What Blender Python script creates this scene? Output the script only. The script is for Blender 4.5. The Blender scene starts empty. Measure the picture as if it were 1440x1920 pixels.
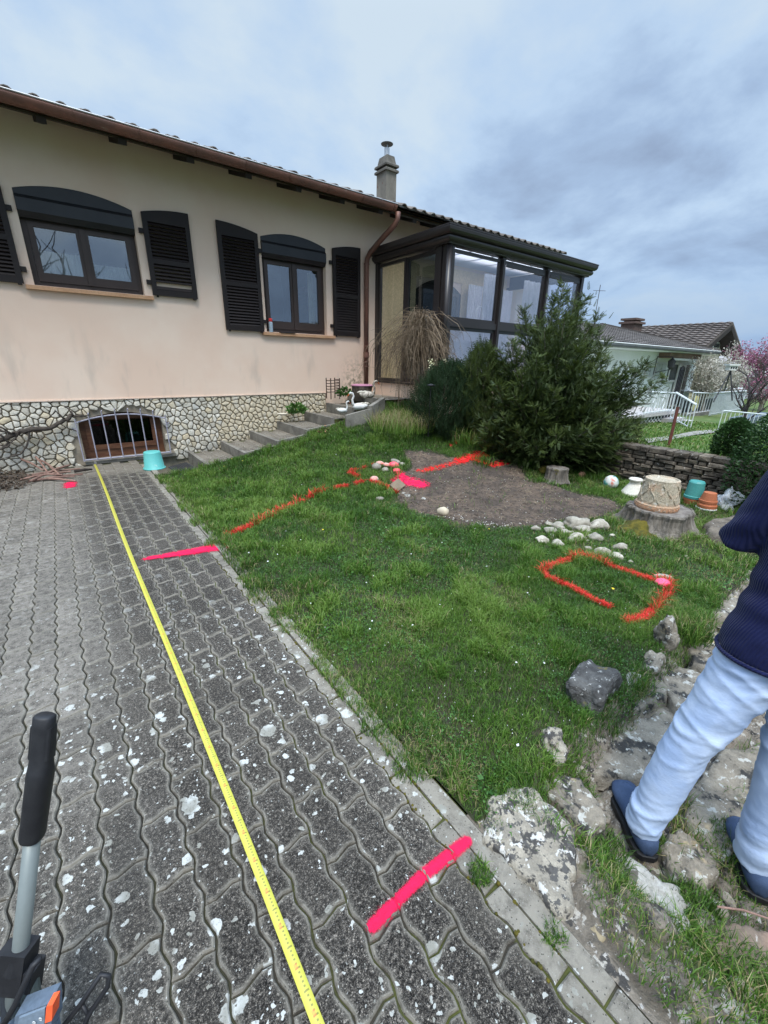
import bpy, math, random
import numpy as np
from mathutils import Vector, Matrix, noise as mnoise
random.seed(7); rng = np.random.default_rng(11)
C = bpy.context.scene.collection
sc = bpy.context.scene
PI = math.pi
# ---------------------------------------------------------------- camera
Hc = 1.48; FPX = 780.5
pi_, ro_, ya_ = math.radians(19.856), math.radians(1.1315), math.radians(37.028)
_F = np.array([math.sin(ya_)*math.cos(pi_), math.cos(ya_)*math.cos(pi_), -math.sin(pi_)])
_R = np.array([math.cos(ya_), -math.sin(ya_), 0.]); _U = np.cross(_R, _F)
_r = math.cos(ro_)*_R + math.sin(ro_)*_U; _u = -math.sin(ro_)*_R + math.cos(ro_)*_U
camd = bpy.data.cameras.new('camera'); cam = bpy.data.objects.new('camera', camd); C.objects.link(cam)
camd.sensor_fit = 'VERTICAL'; camd.sensor_height = 36; camd.lens = FPX/1920*36
camd.clip_start = 0.05; camd.clip_end = 2000
cam.matrix_world = Matrix(((_r[0], _u[0], -_F[0], 0), (_r[1], _u[1], -_F[1], 0), (_r[2], _u[2], -_F[2], Hc), (0, 0, 0, 1)))
sc.camera = cam
# ---------------------------------------------------------------- world, sun, exposure
SUN_EL, SUN_AZ = math.radians(63), math.radians(212)     # from behind the camera, slightly left
sc.view_settings.view_transform = 'Standard'; sc.view_settings.look = 'None'
sc.view_settings.gamma = 1; sc.view_settings.use_curve_mapping = False
sc.view_settings.exposure = 1.02
W = bpy.data.worlds.new('World'); sc.world = W; W.use_nodes = True
def build_world():
    nt = W.node_tree; N = nt.nodes; L = nt.links; N.clear()
    out = N.new('ShaderNodeOutputWorld'); bg = N.new('ShaderNodeBackground'); bg.inputs[1].default_value = 0.075
    sky = N.new('ShaderNodeTexSky'); sky.sky_type = 'NISHITA'; sky.sun_disc = False
    sky.sun_elevation = SUN_EL; sky.sun_rotation = SUN_AZ; sky.dust_density = 2.0
    tc = N.new('ShaderNodeTexCoord'); sep = N.new('ShaderNodeSeparateXYZ'); L.new(tc.outputs['Generated'], sep.inputs[0])
    def math_(op, a, b=None, clamp=False):
        n = N.new('ShaderNodeMath'); n.operation = op; n.use_clamp = clamp
        for i, v in enumerate((a, b)):
            if v is None: continue
            if isinstance(v, (int, float)): n.inputs[i].default_value = v
            else: L.new(v, n.inputs[i])
        return n.outputs[0]
    zc = math_('MAXIMUM', sep.outputs[2], 0.0)
    zz = math_('ADD', zc, 0.28)
    cx = math_('DIVIDE', sep.outputs[0], zz); cy = math_('DIVIDE', sep.outputs[1], zz)
    comb = N.new('ShaderNodeCombineXYZ'); L.new(cx, comb.inputs[0]); L.new(cy, comb.inputs[1]); comb.inputs[2].default_value = 3.1
    def noise(scale, det, rough, vec, dist=0.0):
        n = N.new('ShaderNodeTexNoise'); n.inputs['Scale'].default_value = scale; n.inputs['Detail'].default_value = det
        n.inputs['Roughness'].default_value = rough; n.inputs['Distortion'].default_value = dist; L.new(vec, n.inputs['Vector']); return n.outputs[0]
    n1 = noise(1.35, 9, .56, comb.outputs[0], .2)
    n2 = noise(0.55, 3, .5, comb.outputs[0])
    s = math_('SUBTRACT', math_('ADD', math_('MULTIPLY', n1, .86), math_('MULTIPLY', n2, .50)), .16)
    dt = N.new('ShaderNodeVectorMath'); dt.operation = 'DOT_PRODUCT'; L.new(tc.outputs['Generated'], dt.inputs[0]); dt.inputs[1].default_value = (.55, .60, .58)
    s = math_('ADD', s, math_('MULTIPLY', math_('POWER', math_('MAXIMUM', dt.outputs['Value'], 0.), 9.), .085))
    ramp = N.new('ShaderNodeValToRGB'); L.new(s, ramp.inputs[0])
    e = ramp.color_ramp.elements
    e[0].position = .37; e[0].color = (2.1, 2.75, 3.9, 1)
    e[1].position = .60; e[1].color = (4.5, 5.35, 6.1, 1)
    k = ramp.color_ramp.elements.new(.445); k.color = (2.75, 3.7, 5.15, 1)
    k = ramp.color_ramp.elements.new(.51); k.color = (3.6, 4.7, 6.1, 1)
    # horizon: clearer, bluer
    hz = N.new('ShaderNodeMapRange'); L.new(zc, hz.inputs[0]); hz.inputs[1].default_value = 0.0; hz.inputs[2].default_value = 0.26
    hz.inputs[3].default_value = 0.8; hz.inputs[4].default_value = 0.0; hz.interpolation_type = 'SMOOTHSTEP'
    mx = N.new('ShaderNodeMix'); mx.data_type = 'RGBA'; L.new(hz.outputs[0], mx.inputs['Factor']); L.new(ramp.outputs[0], mx.inputs['A'])
    mx.inputs['B'].default_value = (1.9, 3.0, 4.9, 1)
    # CIE overcast: brighter zenith
    zen = N.new('ShaderNodeMapRange'); L.new(zc, zen.inputs[0]); zen.interpolation_type = 'SMOOTHSTEP'; zen.inputs[1].default_value = .50; zen.inputs[2].default_value = 1
    zen.inputs[3].default_value = 1.0; zen.inputs[4].default_value = 6.0
    # the half of the sky behind the viewer (-Y) carries the heavier grey cloud low down
    mul = N.new('ShaderNodeVectorMath'); mul.operation = 'SCALE'; L.new(mx.outputs['Result'], mul.inputs[0]); L.new(zen.outputs[0], mul.inputs['Scale'])
    mx2 = N.new('ShaderNodeMix'); mx2.data_type = 'RGBA'; mx2.inputs['Factor'].default_value = .88
    L.new(sky.outputs[0], mx2.inputs['A']); L.new(mul.outputs[0], mx2.inputs['B'])
    L.new(mx2.outputs['Result'], bg.inputs[0]); L.new(bg.outputs[0], out.inputs[0])
build_world()
sd = bpy.data.lights.new('sun', 'SUN'); sd.energy = 1.5; sd.angle = math.radians(24); sd.color = (1, .94, .84)
so = bpy.data.objects.new('sun', sd); C.objects.link(so)
# direction towards the sun (sky texture: rotation clockwise from +Y)
sdir = Vector((math.sin(SUN_AZ)*math.cos(SUN_EL), math.cos(SUN_AZ)*math.cos(SUN_EL), math.sin(SUN_EL)))
so.rotation_euler = sdir.to_track_quat('Z', 'Y').to_euler()

# ---------------------------------------------------------------- projection helpers (photo measurement -> place in metres)
def ray(x, y): return (x-720)/FPX*_r - (y-960)/FPX*_u + _F
CP = np.array([0, 0, Hc])
def G(x, y, z=0.): d = ray(x, y); return CP + (z-Hc)/d[2]*d
def FY(x, y, Y): d = ray(x, y); return CP + Y/d[1]*d
def FX(x, y, X): d = ray(x, y); return CP + X/d[0]*d
def DT(x, y, t): return CP + t*ray(x, y)

# ---------------------------------------------------------------- numpy value noise
_perm = rng.random((256, 256))
def vn(x, y, s=1., o=0):
    x = np.asarray(x)*s+37.3+o*11.7; y = np.asarray(y)*s+91.1+o*5.3
    xi = np.floor(x).astype(int); yi = np.floor(y).astype(int); fx = x-xi; fy = y-yi
    fx = fx*fx*(3-2*fx); fy = fy*fy*(3-2*fy)
    a = _perm[xi % 256, yi % 256]; b = _perm[(xi+1) % 256, yi % 256]; c = _perm[xi % 256, (yi+1) % 256]; d = _perm[(xi+1) % 256, (yi+1) % 256]
    return (a*(1-fx)+b*fx)*(1-fy)+(c*(1-fx)+d*fx)*fy
def fbm(x, y, s=1., o=0, n=4):
    t = 0; a = .5; m = 0
    for i in range(n): t = t+a*vn(x, y, s*2**i, o+i*3); m += a; a *= .5
    return t/m
def sstep(t): t = np.clip(t, 0, 1); return t*t*(3-2*t)

def hlawn(x, y):
    x = np.asarray(x, float); y = np.asarray(y, float)
    fx = np.clip((x-1.0)/3.6, 0, 1)**1.35; fy = np.clip((y-2.4)/3.7, 0, 1)**1.25
    z = .79*fx*fy
    z = z+(.03*(fbm(x, y, 1.3, 2)-.5)+.03*(fbm(x, y, 5, 3)-.5))*np.clip((x-.95)/.5, 0, 1)*np.clip((5.9-y)/.5, 0, 1)
    z = z-.2*sstep((.60-y+.05*(vn(x, y, 5, 44)-.5))/.2)*sstep((x-1.02)/.28)
    return z
def GL(x, y, dz=0.):
    z = 0.
    for _ in range(25): p = G(x, y, z+dz); z = .5*z+.5*float(hlawn(p[0], p[1]))
    return np.array([p[0], p[1], float(hlawn(p[0], p[1]))+dz])

# ---------------------------------------------------------------- materials
def new_mat(name):
    m = bpy.data.materials.new(name); m.use_nodes = True; nt = m.node_tree; nt.nodes.clear()
    out = nt.nodes.new('ShaderNodeOutputMaterial'); b = nt.nodes.new('ShaderNodeBsdfPrincipled'); nt.links.new(b.outputs[0], out.inputs[0])
    return m, nt, b, out
def c4(c): return (c[0], c[1], c[2], 1)
class NB:
    def __init__(s, nt): s.nt = nt; s.N = nt.nodes; s.L = nt.links; s._pos = None
    def pos(s):
        if s._pos is None: s._pos = s.N.new('ShaderNodeNewGeometry').outputs['Position']
        return s._pos
    def objc(s): return s.N.new('ShaderNodeTexCoord').outputs['Object']
    def set(s, sock, v):
        if hasattr(v, 'links'): s.L.new(v, sock)
        elif isinstance(v, (tuple, list)) and sock.type == 'RGBA': sock.default_value = c4(v)
        else: sock.default_value = v
    def noise(s, scale, det=4, rough=.55, vec=None, dist=0., out=0):
        n = s.N.new('ShaderNodeTexNoise'); n.inputs['Scale'].default_value = scale; n.inputs['Detail'].default_value = det
        n.inputs['Roughness'].default_value = rough; n.inputs['Distortion'].default_value = dist
        s.L.new(vec if vec is not None else s.pos(), n.inputs['Vector']); return n.outputs[out]
    def voro(s, scale, feat='F1', vec=None, rand=1., out='Distance'):
        n = s.N.new('ShaderNodeTexVoronoi'); n.feature = feat; n.inputs['Scale'].default_value = scale; n.inputs['Randomness'].default_value = rand
        s.L.new(vec if vec is not None else s.pos(), n.inputs['Vector']); return n.outputs[out]
    def math(s, op, a, b=0., clamp=False):
        n = s.N.new('ShaderNodeMath'); n.operation = op; n.use_clamp = clamp; s.set(n.inputs[0], a); s.set(n.inputs[1], b); return n.outputs[0]
    def ramp(s, f, stops):
        n = s.N.new('ShaderNodeValToRGB'); s.L.new(f, n.inputs[0]); e = n.color_ramp.elements
        e[0].position = stops[0][0]; e[0].color = c4(stops[0][1]); e[1].position = stops[-1][0]; e[1].color = c4(stops[-1][1])
        for p, c in stops[1:-1]: k = e.new(p); k.color = c4(c)
        return n.outputs[0]
    def rng(s, f, a, b, c=0., d=1., smooth=True):
        n = s.N.new('ShaderNodeMapRange'); s.set(n.inputs[0], f)
        for i, v in enumerate((a, b, c, d)): n.inputs[i+1].default_value = v
        if smooth: n.interpolation_type = 'SMOOTHSTEP'
        return n.outputs[0]
    def mix(s, f, a, b, mode='MIX'):
        n = s.N.new('ShaderNodeMix'); n.data_type = 'RGBA'; n.blend_type = mode
        s.set(n.inputs['Factor'], f); s.set(n.inputs['A'], a); s.set(n.inputs['B'], b); return n.outputs['Result']
    def attr(s, name, out='Fac'):
        n = s.N.new('ShaderNodeAttribute'); n.attribute_name = name; return n.outputs[out]
    def objrand(s): return s.N.new('ShaderNodeObjectInfo').outputs['Random']
    def bump(s, h, strength=.3, dist=.01, normal=None):
        n = s.N.new('ShaderNodeBump'); n.inputs['Strength'].default_value = strength; n.inputs['Distance'].default_value = dist
        s.L.new(h, n.inputs['Height'])
        if normal is not None: s.L.new(normal, n.inputs['Normal'])
        return n.outputs[0]
    def mapping(s, vec, scale=(1, 1, 1), rot=(0, 0, 0)):
        n = s.N.new('ShaderNodeMapping'); s.L.new(vec, n.inputs[0]); n.inputs['Scale'].default_value = scale; n.inputs['Rotation'].default_value = rot
        return n.outputs[0]
def mat(name, c1, c2=None, scale=6., rough=.8, bump=.0, bscale=80., metal=0., spots=None, fine=.15, spec=.4, rnd=0., stretch=None, attr=None, bdist=.004, trans=0.):
    m, nt, b, out = new_mat(name); n = NB(nt)
    vec = n.mapping(n.pos(), stretch) if stretch else None
    c2 = c2 or tuple(v*.75 for v in c1)
    col = n.mix(n.rng(n.noise(scale, 5, .6, vec), .35, .65), c1, c2)
    if fine: col = n.mix(1., col, n.ramp(n.noise(scale*14, 3, .6, vec), [(.3, (1-fine,)*3), (.7, (1+fine,)*3)]), 'MULTIPLY')
    if rnd: col = n.mix(1., col, n.ramp(n.objrand(), [(0, (1-rnd,)*3), (1, (1+rnd,)*3)]), 'MULTIPLY')
    if attr: col = n.mix(1., col, n.ramp(n.attr(attr), [(0, (1-.35,)*3), (1, (1+.35,)*3)]), 'MULTIPLY')
    for sp in (spots or []):
        sc_, th, wd, cc = sp
        col = n.mix(n.rng(n.noise(sc_, 4, .65), th, th+wd), col, cc)
    nt.links.new(col, b.inputs['Base Color']); b.inputs['Roughness'].default_value = rough; b.inputs['Metallic'].default_value = metal
    b.inputs['Specular IOR Level'].default_value = spec
    if bump: nt.links.new(n.bump(n.noise(bscale, 5, .6, vec), bump, bdist), b.inputs['Normal'])
    return m
def leaf_mat(name, dark, light, rough=.55, trans=.25, scale=3.):
    m, nt, b, out = new_mat(name); n = NB(nt)
    f = n.math('ADD', n.math('MULTIPLY', n.attr('tint'), .7), n.math('MULTIPLY', n.noise(scale, 2), .3))
    col = n.ramp(f, [(.15, dark), (.85, light)])
    nt.links.new(col, b.inputs['Base Color']); b.inputs['Roughness'].default_value = rough; b.inputs['Specular IOR Level'].default_value = .3
    t = n.N.new('ShaderNodeBsdfTranslucent'); nt.links.new(col, t.inputs[0])
    mx = n.N.new('ShaderNodeMixShader'); mx.inputs[0].default_value = trans
    nt.links.new(b.outputs[0], mx.inputs[1]); nt.links.new(t.outputs[0], mx.inputs[2]); nt.links.new(mx.outputs[0], out.inputs[0])
    return m
def glass_mat(name, tint=(.9, .93, .95), base=.12, dirt=0.):
    m, nt, b, out = new_mat(name); n = NB(nt); N = n.N; nt.nodes.remove(b)
    g = N.new('ShaderNodeBsdfGlossy'); g.inputs['Roughness'].default_value = .012; g.inputs['Color'].default_value = (.95, .97, 1, 1)
    t = N.new('ShaderNodeBsdfTransparent'); t.inputs[0].default_value = c4(tint)
    fr = N.new('ShaderNodeLayerWeight'); fr.inputs['Blend'].default_value = .5
    f = n.math('ADD', n.math('MULTIPLY', n.math('POWER', fr.outputs['Facing'], 3.), .75), base, True)
    mx = N.new('ShaderNodeMixShader'); nt.links.new(f, mx.inputs[0]); nt.links.new(t.outputs[0], mx.inputs[1]); nt.links.new(g.outputs[0], mx.inputs[2])
    nt.links.new(n.bump(n.noise(1.6, 1, .3), .05, .02), g.inputs['Normal'])
    nt.links.new(mx.outputs[0], out.inputs[0]); return m

# ---------------------------------------------------------------- mesh helpers
class MB:
    def __init__(s): s.v = []; s.f = []
    def add(s, vs, fs):
        o = len(s.v); s.v += [tuple(map(float, p)) for p in vs]; s.f += [tuple(i+o for i in f) for f in fs]; return s
    def box(s, a, b, bev=0.):
        x0, y0, z0 = a; x1, y1, z1 = b
        return s.add([(x0, y0, z0), (x1, y0, z0), (x1, y1, z0), (x0, y1, z0), (x0, y0, z1), (x1, y0, z1), (x1, y1, z1), (x0, y1, z1)],
                     [(0, 3, 2, 1), (4, 5, 6, 7), (0, 1, 5, 4), (1, 2, 6, 5), (2, 3, 7, 6), (3, 0, 4, 7)])
    def obox(s, c, ax, ay, az):     # centre and three half-axis vectors
        c = np.array(c, float); ax, ay, az = (np.array(a, float) for a in (ax, ay, az))
        vs = [c+i*ax+j*ay+k*az for k in (-1, 1) for i, j in ((-1, -1), (1, -1), (1, 1), (-1, 1))]
        return s.add(vs, [(0, 3, 2, 1), (4, 5, 6, 7), (0, 1, 5, 4), (1, 2, 6, 5), (2, 3, 7, 6), (3, 0, 4, 7)])
    def bar(s, a, b, w, h, up=(0, 0, 1)):
        a = np.array(a, float); b = np.array(b, float); d = b-a; l = np.linalg.norm(d); d /= l
        sd = np.cross(d, up); n = np.linalg.norm(sd)
        if n < 1e-6: sd = np.array([1., 0, 0])
        else: sd /= n
        u2 = np.cross(sd, d); return s.obox((a+b)/2, d*l/2, sd*w/2, u2*h/2)
    def tube(s, pts, rad, seg=8, caps=True):
        pts = [np.array(p, float) for p in pts]; n = len(pts)
        rad = [rad]*n if np.isscalar(rad) else rad
        o = len(s.v); prev = None
        for i, p in enumerate(pts):
            t = (pts[min(i+1, n-1)]-pts[max(i-1, 0)]); t /= (np.linalg.norm(t)+1e-9)
            if prev is None:
                a = np.cross(t, (0, 0, 1)) if abs(t[2]) < .9 else np.cross(t, (1, 0, 0))
            else: a = prev-t*np.dot(prev, t)
            a /= np.linalg.norm(a); prev = a; b = np.cross(t, a)
            for k in range(seg):
                q = 2*PI*k/seg; s.v.append(tuple(p+rad[i]*(math.cos(q)*a+math.sin(q)*b)))
        for i in range(n-1):
            for k in range(seg):
                k2 = (k+1) % seg; s.f.append((o+i*seg+k, o+i*seg+k2, o+(i+1)*seg+k2, o+(i+1)*seg+k))
        if caps: s.f.append(tuple(o+k for k in range(seg))[::-1]); s.f.append(tuple(o+(n-1)*seg+k for k in range(seg)))
        return s
    def lathe(s, prof, c=(0, 0, 0), seg=24, tilt=None, capb=True, capt=True, wob=0.):
        o = len(s.v); M_ = tilt or Matrix.Identity(3)
        for j, (r, z) in enumerate(prof):
            for k in range(seg):
                q = 2*PI*k/seg; rr = r*(1+wob*math.sin(3*q+j))
                p = M_ @ Vector((rr*math.cos(q), rr*math.sin(q), z)); s.v.append((p.x+c[0], p.y+c[1], p.z+c[2]))
        n = len(prof)
        for i in range(n-1):
            for k in range(seg):
                k2 = (k+1) % seg; s.f.append((o+i*seg+k, o+i*seg+k2, o+(i+1)*seg+k2, o+(i+1)*seg+k))
        if capb: s.f.append(tuple(o+k for k in range(seg))[::-1])
        if capt: s.f.append(tuple(o+(n-1)*seg+k for k in range(seg)))
        return s
    def prism(s, poly, z0, z1, bev=0., ztop=None):   # poly: list of (x,y); optional chamfered top
        n = len(poly); P = np.array(poly, float); c = P.mean(0)
        rings = [[(x, y, z0) for x, y in P]]
        if bev:
            rings.append([(x, y, z1-bev) for x, y in P])
            Q = [p+(c-p)/max(np.linalg.norm(c-p), 1e-6)*bev for p in P]; rings.append([(x, y, z1) for x, y in Q])
        else: rings.append([(x, y, z1) for x, y in P])
        vs = sum(rings, []); fs = []
        for i in range(len(rings)-1):
            for k in range(n):
                k2 = (k+1) % n; fs.append((i*n+k, i*n+k2, (i+1)*n+k2, (i+1)*n+k))
        fs.append(tuple(range(n))[::-1]); fs.append(tuple((len(rings)-1)*n+k for k in range(n)))
        return s.add(vs, fs)
    def mesh(s, name, smooth=False):
        me = bpy.data.meshes.new(name); me.from_pydata(s.v, [], s.f); me.update()
        if smooth:
            me.polygons.foreach_set('use_smooth', [True]*len(me.polygons))
        return me
WL = {}
def obj(name, mb, m=None, parent=None, loc=None, rot=None, smooth=False, kind=None):
    me = mb.mesh(name, smooth) if isinstance(mb, MB) else mb
    if loc is None:
        if parent is None:
            co = np.array([v.co[:] for v in me.vertices]) if len(me.vertices) < 20000 else None
            if co is not None and len(co):
                lo, hi = co.min(0), co.max(0); base = Vector(((lo[0]+hi[0])/2, (lo[1]+hi[1])/2, lo[2]))
                me.transform(Matrix.Translation(-base)); loc = tuple(base)
            else: loc = (0, 0, 0)
        else: loc = (0, 0, 0)
    o = bpy.data.objects.new(name, me); C.objects.link(o)
    if m and not me.materials: me.materials.append(m)
    WL[o.name] = np.array(loc, float)
    if parent is not None: o.parent = parent; o.location = Vector(tuple(np.array(loc, float)-WL[parent.name]))
    else: o.location = loc
    if rot: o.rotation_euler = rot
    if kind: o['kind'] = kind
    return o
def tag(o, label, cat, group=None, kind=None):
    o['label'] = label; o['category'] = cat
    if group: o['group'] = group
    if kind: o['kind'] = kind
    return o
def thing(name, label, cat, loc=(0, 0, 0), group=None):
    o = bpy.data.objects.new(name, None); C.objects.link(o); o.location = tuple(map(float, loc)); o.empty_display_size = .1
    WL[o.name] = np.array(loc, float); return tag(o, label, cat, group)
def np_mesh(name, V, tris, quads=None, tint=None, smooth=False):
    me = bpy.data.meshes.new(name); me.vertices.add(len(V)); me.vertices.foreach_set('co', np.asarray(V, np.float32).ravel())
    nt_ = 0 if tris is None else len(tris); nq = 0 if quads is None else len(quads)
    me.loops.add(nt_*3+nq*4); li = []
    if nt_: li.append(np.asarray(tris).ravel())
    if nq: li.append(np.asarray(quads).ravel())
    me.loops.foreach_set('vertex_index', np.concatenate(li).astype(np.int32))
    me.polygons.add(nt_+nq)
    st = np.concatenate([np.arange(nt_)*3, nt_*3+np.arange(nq)*4]).astype(np.int32)
    me.polygons.foreach_set('loop_start', st)
    if tint is not None:
        a = me.attributes.new('tint', 'FLOAT', 'POINT'); a.data.foreach_set('value', np.asarray(tint, np.float32))
    if smooth: me.polygons.foreach_set('use_smooth', [True]*(nt_+nq))
    me.update(calc_edges=True); return me
def scatter(name, TV, TT, pos, mats3, tint, smooth=False):
    TV = np.asarray(TV, float); n = len(pos); k = len(TV)
    V = np.einsum('nij,kj->nki', mats3, TV)+pos[:, None, :]
    T = np.asarray(TT)[None]+(np.arange(n)*k)[:, None, None]
    return np_mesh(name, V.reshape(-1, 3), T.reshape(-1, 3), tint=np.repeat(tint, k), smooth=smooth)
def frames(dirs, roll=None):
    d = dirs/np.linalg.norm(dirs, axis=1, keepdims=True)
    up = np.tile([0., 0, 1], (len(d), 1)); up[np.abs(d[:, 2]) > .95] = [1, 0, 0]
    s = np.cross(up, d); s /= np.linalg.norm(s, axis=1, keepdims=True); u = np.cross(d, s)
    if roll is not None:
        c, q = np.cos(roll)[:, None], np.sin(roll)[:, None]; s, u = c*s+q*u, -q*s+c*u
    return np.stack([d, s, u], axis=2)      # columns: along, side, up
def blades(name, P, h, w, lean, ang, tint, m, label=None, cat=None):
    n = len(P); dx = np.cos(ang); dy = np.sin(ang); la = ang+rng.uniform(-1.2, 1.2, n)+PI/2
    lx = np.cos(la)*lean; ly = np.sin(la)*lean
    V = np.zeros((n, 5, 3))
    V[:, 0] = P+np.stack([-dx*w/2, -dy*w/2, -0.004+0*w], 1); V[:, 1] = P+np.stack([dx*w/2, dy*w/2, -0.004+0*w], 1)
    mid = P+np.stack([lx*h*.35, ly*h*.35, h*.6*np.sqrt(np.clip(1-lean**2*.3, .1, 1))], 1)
    V[:, 2] = mid+np.stack([dx*w*.4, dy*w*.4, 0*w], 1); V[:, 3] = mid-np.stack([dx*w*.4, dy*w*.4, 0*w], 1)
    V[:, 4] = P+np.stack([lx*h, ly*h, h*np.clip(1-lean*.45, .25, 1)], 1)
    b = (np.arange(n)*5)[:, None]
    T = (np.array([[2, 4, 3]])+b[:, :, None].repeat(1, 1)).reshape(-1, 3) if False else (b+np.array([2, 4, 3]))
    Q = b+np.array([0, 1, 2, 3])
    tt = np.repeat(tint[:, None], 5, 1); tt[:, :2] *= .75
    me = np_mesh(name, V.reshape(-1, 3), T, Q, tint=tt.ravel()); me.materials.append(m)
    o = bpy.data.objects.new(name, me); C.objects.link(o); o['kind'] = 'stuff'
    if label: o['label'] = label
    if cat: o['category'] = cat
    return o
def grid(name, xs, ys, hf, m, kind='structure'):
    X, Y = np.meshgrid(xs, ys, indexing='ij'); Z = hf(X, Y); nx, ny = X.shape
    V = np.stack([X, Y, Z], -1).reshape(-1, 3); i = np.arange(nx*ny).reshape(nx, ny)
    Q = np.stack([i[:-1, :-1], i[1:, :-1], i[1:, 1:], i[:-1, 1:]], -1).reshape(-1, 4)
    me = np_mesh(name, V, None, Q, smooth=True); me.materials.append(m)
    o = bpy.data.objects.new(name, me); C.objects.link(o); WL[o.name] = np.zeros(3)
    if kind: o['kind'] = kind
    return o

# ================================================================= MATERIAL SET
def plaster_mat():
    m, nt, b, out = new_mat('plaster'); n = NB(nt)
    col = n.mix(n.rng(n.noise(.9, 4, .6), .35, .7), (.77, .575, .45), (.81, .645, .52))
    st = n.noise(2.2, 4, .6, n.mapping(n.pos(), (1.6, 1, .42)))
    sep = n.N.new('ShaderNodeSeparateXYZ'); nt.links.new(n.pos(), sep.inputs[0])
    low = n.rng(sep.outputs[2], 2.3, 1.0, 0, 1)
    col = n.mix(n.math('MULTIPLY', n.math('MULTIPLY', n.rng(st, .52, .72), low), .34), col, (.33, .29, .25))
    # mossy grime around the downpipe foot
    dx = n.math('ABSOLUTE', n.math('SUBTRACT', sep.outputs[0], 4.72)); g = n.math('MULTIPLY', n.rng(dx, .4, .05), n.rng(sep.outputs[2], 1.75, .95))
    col = n.mix(n.math('MULTIPLY', g, n.rng(n.noise(14, 5, .7), .42, .62)), col, (.2, .17, .11))
    nt.links.new(col, b.inputs['Base Color']); b.inputs['Roughness'].default_value = .93; b.inputs['Specular IOR Level'].default_value = .2
    nt.links.new(n.bump(n.noise(150, 4, .8), .6, .006), b.inputs['Normal']); return m
M_plaster = plaster_mat()
def paver_mat(name='paver_concrete', light=1.0):
    m, nt, b, out = new_mat(name); n = NB(nt)
    dark = tuple(v*light for v in (.024, .021, .018)); mid = tuple(v*light for v in (.080, .070, .058)); pale = tuple(v*light for v in (.20, .185, .16))
    big = n.noise(.75, 4, .6); sep = n.N.new('ShaderNodeSeparateXYZ'); nt.links.new(n.pos(), sep.inputs[0])
    col = n.ramp(n.noise(95, 6, .85), [(.36, tuple(v*.45 for v in dark)), (.47, dark), (.55, mid), (.66, tuple(v*2.3 for v in mid))])
    gr = n.noise(240, 3, .9)
    col = n.mix(1., col, n.ramp(gr, [(.38, (.15,)*3), (.49, (.85,)*3), (.57, (1.7,)*3), (.64, (4.2,)*3)]), 'MULTIPLY')
    col = n.mix(n.rng(big, .42, .62, 0, .4), col, n.mix(n.rng(n.noise(130, 4, .8), .42, .6), tuple(v*.5 for v in mid), tuple(v*1.7 for v in mid)))
    # worn, paler slabs to the left, dusty strip by the house
    lf = n.math('MULTIPLY', n.rng(sep.outputs[0], .16, -.30, 0, .75), n.rng(n.math('ADD', sep.outputs[1], n.math('MULTIPLY', n.noise(2.5, 3), .8)), 1.5, 2.5, .28, 1))
    col = n.mix(n.math('MULTIPLY', lf, n.rng(n.noise(26, 4, .65), .35, .62, .35, 1)), col, (.25, .225, .19) if light == 1 else pale)
    edge = n.rng(n.math('ADD', sep.outputs[1], n.math('MULTIPLY', n.noise(3, 3), .5)), 6.55, 6.95, 0, .7)
    col = n.mix(edge, col, (.22, .195, .16))
    col = n.mix(n.math('MULTIPLY', n.rng(sep.outputs[0], .6, .8), n.rng(n.noise(7, 5, .7), .40, .62, .05, .6)), col, (.18, .16, .13))
    rim = n.attr('tint')
    col = n.mix(n.math('MULTIPLY', n.math('MULTIPLY', n.math('SUBTRACT', 1., rim), .9), n.rng(n.noise(18, 4, .6), .3, .6, .35, 1)), col, (.27, .245, .20))
    col = n.mix(1., col, n.ramp(n.objrand(), [(0, (.84,)*3), (1, (1.14,)*3)]), 'MULTIPLY')
    # lichen: blotches of several sizes
    wv = n.N.new('ShaderNodeVectorMath'); wv.operation = 'ADD'; nt.links.new(n.pos(), wv.inputs[0])
    wn = n.N.new('ShaderNodeVectorMath'); wn.operation = 'SCALE'; nt.links.new(n.noise(34, 3, .6, out=1), wn.inputs[0]); wn.inputs['Scale'].default_value = .034
    nt.links.new(wn.outputs[0], wv.inputs[1])
    nearf = n.rng(sep.outputs[1], 3.0, 1.5, .0, 1)
    lic = None
    for sc_, lo, hi, thr in ((9., .0, .20, .38), (17., .04, .23, .35), (31., .05, .22, .36), (60., .05, .2, .40)):
        d = n.voro(sc_, vec=wv.outputs[0]); rnd = n.voro(sc_, vec=wv.outputs[0], out='Color')
        sp = n.N.new('ShaderNodeSeparateColor'); nt.links.new(rnd, sp.inputs[0])
        rad = n.math('MULTIPLY', n.rng(sp.outputs[0], thr, 1, lo, hi+.14, False), n.rng(n.noise(2.3, 3), .36, .58, .5, 1.))
        rad = n.math('MULTIPLY', rad, n.math('GREATER_THAN', sp.outputs[0], thr))
        v = n.rng(n.math('SUBTRACT', rad, d), -.005, .02)
        lic = v if lic is None else n.math('MAXIMUM', lic, v)
    lic = n.math('MULTIPLY', lic, n.rng(n.noise(120, 3, .7), .3, .5, .45, 1))
    pit = n.rng(n.voro(85), .20, .12); spk2 = n.rng(n.noise(420, 2, .7), .62, .68); col = n.mix(n.math('MULTIPLY', spk2, .6), col, (.30, .28, .25)); col = n.mix(n.math('MULTIPLY', pit, .75), col, (.016, .015, .014))
    lic = n.math('MULTIPLY', lic, n.math('ADD', n.math('MULTIPLY', nearf, .85), .22), True)
    col = n.mix(lic, col, n.mix(n.rng(n.noise(11, 2), .42, .6), (.52, .52, .48), (.27, .26, .22)))
    spk = n.rng(n.voro(210), .16, .07); spr = n.N.new('ShaderNodeSeparateColor'); nt.links.new(n.voro(210, out='Color'), spr.inputs[0])
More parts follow.
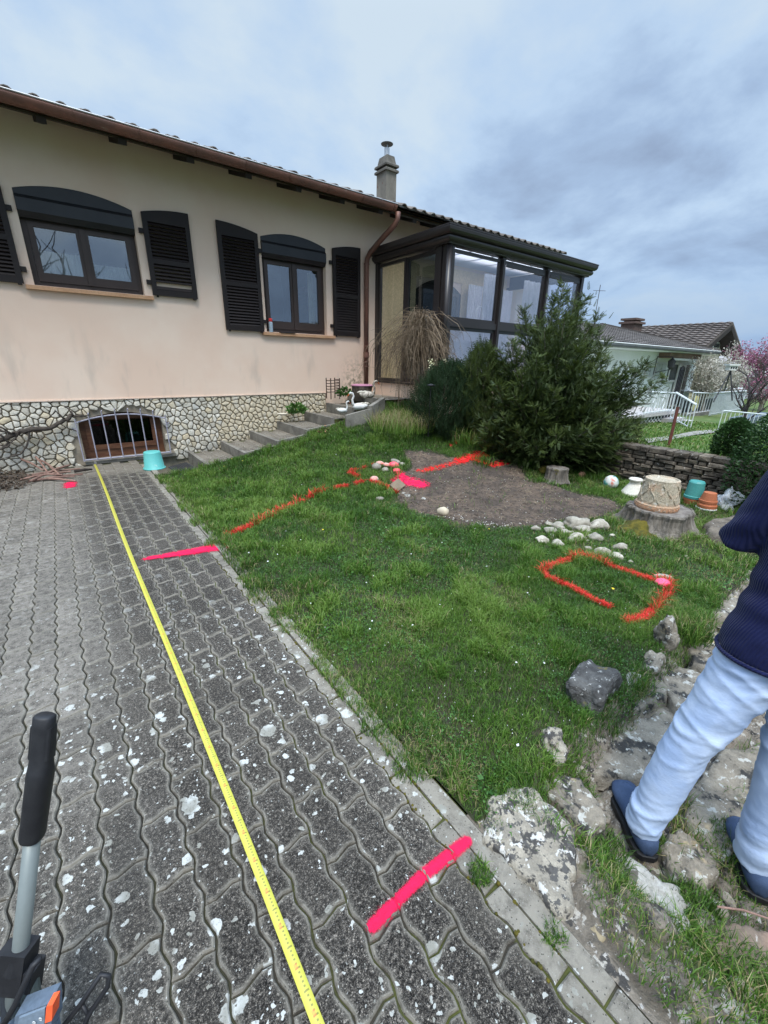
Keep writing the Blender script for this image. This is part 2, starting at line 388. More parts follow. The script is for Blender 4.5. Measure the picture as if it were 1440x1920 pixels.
    col = n.mix(n.math('MULTIPLY', spk, n.math('GREATER_THAN', spr.outputs[0], .72)), col, (.42, .42, .40))
    nt.links.new(col, b.inputs['Base Color']); b.inputs['Roughness'].default_value = .92; b.inputs['Specular IOR Level'].default_value = .15
    nt.links.new(n.bump(n.noise(150, 5, .8), .9, .006), b.inputs['Normal']); return m
M_paver = paver_mat(); M_steppav = paver_mat('step_paver_concrete', 1.75)
M_edge = paver_mat('edge_paver_concrete', 1.05)
M_kerb = paver_mat('kerb_concrete', 1.15)
def bed_mat():
    m, nt, b, out = new_mat('mossy_joint_sand'); n = NB(nt); sep = n.N.new('ShaderNodeSeparateXYZ'); nt.links.new(n.pos(), sep.inputs[0])
    col = n.mix(n.noise(20, 4), (.024, .020, .014), (.05, .043, .030))
    f = n.math('MULTIPLY', n.rng(sep.outputs[0], .05, .5, .25, 1), n.rng(n.noise(4.5, 4, .6), .44, .56))
    col = n.mix(f, col, n.mix(n.noise(90, 3), (.035, .042, .008), (.085, .09, .016))); nt.links.new(col, b.inputs['Base Color']); b.inputs['Roughness'].default_value = .97
    nt.links.new(n.bump(n.noise(160, 4, .7), .8, .006), b.inputs['Normal']); return m
M_bed = bed_mat()
M_mortar = mat('mortar', (.34, .29, .22), (.22, .185, .14), 6, .95, .5, 90, spots=[(5, .6, .1, (.07, .065, .05))])
def stone_mat():
    m, nt, b, out = new_mat('plinth_limestone'); n = NB(nt)
    col = n.ramp(n.objrand(), [(0, (.48, .44, .36)), (.35, (.66, .62, .52)), (.7, (.72, .68, .59)), (.88, (.64, .54, .37)), (1, (.54, .53, .48))])
    col = n.mix(n.rng(n.noise(22, 5, .7), .5, .72, 0, .65), col, (.25, .225, .18))
    col = n.mix(n.rng(n.noise(9, 4), .5, .7, 0, .5), col, (.60, .58, .52))
    sep = n.N.new('ShaderNodeSeparateXYZ'); nt.links.new(n.pos(), sep.inputs[0])
    col = n.mix(n.math('MULTIPLY', n.rng(sep.outputs[2], .35, 0, 0, .5), n.rng(n.noise(6), .4, .6)), col, (.17, .15, .11))
    nt.links.new(col, b.inputs['Base Color']); b.inputs['Roughness'].default_value = .9
    nt.links.new(n.bump(n.noise(60, 5, .7), .6, .008), b.inputs['Normal']); return m
M_stone = stone_mat()
M_dry = mat('drystone', (.165, .135, .10), (.07, .057, .044), 9, .95, .7, 70, rnd=.35, spots=[(22, .62, .05, (.34, .31, .27)), (5, .62, .1, (.08, .075, .04))], bdist=.014)
M_slab = mat('limestone_slab', (.25, .215, .165), (.13, .112, .088), 11, .92, 1., 36, spots=[(11, .54, .07, (.035, .033, .03)), (21, .58, .05, (.40, .385, .34)), (5, .62, .08, (.40, .31, .19)), (42, .62, .05, (.42, .41, .37))], bdist=.016)
M_slab_pale = mat('pale_lichen_slab', (.34, .30, .235), (.21, .185, .145), 13, .92, 1., 36, spots=[(14, .53, .05, (.055, .05, .045)), (38, .55, .04, (.08, .075, .068)), (24, .58, .04, (.48, .46, .42)), (4, .60, .06, (.42, .30, .16))], bdist=.014)
M_darkrock = mat('dark_lichen_rock', (.045, .043, .041), (.10, .098, .092), 16, .9, 1., 40, spots=[(17, .61, .03, (.36, .36, .34)), (42, .62, .04, (.30, .30, .28)), (3.5, .64, .06, (.17, .14, .03))], bdist=.016)
M_white_rock = mat('pale_broken_stone', (.42, .40, .36), (.24, .225, .19), 11, .9, .8, 45, spots=[(9, .54, .06, (.10, .09, .07)), (26, .6, .05, (.14, .12, .09))], bdist=.012)
M_concrete = mat('weathered_concrete', (.235, .22, .19), (.15, .14, .12), 5, .93, .5, 110, spots=[(8, .58, .12, (.09, .085, .07)), (30, .66, .06, (.42, .40, .36))])
M_chim = mat('chimney_concrete', (.17, .155, .13), (.24, .215, .18), 4, .93, .5, 50, stretch=(1, 1, .3), spots=[(12, .62, .08, (.16, .07, .05))])
M_chimcap = mat('chimney_cap_concrete', (.085, .078, .066), (.15, .138, .118), 7, .93, .5, 50)
M_copper = mat('aged_copper', (.20, .088, .062), (.135, .07, .055), 2.4, .5, .15, 30, metal=.25, fine=.12, spec=.5, spots=[(3, .64, .1, (.23, .16, .13))])
M_tinedge = mat('grey_lead_edge', (.42, .41, .40), (.33, .32, .31), 9, .45, metal=.5)
M_tile = mat('roof_tile', (.115, .098, .088), (.19, .165, .145), 7, .9, .4, 60, rnd=.2, spots=[(15, .64, .05, (.32, .32, .27))])
M_tile_nb = mat('neighbour_roof_tile', (.062, .054, .05), (.10, .088, .08), .8, .85, .3, 20, rnd=.15)
M_tile_nb2 = mat('far_roof_tile', (.075, .06, .052), (.115, .093, .08), .8, .85, .3, 20)
M_shut = mat('dark_brown_shutter_paint', (.0085, .0045, .004), (.013, .007, .0055), 5, .6, .1, 60, fine=.1)
M_frame = mat('brown_window_frame', (.045, .029, .024), (.052, .034, .028), 4, .4, fine=.05)
M_rollbox = mat('black_roller_box', (.014, .015, .018), (.02, .021, .024), 4, .38, fine=.05)
M_wood = mat('varnished_brown_wood', (.105, .042, .022), (.16, .072, .036), 5, .5, .1, 40, stretch=(1, 1, 6))
M_sill = mat('sandstone_sill', (.44, .24, .13), (.52, .31, .18), 5, .8, .2, 60)
M_rafter = mat('dark_rafter_wood', (.018, .013, .010), (.028, .02, .016), 6, .8)
M_soffit = mat('soffit_board', (.07, .052, .036), (.05, .038, .027), 3, .85)
M_alu = mat('dark_brown_aluminium', (.022, .018, .0175), (.027, .022, .0215), 3, .36, fine=.05, spec=.5)
M_alu_hi = mat('rail_aluminium_joint', (.07, .065, .065), (.06, .056, .055), 3, .35, metal=.3)
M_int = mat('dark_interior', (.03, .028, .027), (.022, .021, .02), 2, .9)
M_cream_int = mat('cream_interior_wall', (.78, .60, .37), (.74, .57, .35), 2, .9)
M_white = mat('white_paint', (.66, .66, .64), (.60, .60, .58), 3, .6, fine=.05)
M_white_wall = mat('neighbour_white_render', (.74, .78, .76), (.70, .74, .72), 1, .85, fine=.04)
M_cream_wall = mat('far_cream_render', (.66, .60, .44), (.62, .56, .41), 1, .9, fine=.04)
M_curtain = mat('lace_curtain', (.62, .60, .54), (.5, .48, .43), 30, .9, stretch=(1, 1, .15))
M_glass = glass_mat('window_glass', (.8, .84, .86), .16)
M_glass2 = glass_mat('conservatory_glass', (.95, .95, .98), .10)
M_glass_side = glass_mat('conservatory_side_glass', (.93, .93, .9), .015)
M_grate = mat('lavender_painted_iron', (.36, .35, .42), (.30, .29, .35), 9, .6, spots=[(14, .66, .05, (.18, .10, .07))])
M_rustiron = mat('rusty_brown_iron', (.06, .028, .02), (.035, .018, .014), 20, .8, .3, 90)
M_teal = mat('teal_plastic', (.10, .42, .39), (.12, .45, .42), 4, .45, fine=.04, spots=[(9, .7, .06, (.30, .50, .46))])
M_teal_dark = mat('dark_teal_glaze', (.06, .27, .25), (.08, .30, .27), 6, .4)
M_terra = mat('terracotta', (.42, .13, .055), (.36, .115, .05), 7, .8, .2, 80)
M_terra_old = None
M_white_cer = mat('offwhite_ceramic', (.66, .62, .53), (.55, .51, .43), 7, .7, .3, 40)
M_swan = mat('swan_white_glaze', (.70, .70, .68), (.64, .64, .62), 9, .4, fine=.03)
M_orange = mat('orange_beak', (.75, .18, .05), None, 9, .5)
M_pebble = mat('pebble_limestone', (.38, .345, .28), (.24, .215, .17), 18, .9, .6, 60, rnd=.3, spots=[(34, .60, .06, (.15, .13, .10))])
M_rubble = mat('small_pale_grit', (.42, .39, .33), (.5, .48, .44), 30, .9)
PINK = (.95, .035, .105); ORED = (.90, .06, .035)
M_pebble_red = mat('spray_painted_pebble', (.72, .22, .17), (.42, .38, .32), 13, .8, .3, 60)
M_pinkstone = mat('pink_sprayed_stone', (.95, .05, .11), (.85, .16, .16), 9, .7)
M_bark = mat('bark', (.13, .105, .08), (.06, .048, .037), 10, .95, .9, 40, stretch=(2, 2, .4), bdist=.01)
M_barkgrey = mat('grey_stump_wood', (.22, .19, .155), (.09, .078, .064), 12, .95, .9, 46, stretch=(2, 2, .35), bdist=.014, spots=[(4, .62, .08, (.12, .10, .02))])
M_moss = mat('olive_moss', (.045, .045, .006), (.12, .095, .010), 22, .98, .9, 160, bdist=.006)
M_vine = mat('old_vine_bark', (.085, .07, .058), (.045, .037, .031), 18, .95, .8, 90)
M_stick = mat('pruned_stick_bark', (.26, .155, .12), (.17, .10, .078), 14, .85, .3, 90, rnd=.25)
M_litter = mat('brown_litter', (.05, .036, .026), (.09, .065, .045), 30, .95)
M_twig = leaf_mat('dry_tan_twig', (.07, .048, .03), (.25, .185, .12), .8, .0)
M_yew = leaf_mat('yew_needles', (.014, .030, .009), (.080, .112, .022), .55, .16, 2.2)
M_heath = leaf_mat('dark_conifer_needles', (.008, .020, .008), (.030, .062, .022), .55, .15)
M_box = leaf_mat('box_hedge_leaf', (.014, .04, .012), (.055, .12, .03), .5, .2)
M_white_blossom = leaf_mat('white_blossom', (.36, .33, .27), (.62, .58, .50), .8, .2)
M_pink_blossom = leaf_mat('pink_blossom', (.26, .09, .15), (.52, .24, .34), .8, .2)
M_purple = leaf_mat('purple_leaf', (.10, .02, .04), (.2, .05, .08), .6, .2)
M_daisy = mat('daisy_petal', (.80, .80, .78), None, 9, .6)
M_yellow = mat('dandelion_yellow', (.85, .62, .03), None, 9, .6)
M_green_leaf = leaf_mat('broad_green_leaf', (.03, .09, .02), (.11, .24, .045), .5, .25)
M_brownleaf = mat('dry_brown_leaf', (.40, .24, .13), (.28, .15, .08), 12, .85)
M_rubber = mat('black_rubber', (.012, .012, .014), (.018, .018, .02), 30, .55, .15, 300, fine=.08)
M_mattrub = mat('worn_rubber_mat', (.028, .029, .031), (.045, .046, .048), 16, .7, .3, 90)
M_tubegrey = mat('anodised_grey_tube', (.20, .225, .215), (.215, .24, .23), 5, .42, metal=.25, fine=.03)
M_orangep = mat('orange_plastic', (.95, .13, .04), None, 5, .4)
M_panel = mat('blue_grey_panel', (.09, .12, .155), (.11, .14, .18), 8, .4)
def grass_mat():
    m, nt, b, out = new_mat('grass_blade'); n = NB(nt)
    t = n.attr('tint')
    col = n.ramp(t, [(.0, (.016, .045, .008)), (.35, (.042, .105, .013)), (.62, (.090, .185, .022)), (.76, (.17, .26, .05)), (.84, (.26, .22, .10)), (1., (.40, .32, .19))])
    nt.links.new(col, b.inputs['Base Color']); b.inputs['Roughness'].default_value = .5; b.inputs['Specular IOR Level'].default_value = .3
    tr = n.N.new('ShaderNodeBsdfTranslucent'); nt.links.new(col, tr.inputs[0])
    mx = n.N.new('ShaderNodeMixShader'); mx.inputs[0].default_value = .25
    nt.links.new(b.outputs[0], mx.inputs[1]); nt.links.new(tr.outputs[0], mx.inputs[2]); nt.links.new(mx.outputs[0], out.inputs[0])
    return m
M_grass = grass_mat()
M_redgrass = leaf_mat('spray_painted_grass', (.45, .022, .012), (.95, .075, .06), .6, .1, 9)
M_soil = mat('lawn_soil', (.022, .028, .010), (.035, .030, .016), 3, .97, .6, 90)
M_rocksoil = mat('rockery_soil', (.215, .18, .14), (.10, .083, .062), 9, .97, .95, 42, spots=[(5, .60, .08, (.055, .075, .02)), (12, .56, .05, (.05, .045, .04)), (17, .58, .05, (.36, .33, .28)), (48, .6, .05, (.40, .37, .33))], bdist=.025)
def dirt_mat():
    m, nt, b, out = new_mat('bare_dirt'); n = NB(nt)
    col = n.mix(n.rng(n.noise(3, 5, .6), .35, .65), (.135, .094, .064), (.066, .047, .034))
    col = n.mix(n.rng(n.noise(22, 5, .75), .46, .60, 0, .8), col, (.030, .021, .015))
    f = n.noise(60, 3, .8, n.mapping(n.pos(), (.35, 1.6, 1), (0, 0, .6)))
    col = n.mix(n.rng(f, .64, .7, 0, .6), col, (.23, .18, .13))
    v = n.voro(60); col = n.mix(n.rng(v, .13, .06), col, (.36, .34, .30))
    nt.links.new(col, b.inputs['Base Color']); b.inputs['Roughness'].default_value = .97
    nt.links.new(n.bump(n.noise(45, 6, .75), 1., .02), b.inputs['Normal']); return m
M_dirt = dirt_mat()
M_field = mat('far_ground', (.05, .085, .028), (.075, .10, .04), .3, .95)
M_path = mat('grey_garden_path', (.26, .25, .22), (.20, .19, .17), 4, .95)
M_navy = None

# ================================================================= GROUND
def hterrain(X, Y):
    z = np.full_like(X, -.12); z = np.where(X > 5.5, -.35-.9*sstep((X-8)/16), z)
    d = np.hypot(X, Y); return z-.25-2.4*sstep((d-26)/90)*(1)
xs = np.unique(np.concatenate([np.linspace(-900, -60, 12), np.linspace(-60, 70, 60), np.linspace(70, 900, 12)]))
grid('ground', xs, xs, hterrain, M_field)
lawn = grid('lawn', np.linspace(.86, 5.9, 110), np.linspace(.58, 6.12, 120), lambda x, y: hlawn(x, y), M_soil)
rock_ground = grid('rockery_ground', np.linspace(.853, 5.95, 260), np.linspace(-1.6, .62, 150), lambda x, y: hlawn(x, y)+.004+(.085*(fbm(x, y, 6, 8)-.5)+.055*(np.abs(vn(x, y, 13, 9)-.5)*2-.5)+.035*(np.abs(vn(x, y, 37, 10)-.5)*2-.5)+.02*(vn(x, y, 90, 11)-.5))*np.clip((x-.855)/.12, .0, 1)*np.clip((.62-y)/.1, 0, 1)-.008, M_rocksoil)
drive = obj('driveway', MB().box((-5, -6, -.1), (.86, 7.32, -.0125)), M_bed, kind='structure', loc=(0, 0, 0))
terr = grid('terrace_ground', np.linspace(4.55, 12, 4), np.linspace(6.1, 7.3, 3), lambda x, y: 0*x+.84, M_concrete)
bank = grid('house_bank', np.linspace(4.4, 12, 60), np.linspace(4.6, 7.2, 30), lambda x, y: np.where(x < 5.9, np.maximum(hlawn(np.minimum(x, 5.8), np.minimum(y, 6.1)), 0)+.004, .6), M_soil)
# dirt bed outline (photo outline laid on the lawn)
DIRT = [(766, 848), (800, 846), (860, 862), (905, 852), (965, 868), (990, 895), (1060, 922), (1140, 938), (1165, 955), (1120, 968), (1040, 978), (960, 990), (880, 985), (830, 968), (770, 955), (745, 935), (742, 905), (770, 880)]
DP = np.array([GL(x, y)[:2] for x, y in DIRT])
def inpoly(x, y, P):
    x = np.asarray(x); y = np.asarray(y); r = np.zeros(x.shape, bool); n = len(P)
    for i in range(n):
        x0, y0 = P[i]; x1, y1 = P[(i+1) % n]
        c = ((y0 > y) != (y1 > y)) & (x < (x1-x0)*(y-y0)/(y1-y0+1e-12)+x0); r ^= c
    return r
def pdist(x, y, P):      # distance to a closed outline or polyline
    d = np.full(np.shape(x), 1e9)
    for i in range(len(P)-1):
        a = np.array(P[i]); b = np.array(P[i+1]); ab = b-a; t = np.clip(((x-a[0])*ab[0]+(y-a[1])*ab[1])/(ab@ab+1e-12), 0, 1)
        d = np.minimum(d, np.hypot(x-a[0]-t*ab[0], y-a[1]-t*ab[1]))
    return d
DPc = np.vstack([DP, DP[:1]])
def dirtm(x, y):      # signed: >0 inside
    d = pdist(x, y, DPc); return np.where(inpoly(x, y, DP), d, -d)+.16*(fbm(x, y, 4, 21)-.5)+.10*(fbm(x, y, 17, 22)-.5)
def dirt_sheet():
    lo, hi = DP.min(0)-.2, DP.max(0)+.2; xs = np.arange(lo[0], hi[0], .035); ys = np.arange(lo[1], hi[1], .035)
    X, Y = np.meshgrid(xs, ys, indexing='ij'); s = dirtm(X, Y)
    Z = hlawn(X, Y)+np.clip(s*.25, -.02, .012)+.022*(fbm(X, Y, 9, 4)-.5)+.02*(fbm(X, Y, 30, 5)-.5)
    nx, ny = X.shape; i = np.arange(nx*ny).reshape(nx, ny)
    Q = np.stack([i[:-1, :-1], i[1:, :-1], i[1:, 1:], i[:-1, 1:]], -1).reshape(-1, 4)
    ok = (s.reshape(-1)[Q] > -.12).all(1); Q = Q[ok]
    me = np_mesh('dirt_bed', np.stack([X, Y, Z], -1).reshape(-1, 3), None, Q, smooth=True); me.materials.append(M_dirt)
    o = bpy.data.objects.new('dirt_bed', me); C.objects.link(o); o['kind'] = 'structure'
dirt_sheet()

# ================================================================= PAVERS
PW, PL, AW, AE, JT = .1115, .232, .0075, .007, .0062
X0P, Y0P = -.284, 1.004
def paver_mesh():
    W2, L2, j = PW/2, PL/2, JT/2; pts = []
    S = 9
    def side(y, sgn): return sgn*(W2-j)+AW*math.sin(2*PI*2*y/PL)
    for i in range(S): y = -L2+j+(PL-2*j)*i/S; pts.append((side(y, 1), y))
    E_ = 4
    for i in range(E_):
        t = i/E_; x = (W2-j)*(1-2*t); pts.append((x, L2-j+AE*math.sin(2*PI*x/PW)))
    for i in range(S): y = L2-j-(PL-2*j)*i/S; pts.append((side(y, -1), y))
    for i in range(E_):
        t = i/E_; x = -(W2-j)*(1-2*t); pts.append((x, -L2+j+AE*math.sin(2*PI*x/PW)))
    P = np.array(pts); n = len(P)
    def inset(d):
        q = P.copy(); q[:, 0] *= (1-d/W2); q[:, 1] *= (1-d/L2); return q
    rings = [(P, -.03, 0.), (P, -.006, 0.), (inset(.0035), 0., 0.05), (inset(.0085), .0004, .7), (inset(.017), .0004, 1.)]
    V = []; T = []; tint = []
    for q, z, t in rings: V += [(x, y, z) for x, y in q]; tint += [t]*n
    F = []
    for r in range(len(rings)-1):
        for k in range(n): k2 = (k+1) % n; F.append((r*n+k, r*n+k2, (r+1)*n+k2, (r+1)*n+k))
    F.append(tuple((len(rings)-1)*n+k for k in range(n)))
    me = bpy.data.meshes.new('paver'); me.from_pydata(V, [], F); me.update()
    a = me.attributes.new('tint', 'FLOAT', 'POINT'); a.data.foreach_set('value', tint); return me, V, F, tint
PM, PMV, PMF, PMT = paver_mesh(); PM.materials.append(M_paver)
slots = []
for k in range(-24, 9):
    xc = X0P+PW*(k+.5); off = 0 if k % 2 == 0 else PL/2
    yc0 = Y0P+off+PL/2
    for j in range(-26, 28):
        yc = yc0+PL*j
        if yc+PL/2 > 7.28 or yc < -4.9: continue
        slots.append((xc, yc))
def pixq(p):
    q = np.array(p)-CP; d = q@_F
    return (720+FPX*(q@_r)/d, 960-FPX*(q@_u)/d, d) if d > .1 else (-1e4, -1e4, d)
def vis(s):
    x, y, d = pixq((s[0], s[1], 0)); inn = (-60 < x < 1500 and -60 < y < 2010)
    return (0 if inn else 1, math.hypot(s[0], s[1]+0))
slots.sort(key=vis)
for (x, y) in slots[:300]:
    o = obj('paver', PM, None, drive, (x, y, random.uniform(-.003, .001)+.012*(float(vn(x, y, .9))-.5)), (random.gauss(0, .008), random.gauss(0, .006), random.gauss(0, .006)))
V = []; F = []; T = []
for (x, y) in slots[300:]:
    o_ = len(V); z = random.uniform(-.003, .001)+.012*(float(vn(x, y, .9))-.5); tx, ty = random.gauss(0, .008), random.gauss(0, .008)
    V += [(a+x, b+y, c+z+ty*a+tx*b) for a, b, c in PMV]; F += [tuple(i+o_ for i in f) for f in PMF]; T += PMT
me = bpy.data.meshes.new('far_pavers'); me.from_pydata(V, [], F); me.attributes.new('tint', 'FLOAT', 'POINT').data.foreach_set('value', T); me.materials.append(M_paver)
obj('far_pavers', me, None, drive, (0, 0, 0), kind='stuff')
# kerb stones along the lawn, and trimmed edge pavers beside them
XE = X0P+PW*9.
wavex = lambda y: AW*math.sin(2*PI*2*(y-Y0P-PL/2)/PL)
for kk in range(-20, 26):
    y0_, y1_ = Y0P+PL/2+PL*kk+.003, Y0P+PL/2+PL*(kk+1)-.003
    if y1_ > 6.95: break
    left = [(XE+wavex(y0_+(y1_-y0_)*i/10)+.0032, y0_+(y1_-y0_)*i/10) for i in range(11)]; jx = random.uniform(-.003, .003)
    mb = MB(); mb.prism([(.781+jx, y0_+random.uniform(0, .006)), (.781+jx, y1_-random.uniform(0, .006))]+left[::-1], -.03, random.uniform(-.006, .001), .004)
    obj('edge_paver', mb, M_edge, drive)
y = -2.9
while y < 6.3:
    l = 1.; mb = MB()
    mb.prism([(.788, y+.003), (.852, y+.003), (.852+random.uniform(-.004, .004), y+l-.003), (.788, y+l-.003)], -.08, random.uniform(-.004, .008), .006)
    obj('kerb_stone', mb, M_kerb, drive); y += l
# moss and debris in the joint next to the kerb
# ================================================================= HOUSE
house = thing('house', 'long bungalow with cream rendered wall, rubble stone base and dark louvred shutters', 'house', (2, 7.3, 0))
YF = 7.3
# openings: x0,x1,z0,z1(spring),rise
OP = dict(w1=(-.02, 1.20, 2.30, 3.31, .10), w2=(2.96, 4.12, 1.92, 3.30, .10), bas=(.10, 1.16, .05, .59, .12))
def arc(op, x):
    x0, x1, z0, z1, r = op; t = (x-(x0+x1)/2)/((x1-x0)/2); return z1+r*(1-t*t)
def wall_strips(ops, X0, X1, Z0, Z1, Y, depth):
    xs = {X0, X1}
    for o in ops:
        for i in range(17): xs.add(o[0]+(o[1]-o[0])*i/16)
    xs = sorted(xs); mb = MB()
    for a, b in zip(xs[:-1], xs[1:]):
        segs = [(Z0, Z0)]
        cur = [(Z0, Z0)]
        hit = [o for o in ops if a >= o[0]-1e-6 and b <= o[1]+1e-6]
        if not hit: mb.add([(a, Y, Z0), (b, Y, Z0), (b, Y, Z1), (a, Y, Z1)], [(0, 1, 2, 3)]); continue
        o = hit[0]
        mb.add([(a, Y, Z0), (b, Y, Z0), (b, Y, o[2]), (a, Y, o[2])], [(0, 1, 2, 3)])
        za, zb = arc(o, a), arc(o, b)
        mb.add([(a, Y, za), (b, Y, zb), (b, Y, Z1), (a, Y, Z1)], [(0, 1, 2, 3)])
        mb.add([(a, Y, za), (b, Y, zb), (b, Y+depth, zb), (a, Y+depth, za)], [(0, 3, 2, 1)])
        mb.add([(a, Y, o[2]), (b, Y, o[2]), (b, Y+depth, o[2]), (a, Y+depth, o[2])], [(0, 1, 2, 3)])
    for o in ops:
        for x, fl in ((o[0], 0), (o[1], 1)):
            q = [(x, Y, o[2]), (x, Y, o[3]), (x, Y+depth, o[3]), (x, Y+depth, o[2])]; mb.add(q, [(0, 1, 2, 3)] if not fl else [(3, 2, 1, 0)])
    return mb
wm = wall_strips([OP['w1'], OP['w2']], -5., 10.0, .9, 4.25, YF, .26)
wm.box((4.06, YF-.0, -.1), (5.2, YF+.2, .898))
wm.box((-5, YF-.012, .895), (4.06, YF+.02, .912))                       # drip edge of the render
wm.box((10.0, YF, -.3), (10.2, 14, 4.2)); wm.box((-5.2, YF, -.3), (-5, 14, 4.2)); wm.box((-5.2, 14, -.3), (10.2, 14.2, 4.2))
# continue to the conservatory opening (arched dark doorway behind the glass)
obj('wall', wm, M_plaster, house)
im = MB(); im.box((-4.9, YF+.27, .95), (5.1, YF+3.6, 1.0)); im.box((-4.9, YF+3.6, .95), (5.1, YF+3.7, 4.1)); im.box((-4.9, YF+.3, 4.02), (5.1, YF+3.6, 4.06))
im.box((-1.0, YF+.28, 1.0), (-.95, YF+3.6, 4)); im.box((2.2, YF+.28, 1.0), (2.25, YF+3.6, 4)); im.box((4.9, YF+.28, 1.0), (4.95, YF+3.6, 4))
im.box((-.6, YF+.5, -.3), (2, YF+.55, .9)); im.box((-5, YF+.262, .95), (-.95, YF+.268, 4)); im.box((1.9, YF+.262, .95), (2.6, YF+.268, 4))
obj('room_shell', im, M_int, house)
# stone base: backing with mortar, then Voronoi stones
bm_ = wall_strips([OP['bas']], -5., 4.06, -.3, .895, YF+.035, .3); backing = obj('stone_base', bm_, M_mortar, house)
def vor_cells(P, box, K=14):
    cells = []
    for i in range(len(P)):
        d = np.hypot(*(P-P[i]).T); idx = np.argsort(d)[1:K+1]
        poly = [np.array(q, float) for q in ((box[0], box[2]), (box[1], box[2]), (box[1], box[3]), (box[0], box[3]))]
        for j in idx:
            m_ = (P[i]+P[j])/2; nrm = P[j]-P[i]; out = []
            for a in range(len(poly)):
                p, q = poly[a], poly[(a+1) % len(poly)]; dp, dq = (p-m_)@nrm, (q-m_)@nrm
                if dp <= 0: out.append(p)
                if (dp < 0 < dq) or (dq < 0 < dp): out.append(p+(q-p)*dp/(dp-dq))
            poly = out
            if len(poly) < 3: break
        cells.append(poly)
    return cells
def roundpoly(poly, gap):
    P = np.array(poly); c = P.mean(0); n = len(P); out = []
    for k in range(n):
        a, b, d = P[k-1], P[k], P[(k+1) % n]
        for q in ((b+(a-b)*.17), (b+(d-b)*.17)):
            v = c-q; l = np.linalg.norm(v); out.append(q+v/max(l, 1e-6)*min(gap, l*.5))
    return out
def plinth():
    # jittered lattice
    pts = []; s = .086
    for i, x in enumerate(np.arange(-4.6, 4.15, s)):
        for j, z in enumerate(np.arange(-.02, .96, s*.86)):
            pts.append((x+(s/2 if j % 2 else 0)+random.uniform(-.046, .046), z+random.uniform(-.04, .04)))
    P = np.array(pts); keep = rng.random(len(P)) > .10; P = P[keep]
    o = OP['bas']; inb = (P[:, 0] > o[0]-.03) & (P[:, 0] < o[1]+.03) & (P[:, 1] < np.array([arc(o, x) for x in P[:, 0]])+.03); P = P[~inb]
    cells = vor_cells(P, (-4.7, 4.05, -.08, .893)); L = []
    for p, poly in zip(P, cells):
        if len(poly) < 3: continue
        A = np.array(poly)
        if (A.max(0)-A.min(0)).max() > .3: continue
        q = [(x, min(z, .89)) for x, z in roundpoly(poly, .0065)]
        # do not cover the basement opening
        q = [((o[0]-.012 if x < (o[0]+o[1])/2 else o[1]+.012) if (o[0] < x < o[1] and z < arc(o, x) and z < .5) else x, (arc(o, x)+.012 if (o[0] < x < o[1] and .5 <= z < arc(o, x)) else z)) for x, z in q]
        mb = MB(); n = len(q); c = np.mean(q, 0); pr = random.uniform(.006, .018)
        ring = lambda k, yy: [(c[0]+(x-c[0])*k, yy, c[1]+(z-c[1])*k) for x, z in q]
        vs = ring(1, YF+.04)+ring(1, YF+.022-pr*.2)+ring(.84, YF+.012-pr); vs.append((c[0]+random.uniform(-.02, .02), YF+.009-pr+random.uniform(-.004, .004), c[1]+random.uniform(-.015, .015)))
        fs = []
        for r in range(2):
            for k in range(n): k2 = (k+1) % n; fs.append((r*n+k, r*n+k2, (r+1)*n+k2, (r+1)*n+k))
        for k in range(n): fs.append((2*n+k, 2*n+(k+1) % n, 3*n))
        mb.add(vs, fs); px = pixq((c[0], YF, c[1])); L.append((abs(px[0]+0) if px[0] > -30 else 9999, mb, c))
    L.sort(key=lambda t: t[0]); rest = MB()
    # hidden ones (behind the stair) and far ones go into the rest
    for i, (d, mb, c) in enumerate(L):
        if i < 296 and d < 9000: obj('stone', mb, M_stone, backing, smooth=False)
        else: rest.add(mb.v, mb.f)
    obj('more_stones', rest, M_stone, backing, kind='stuff')
plinth()
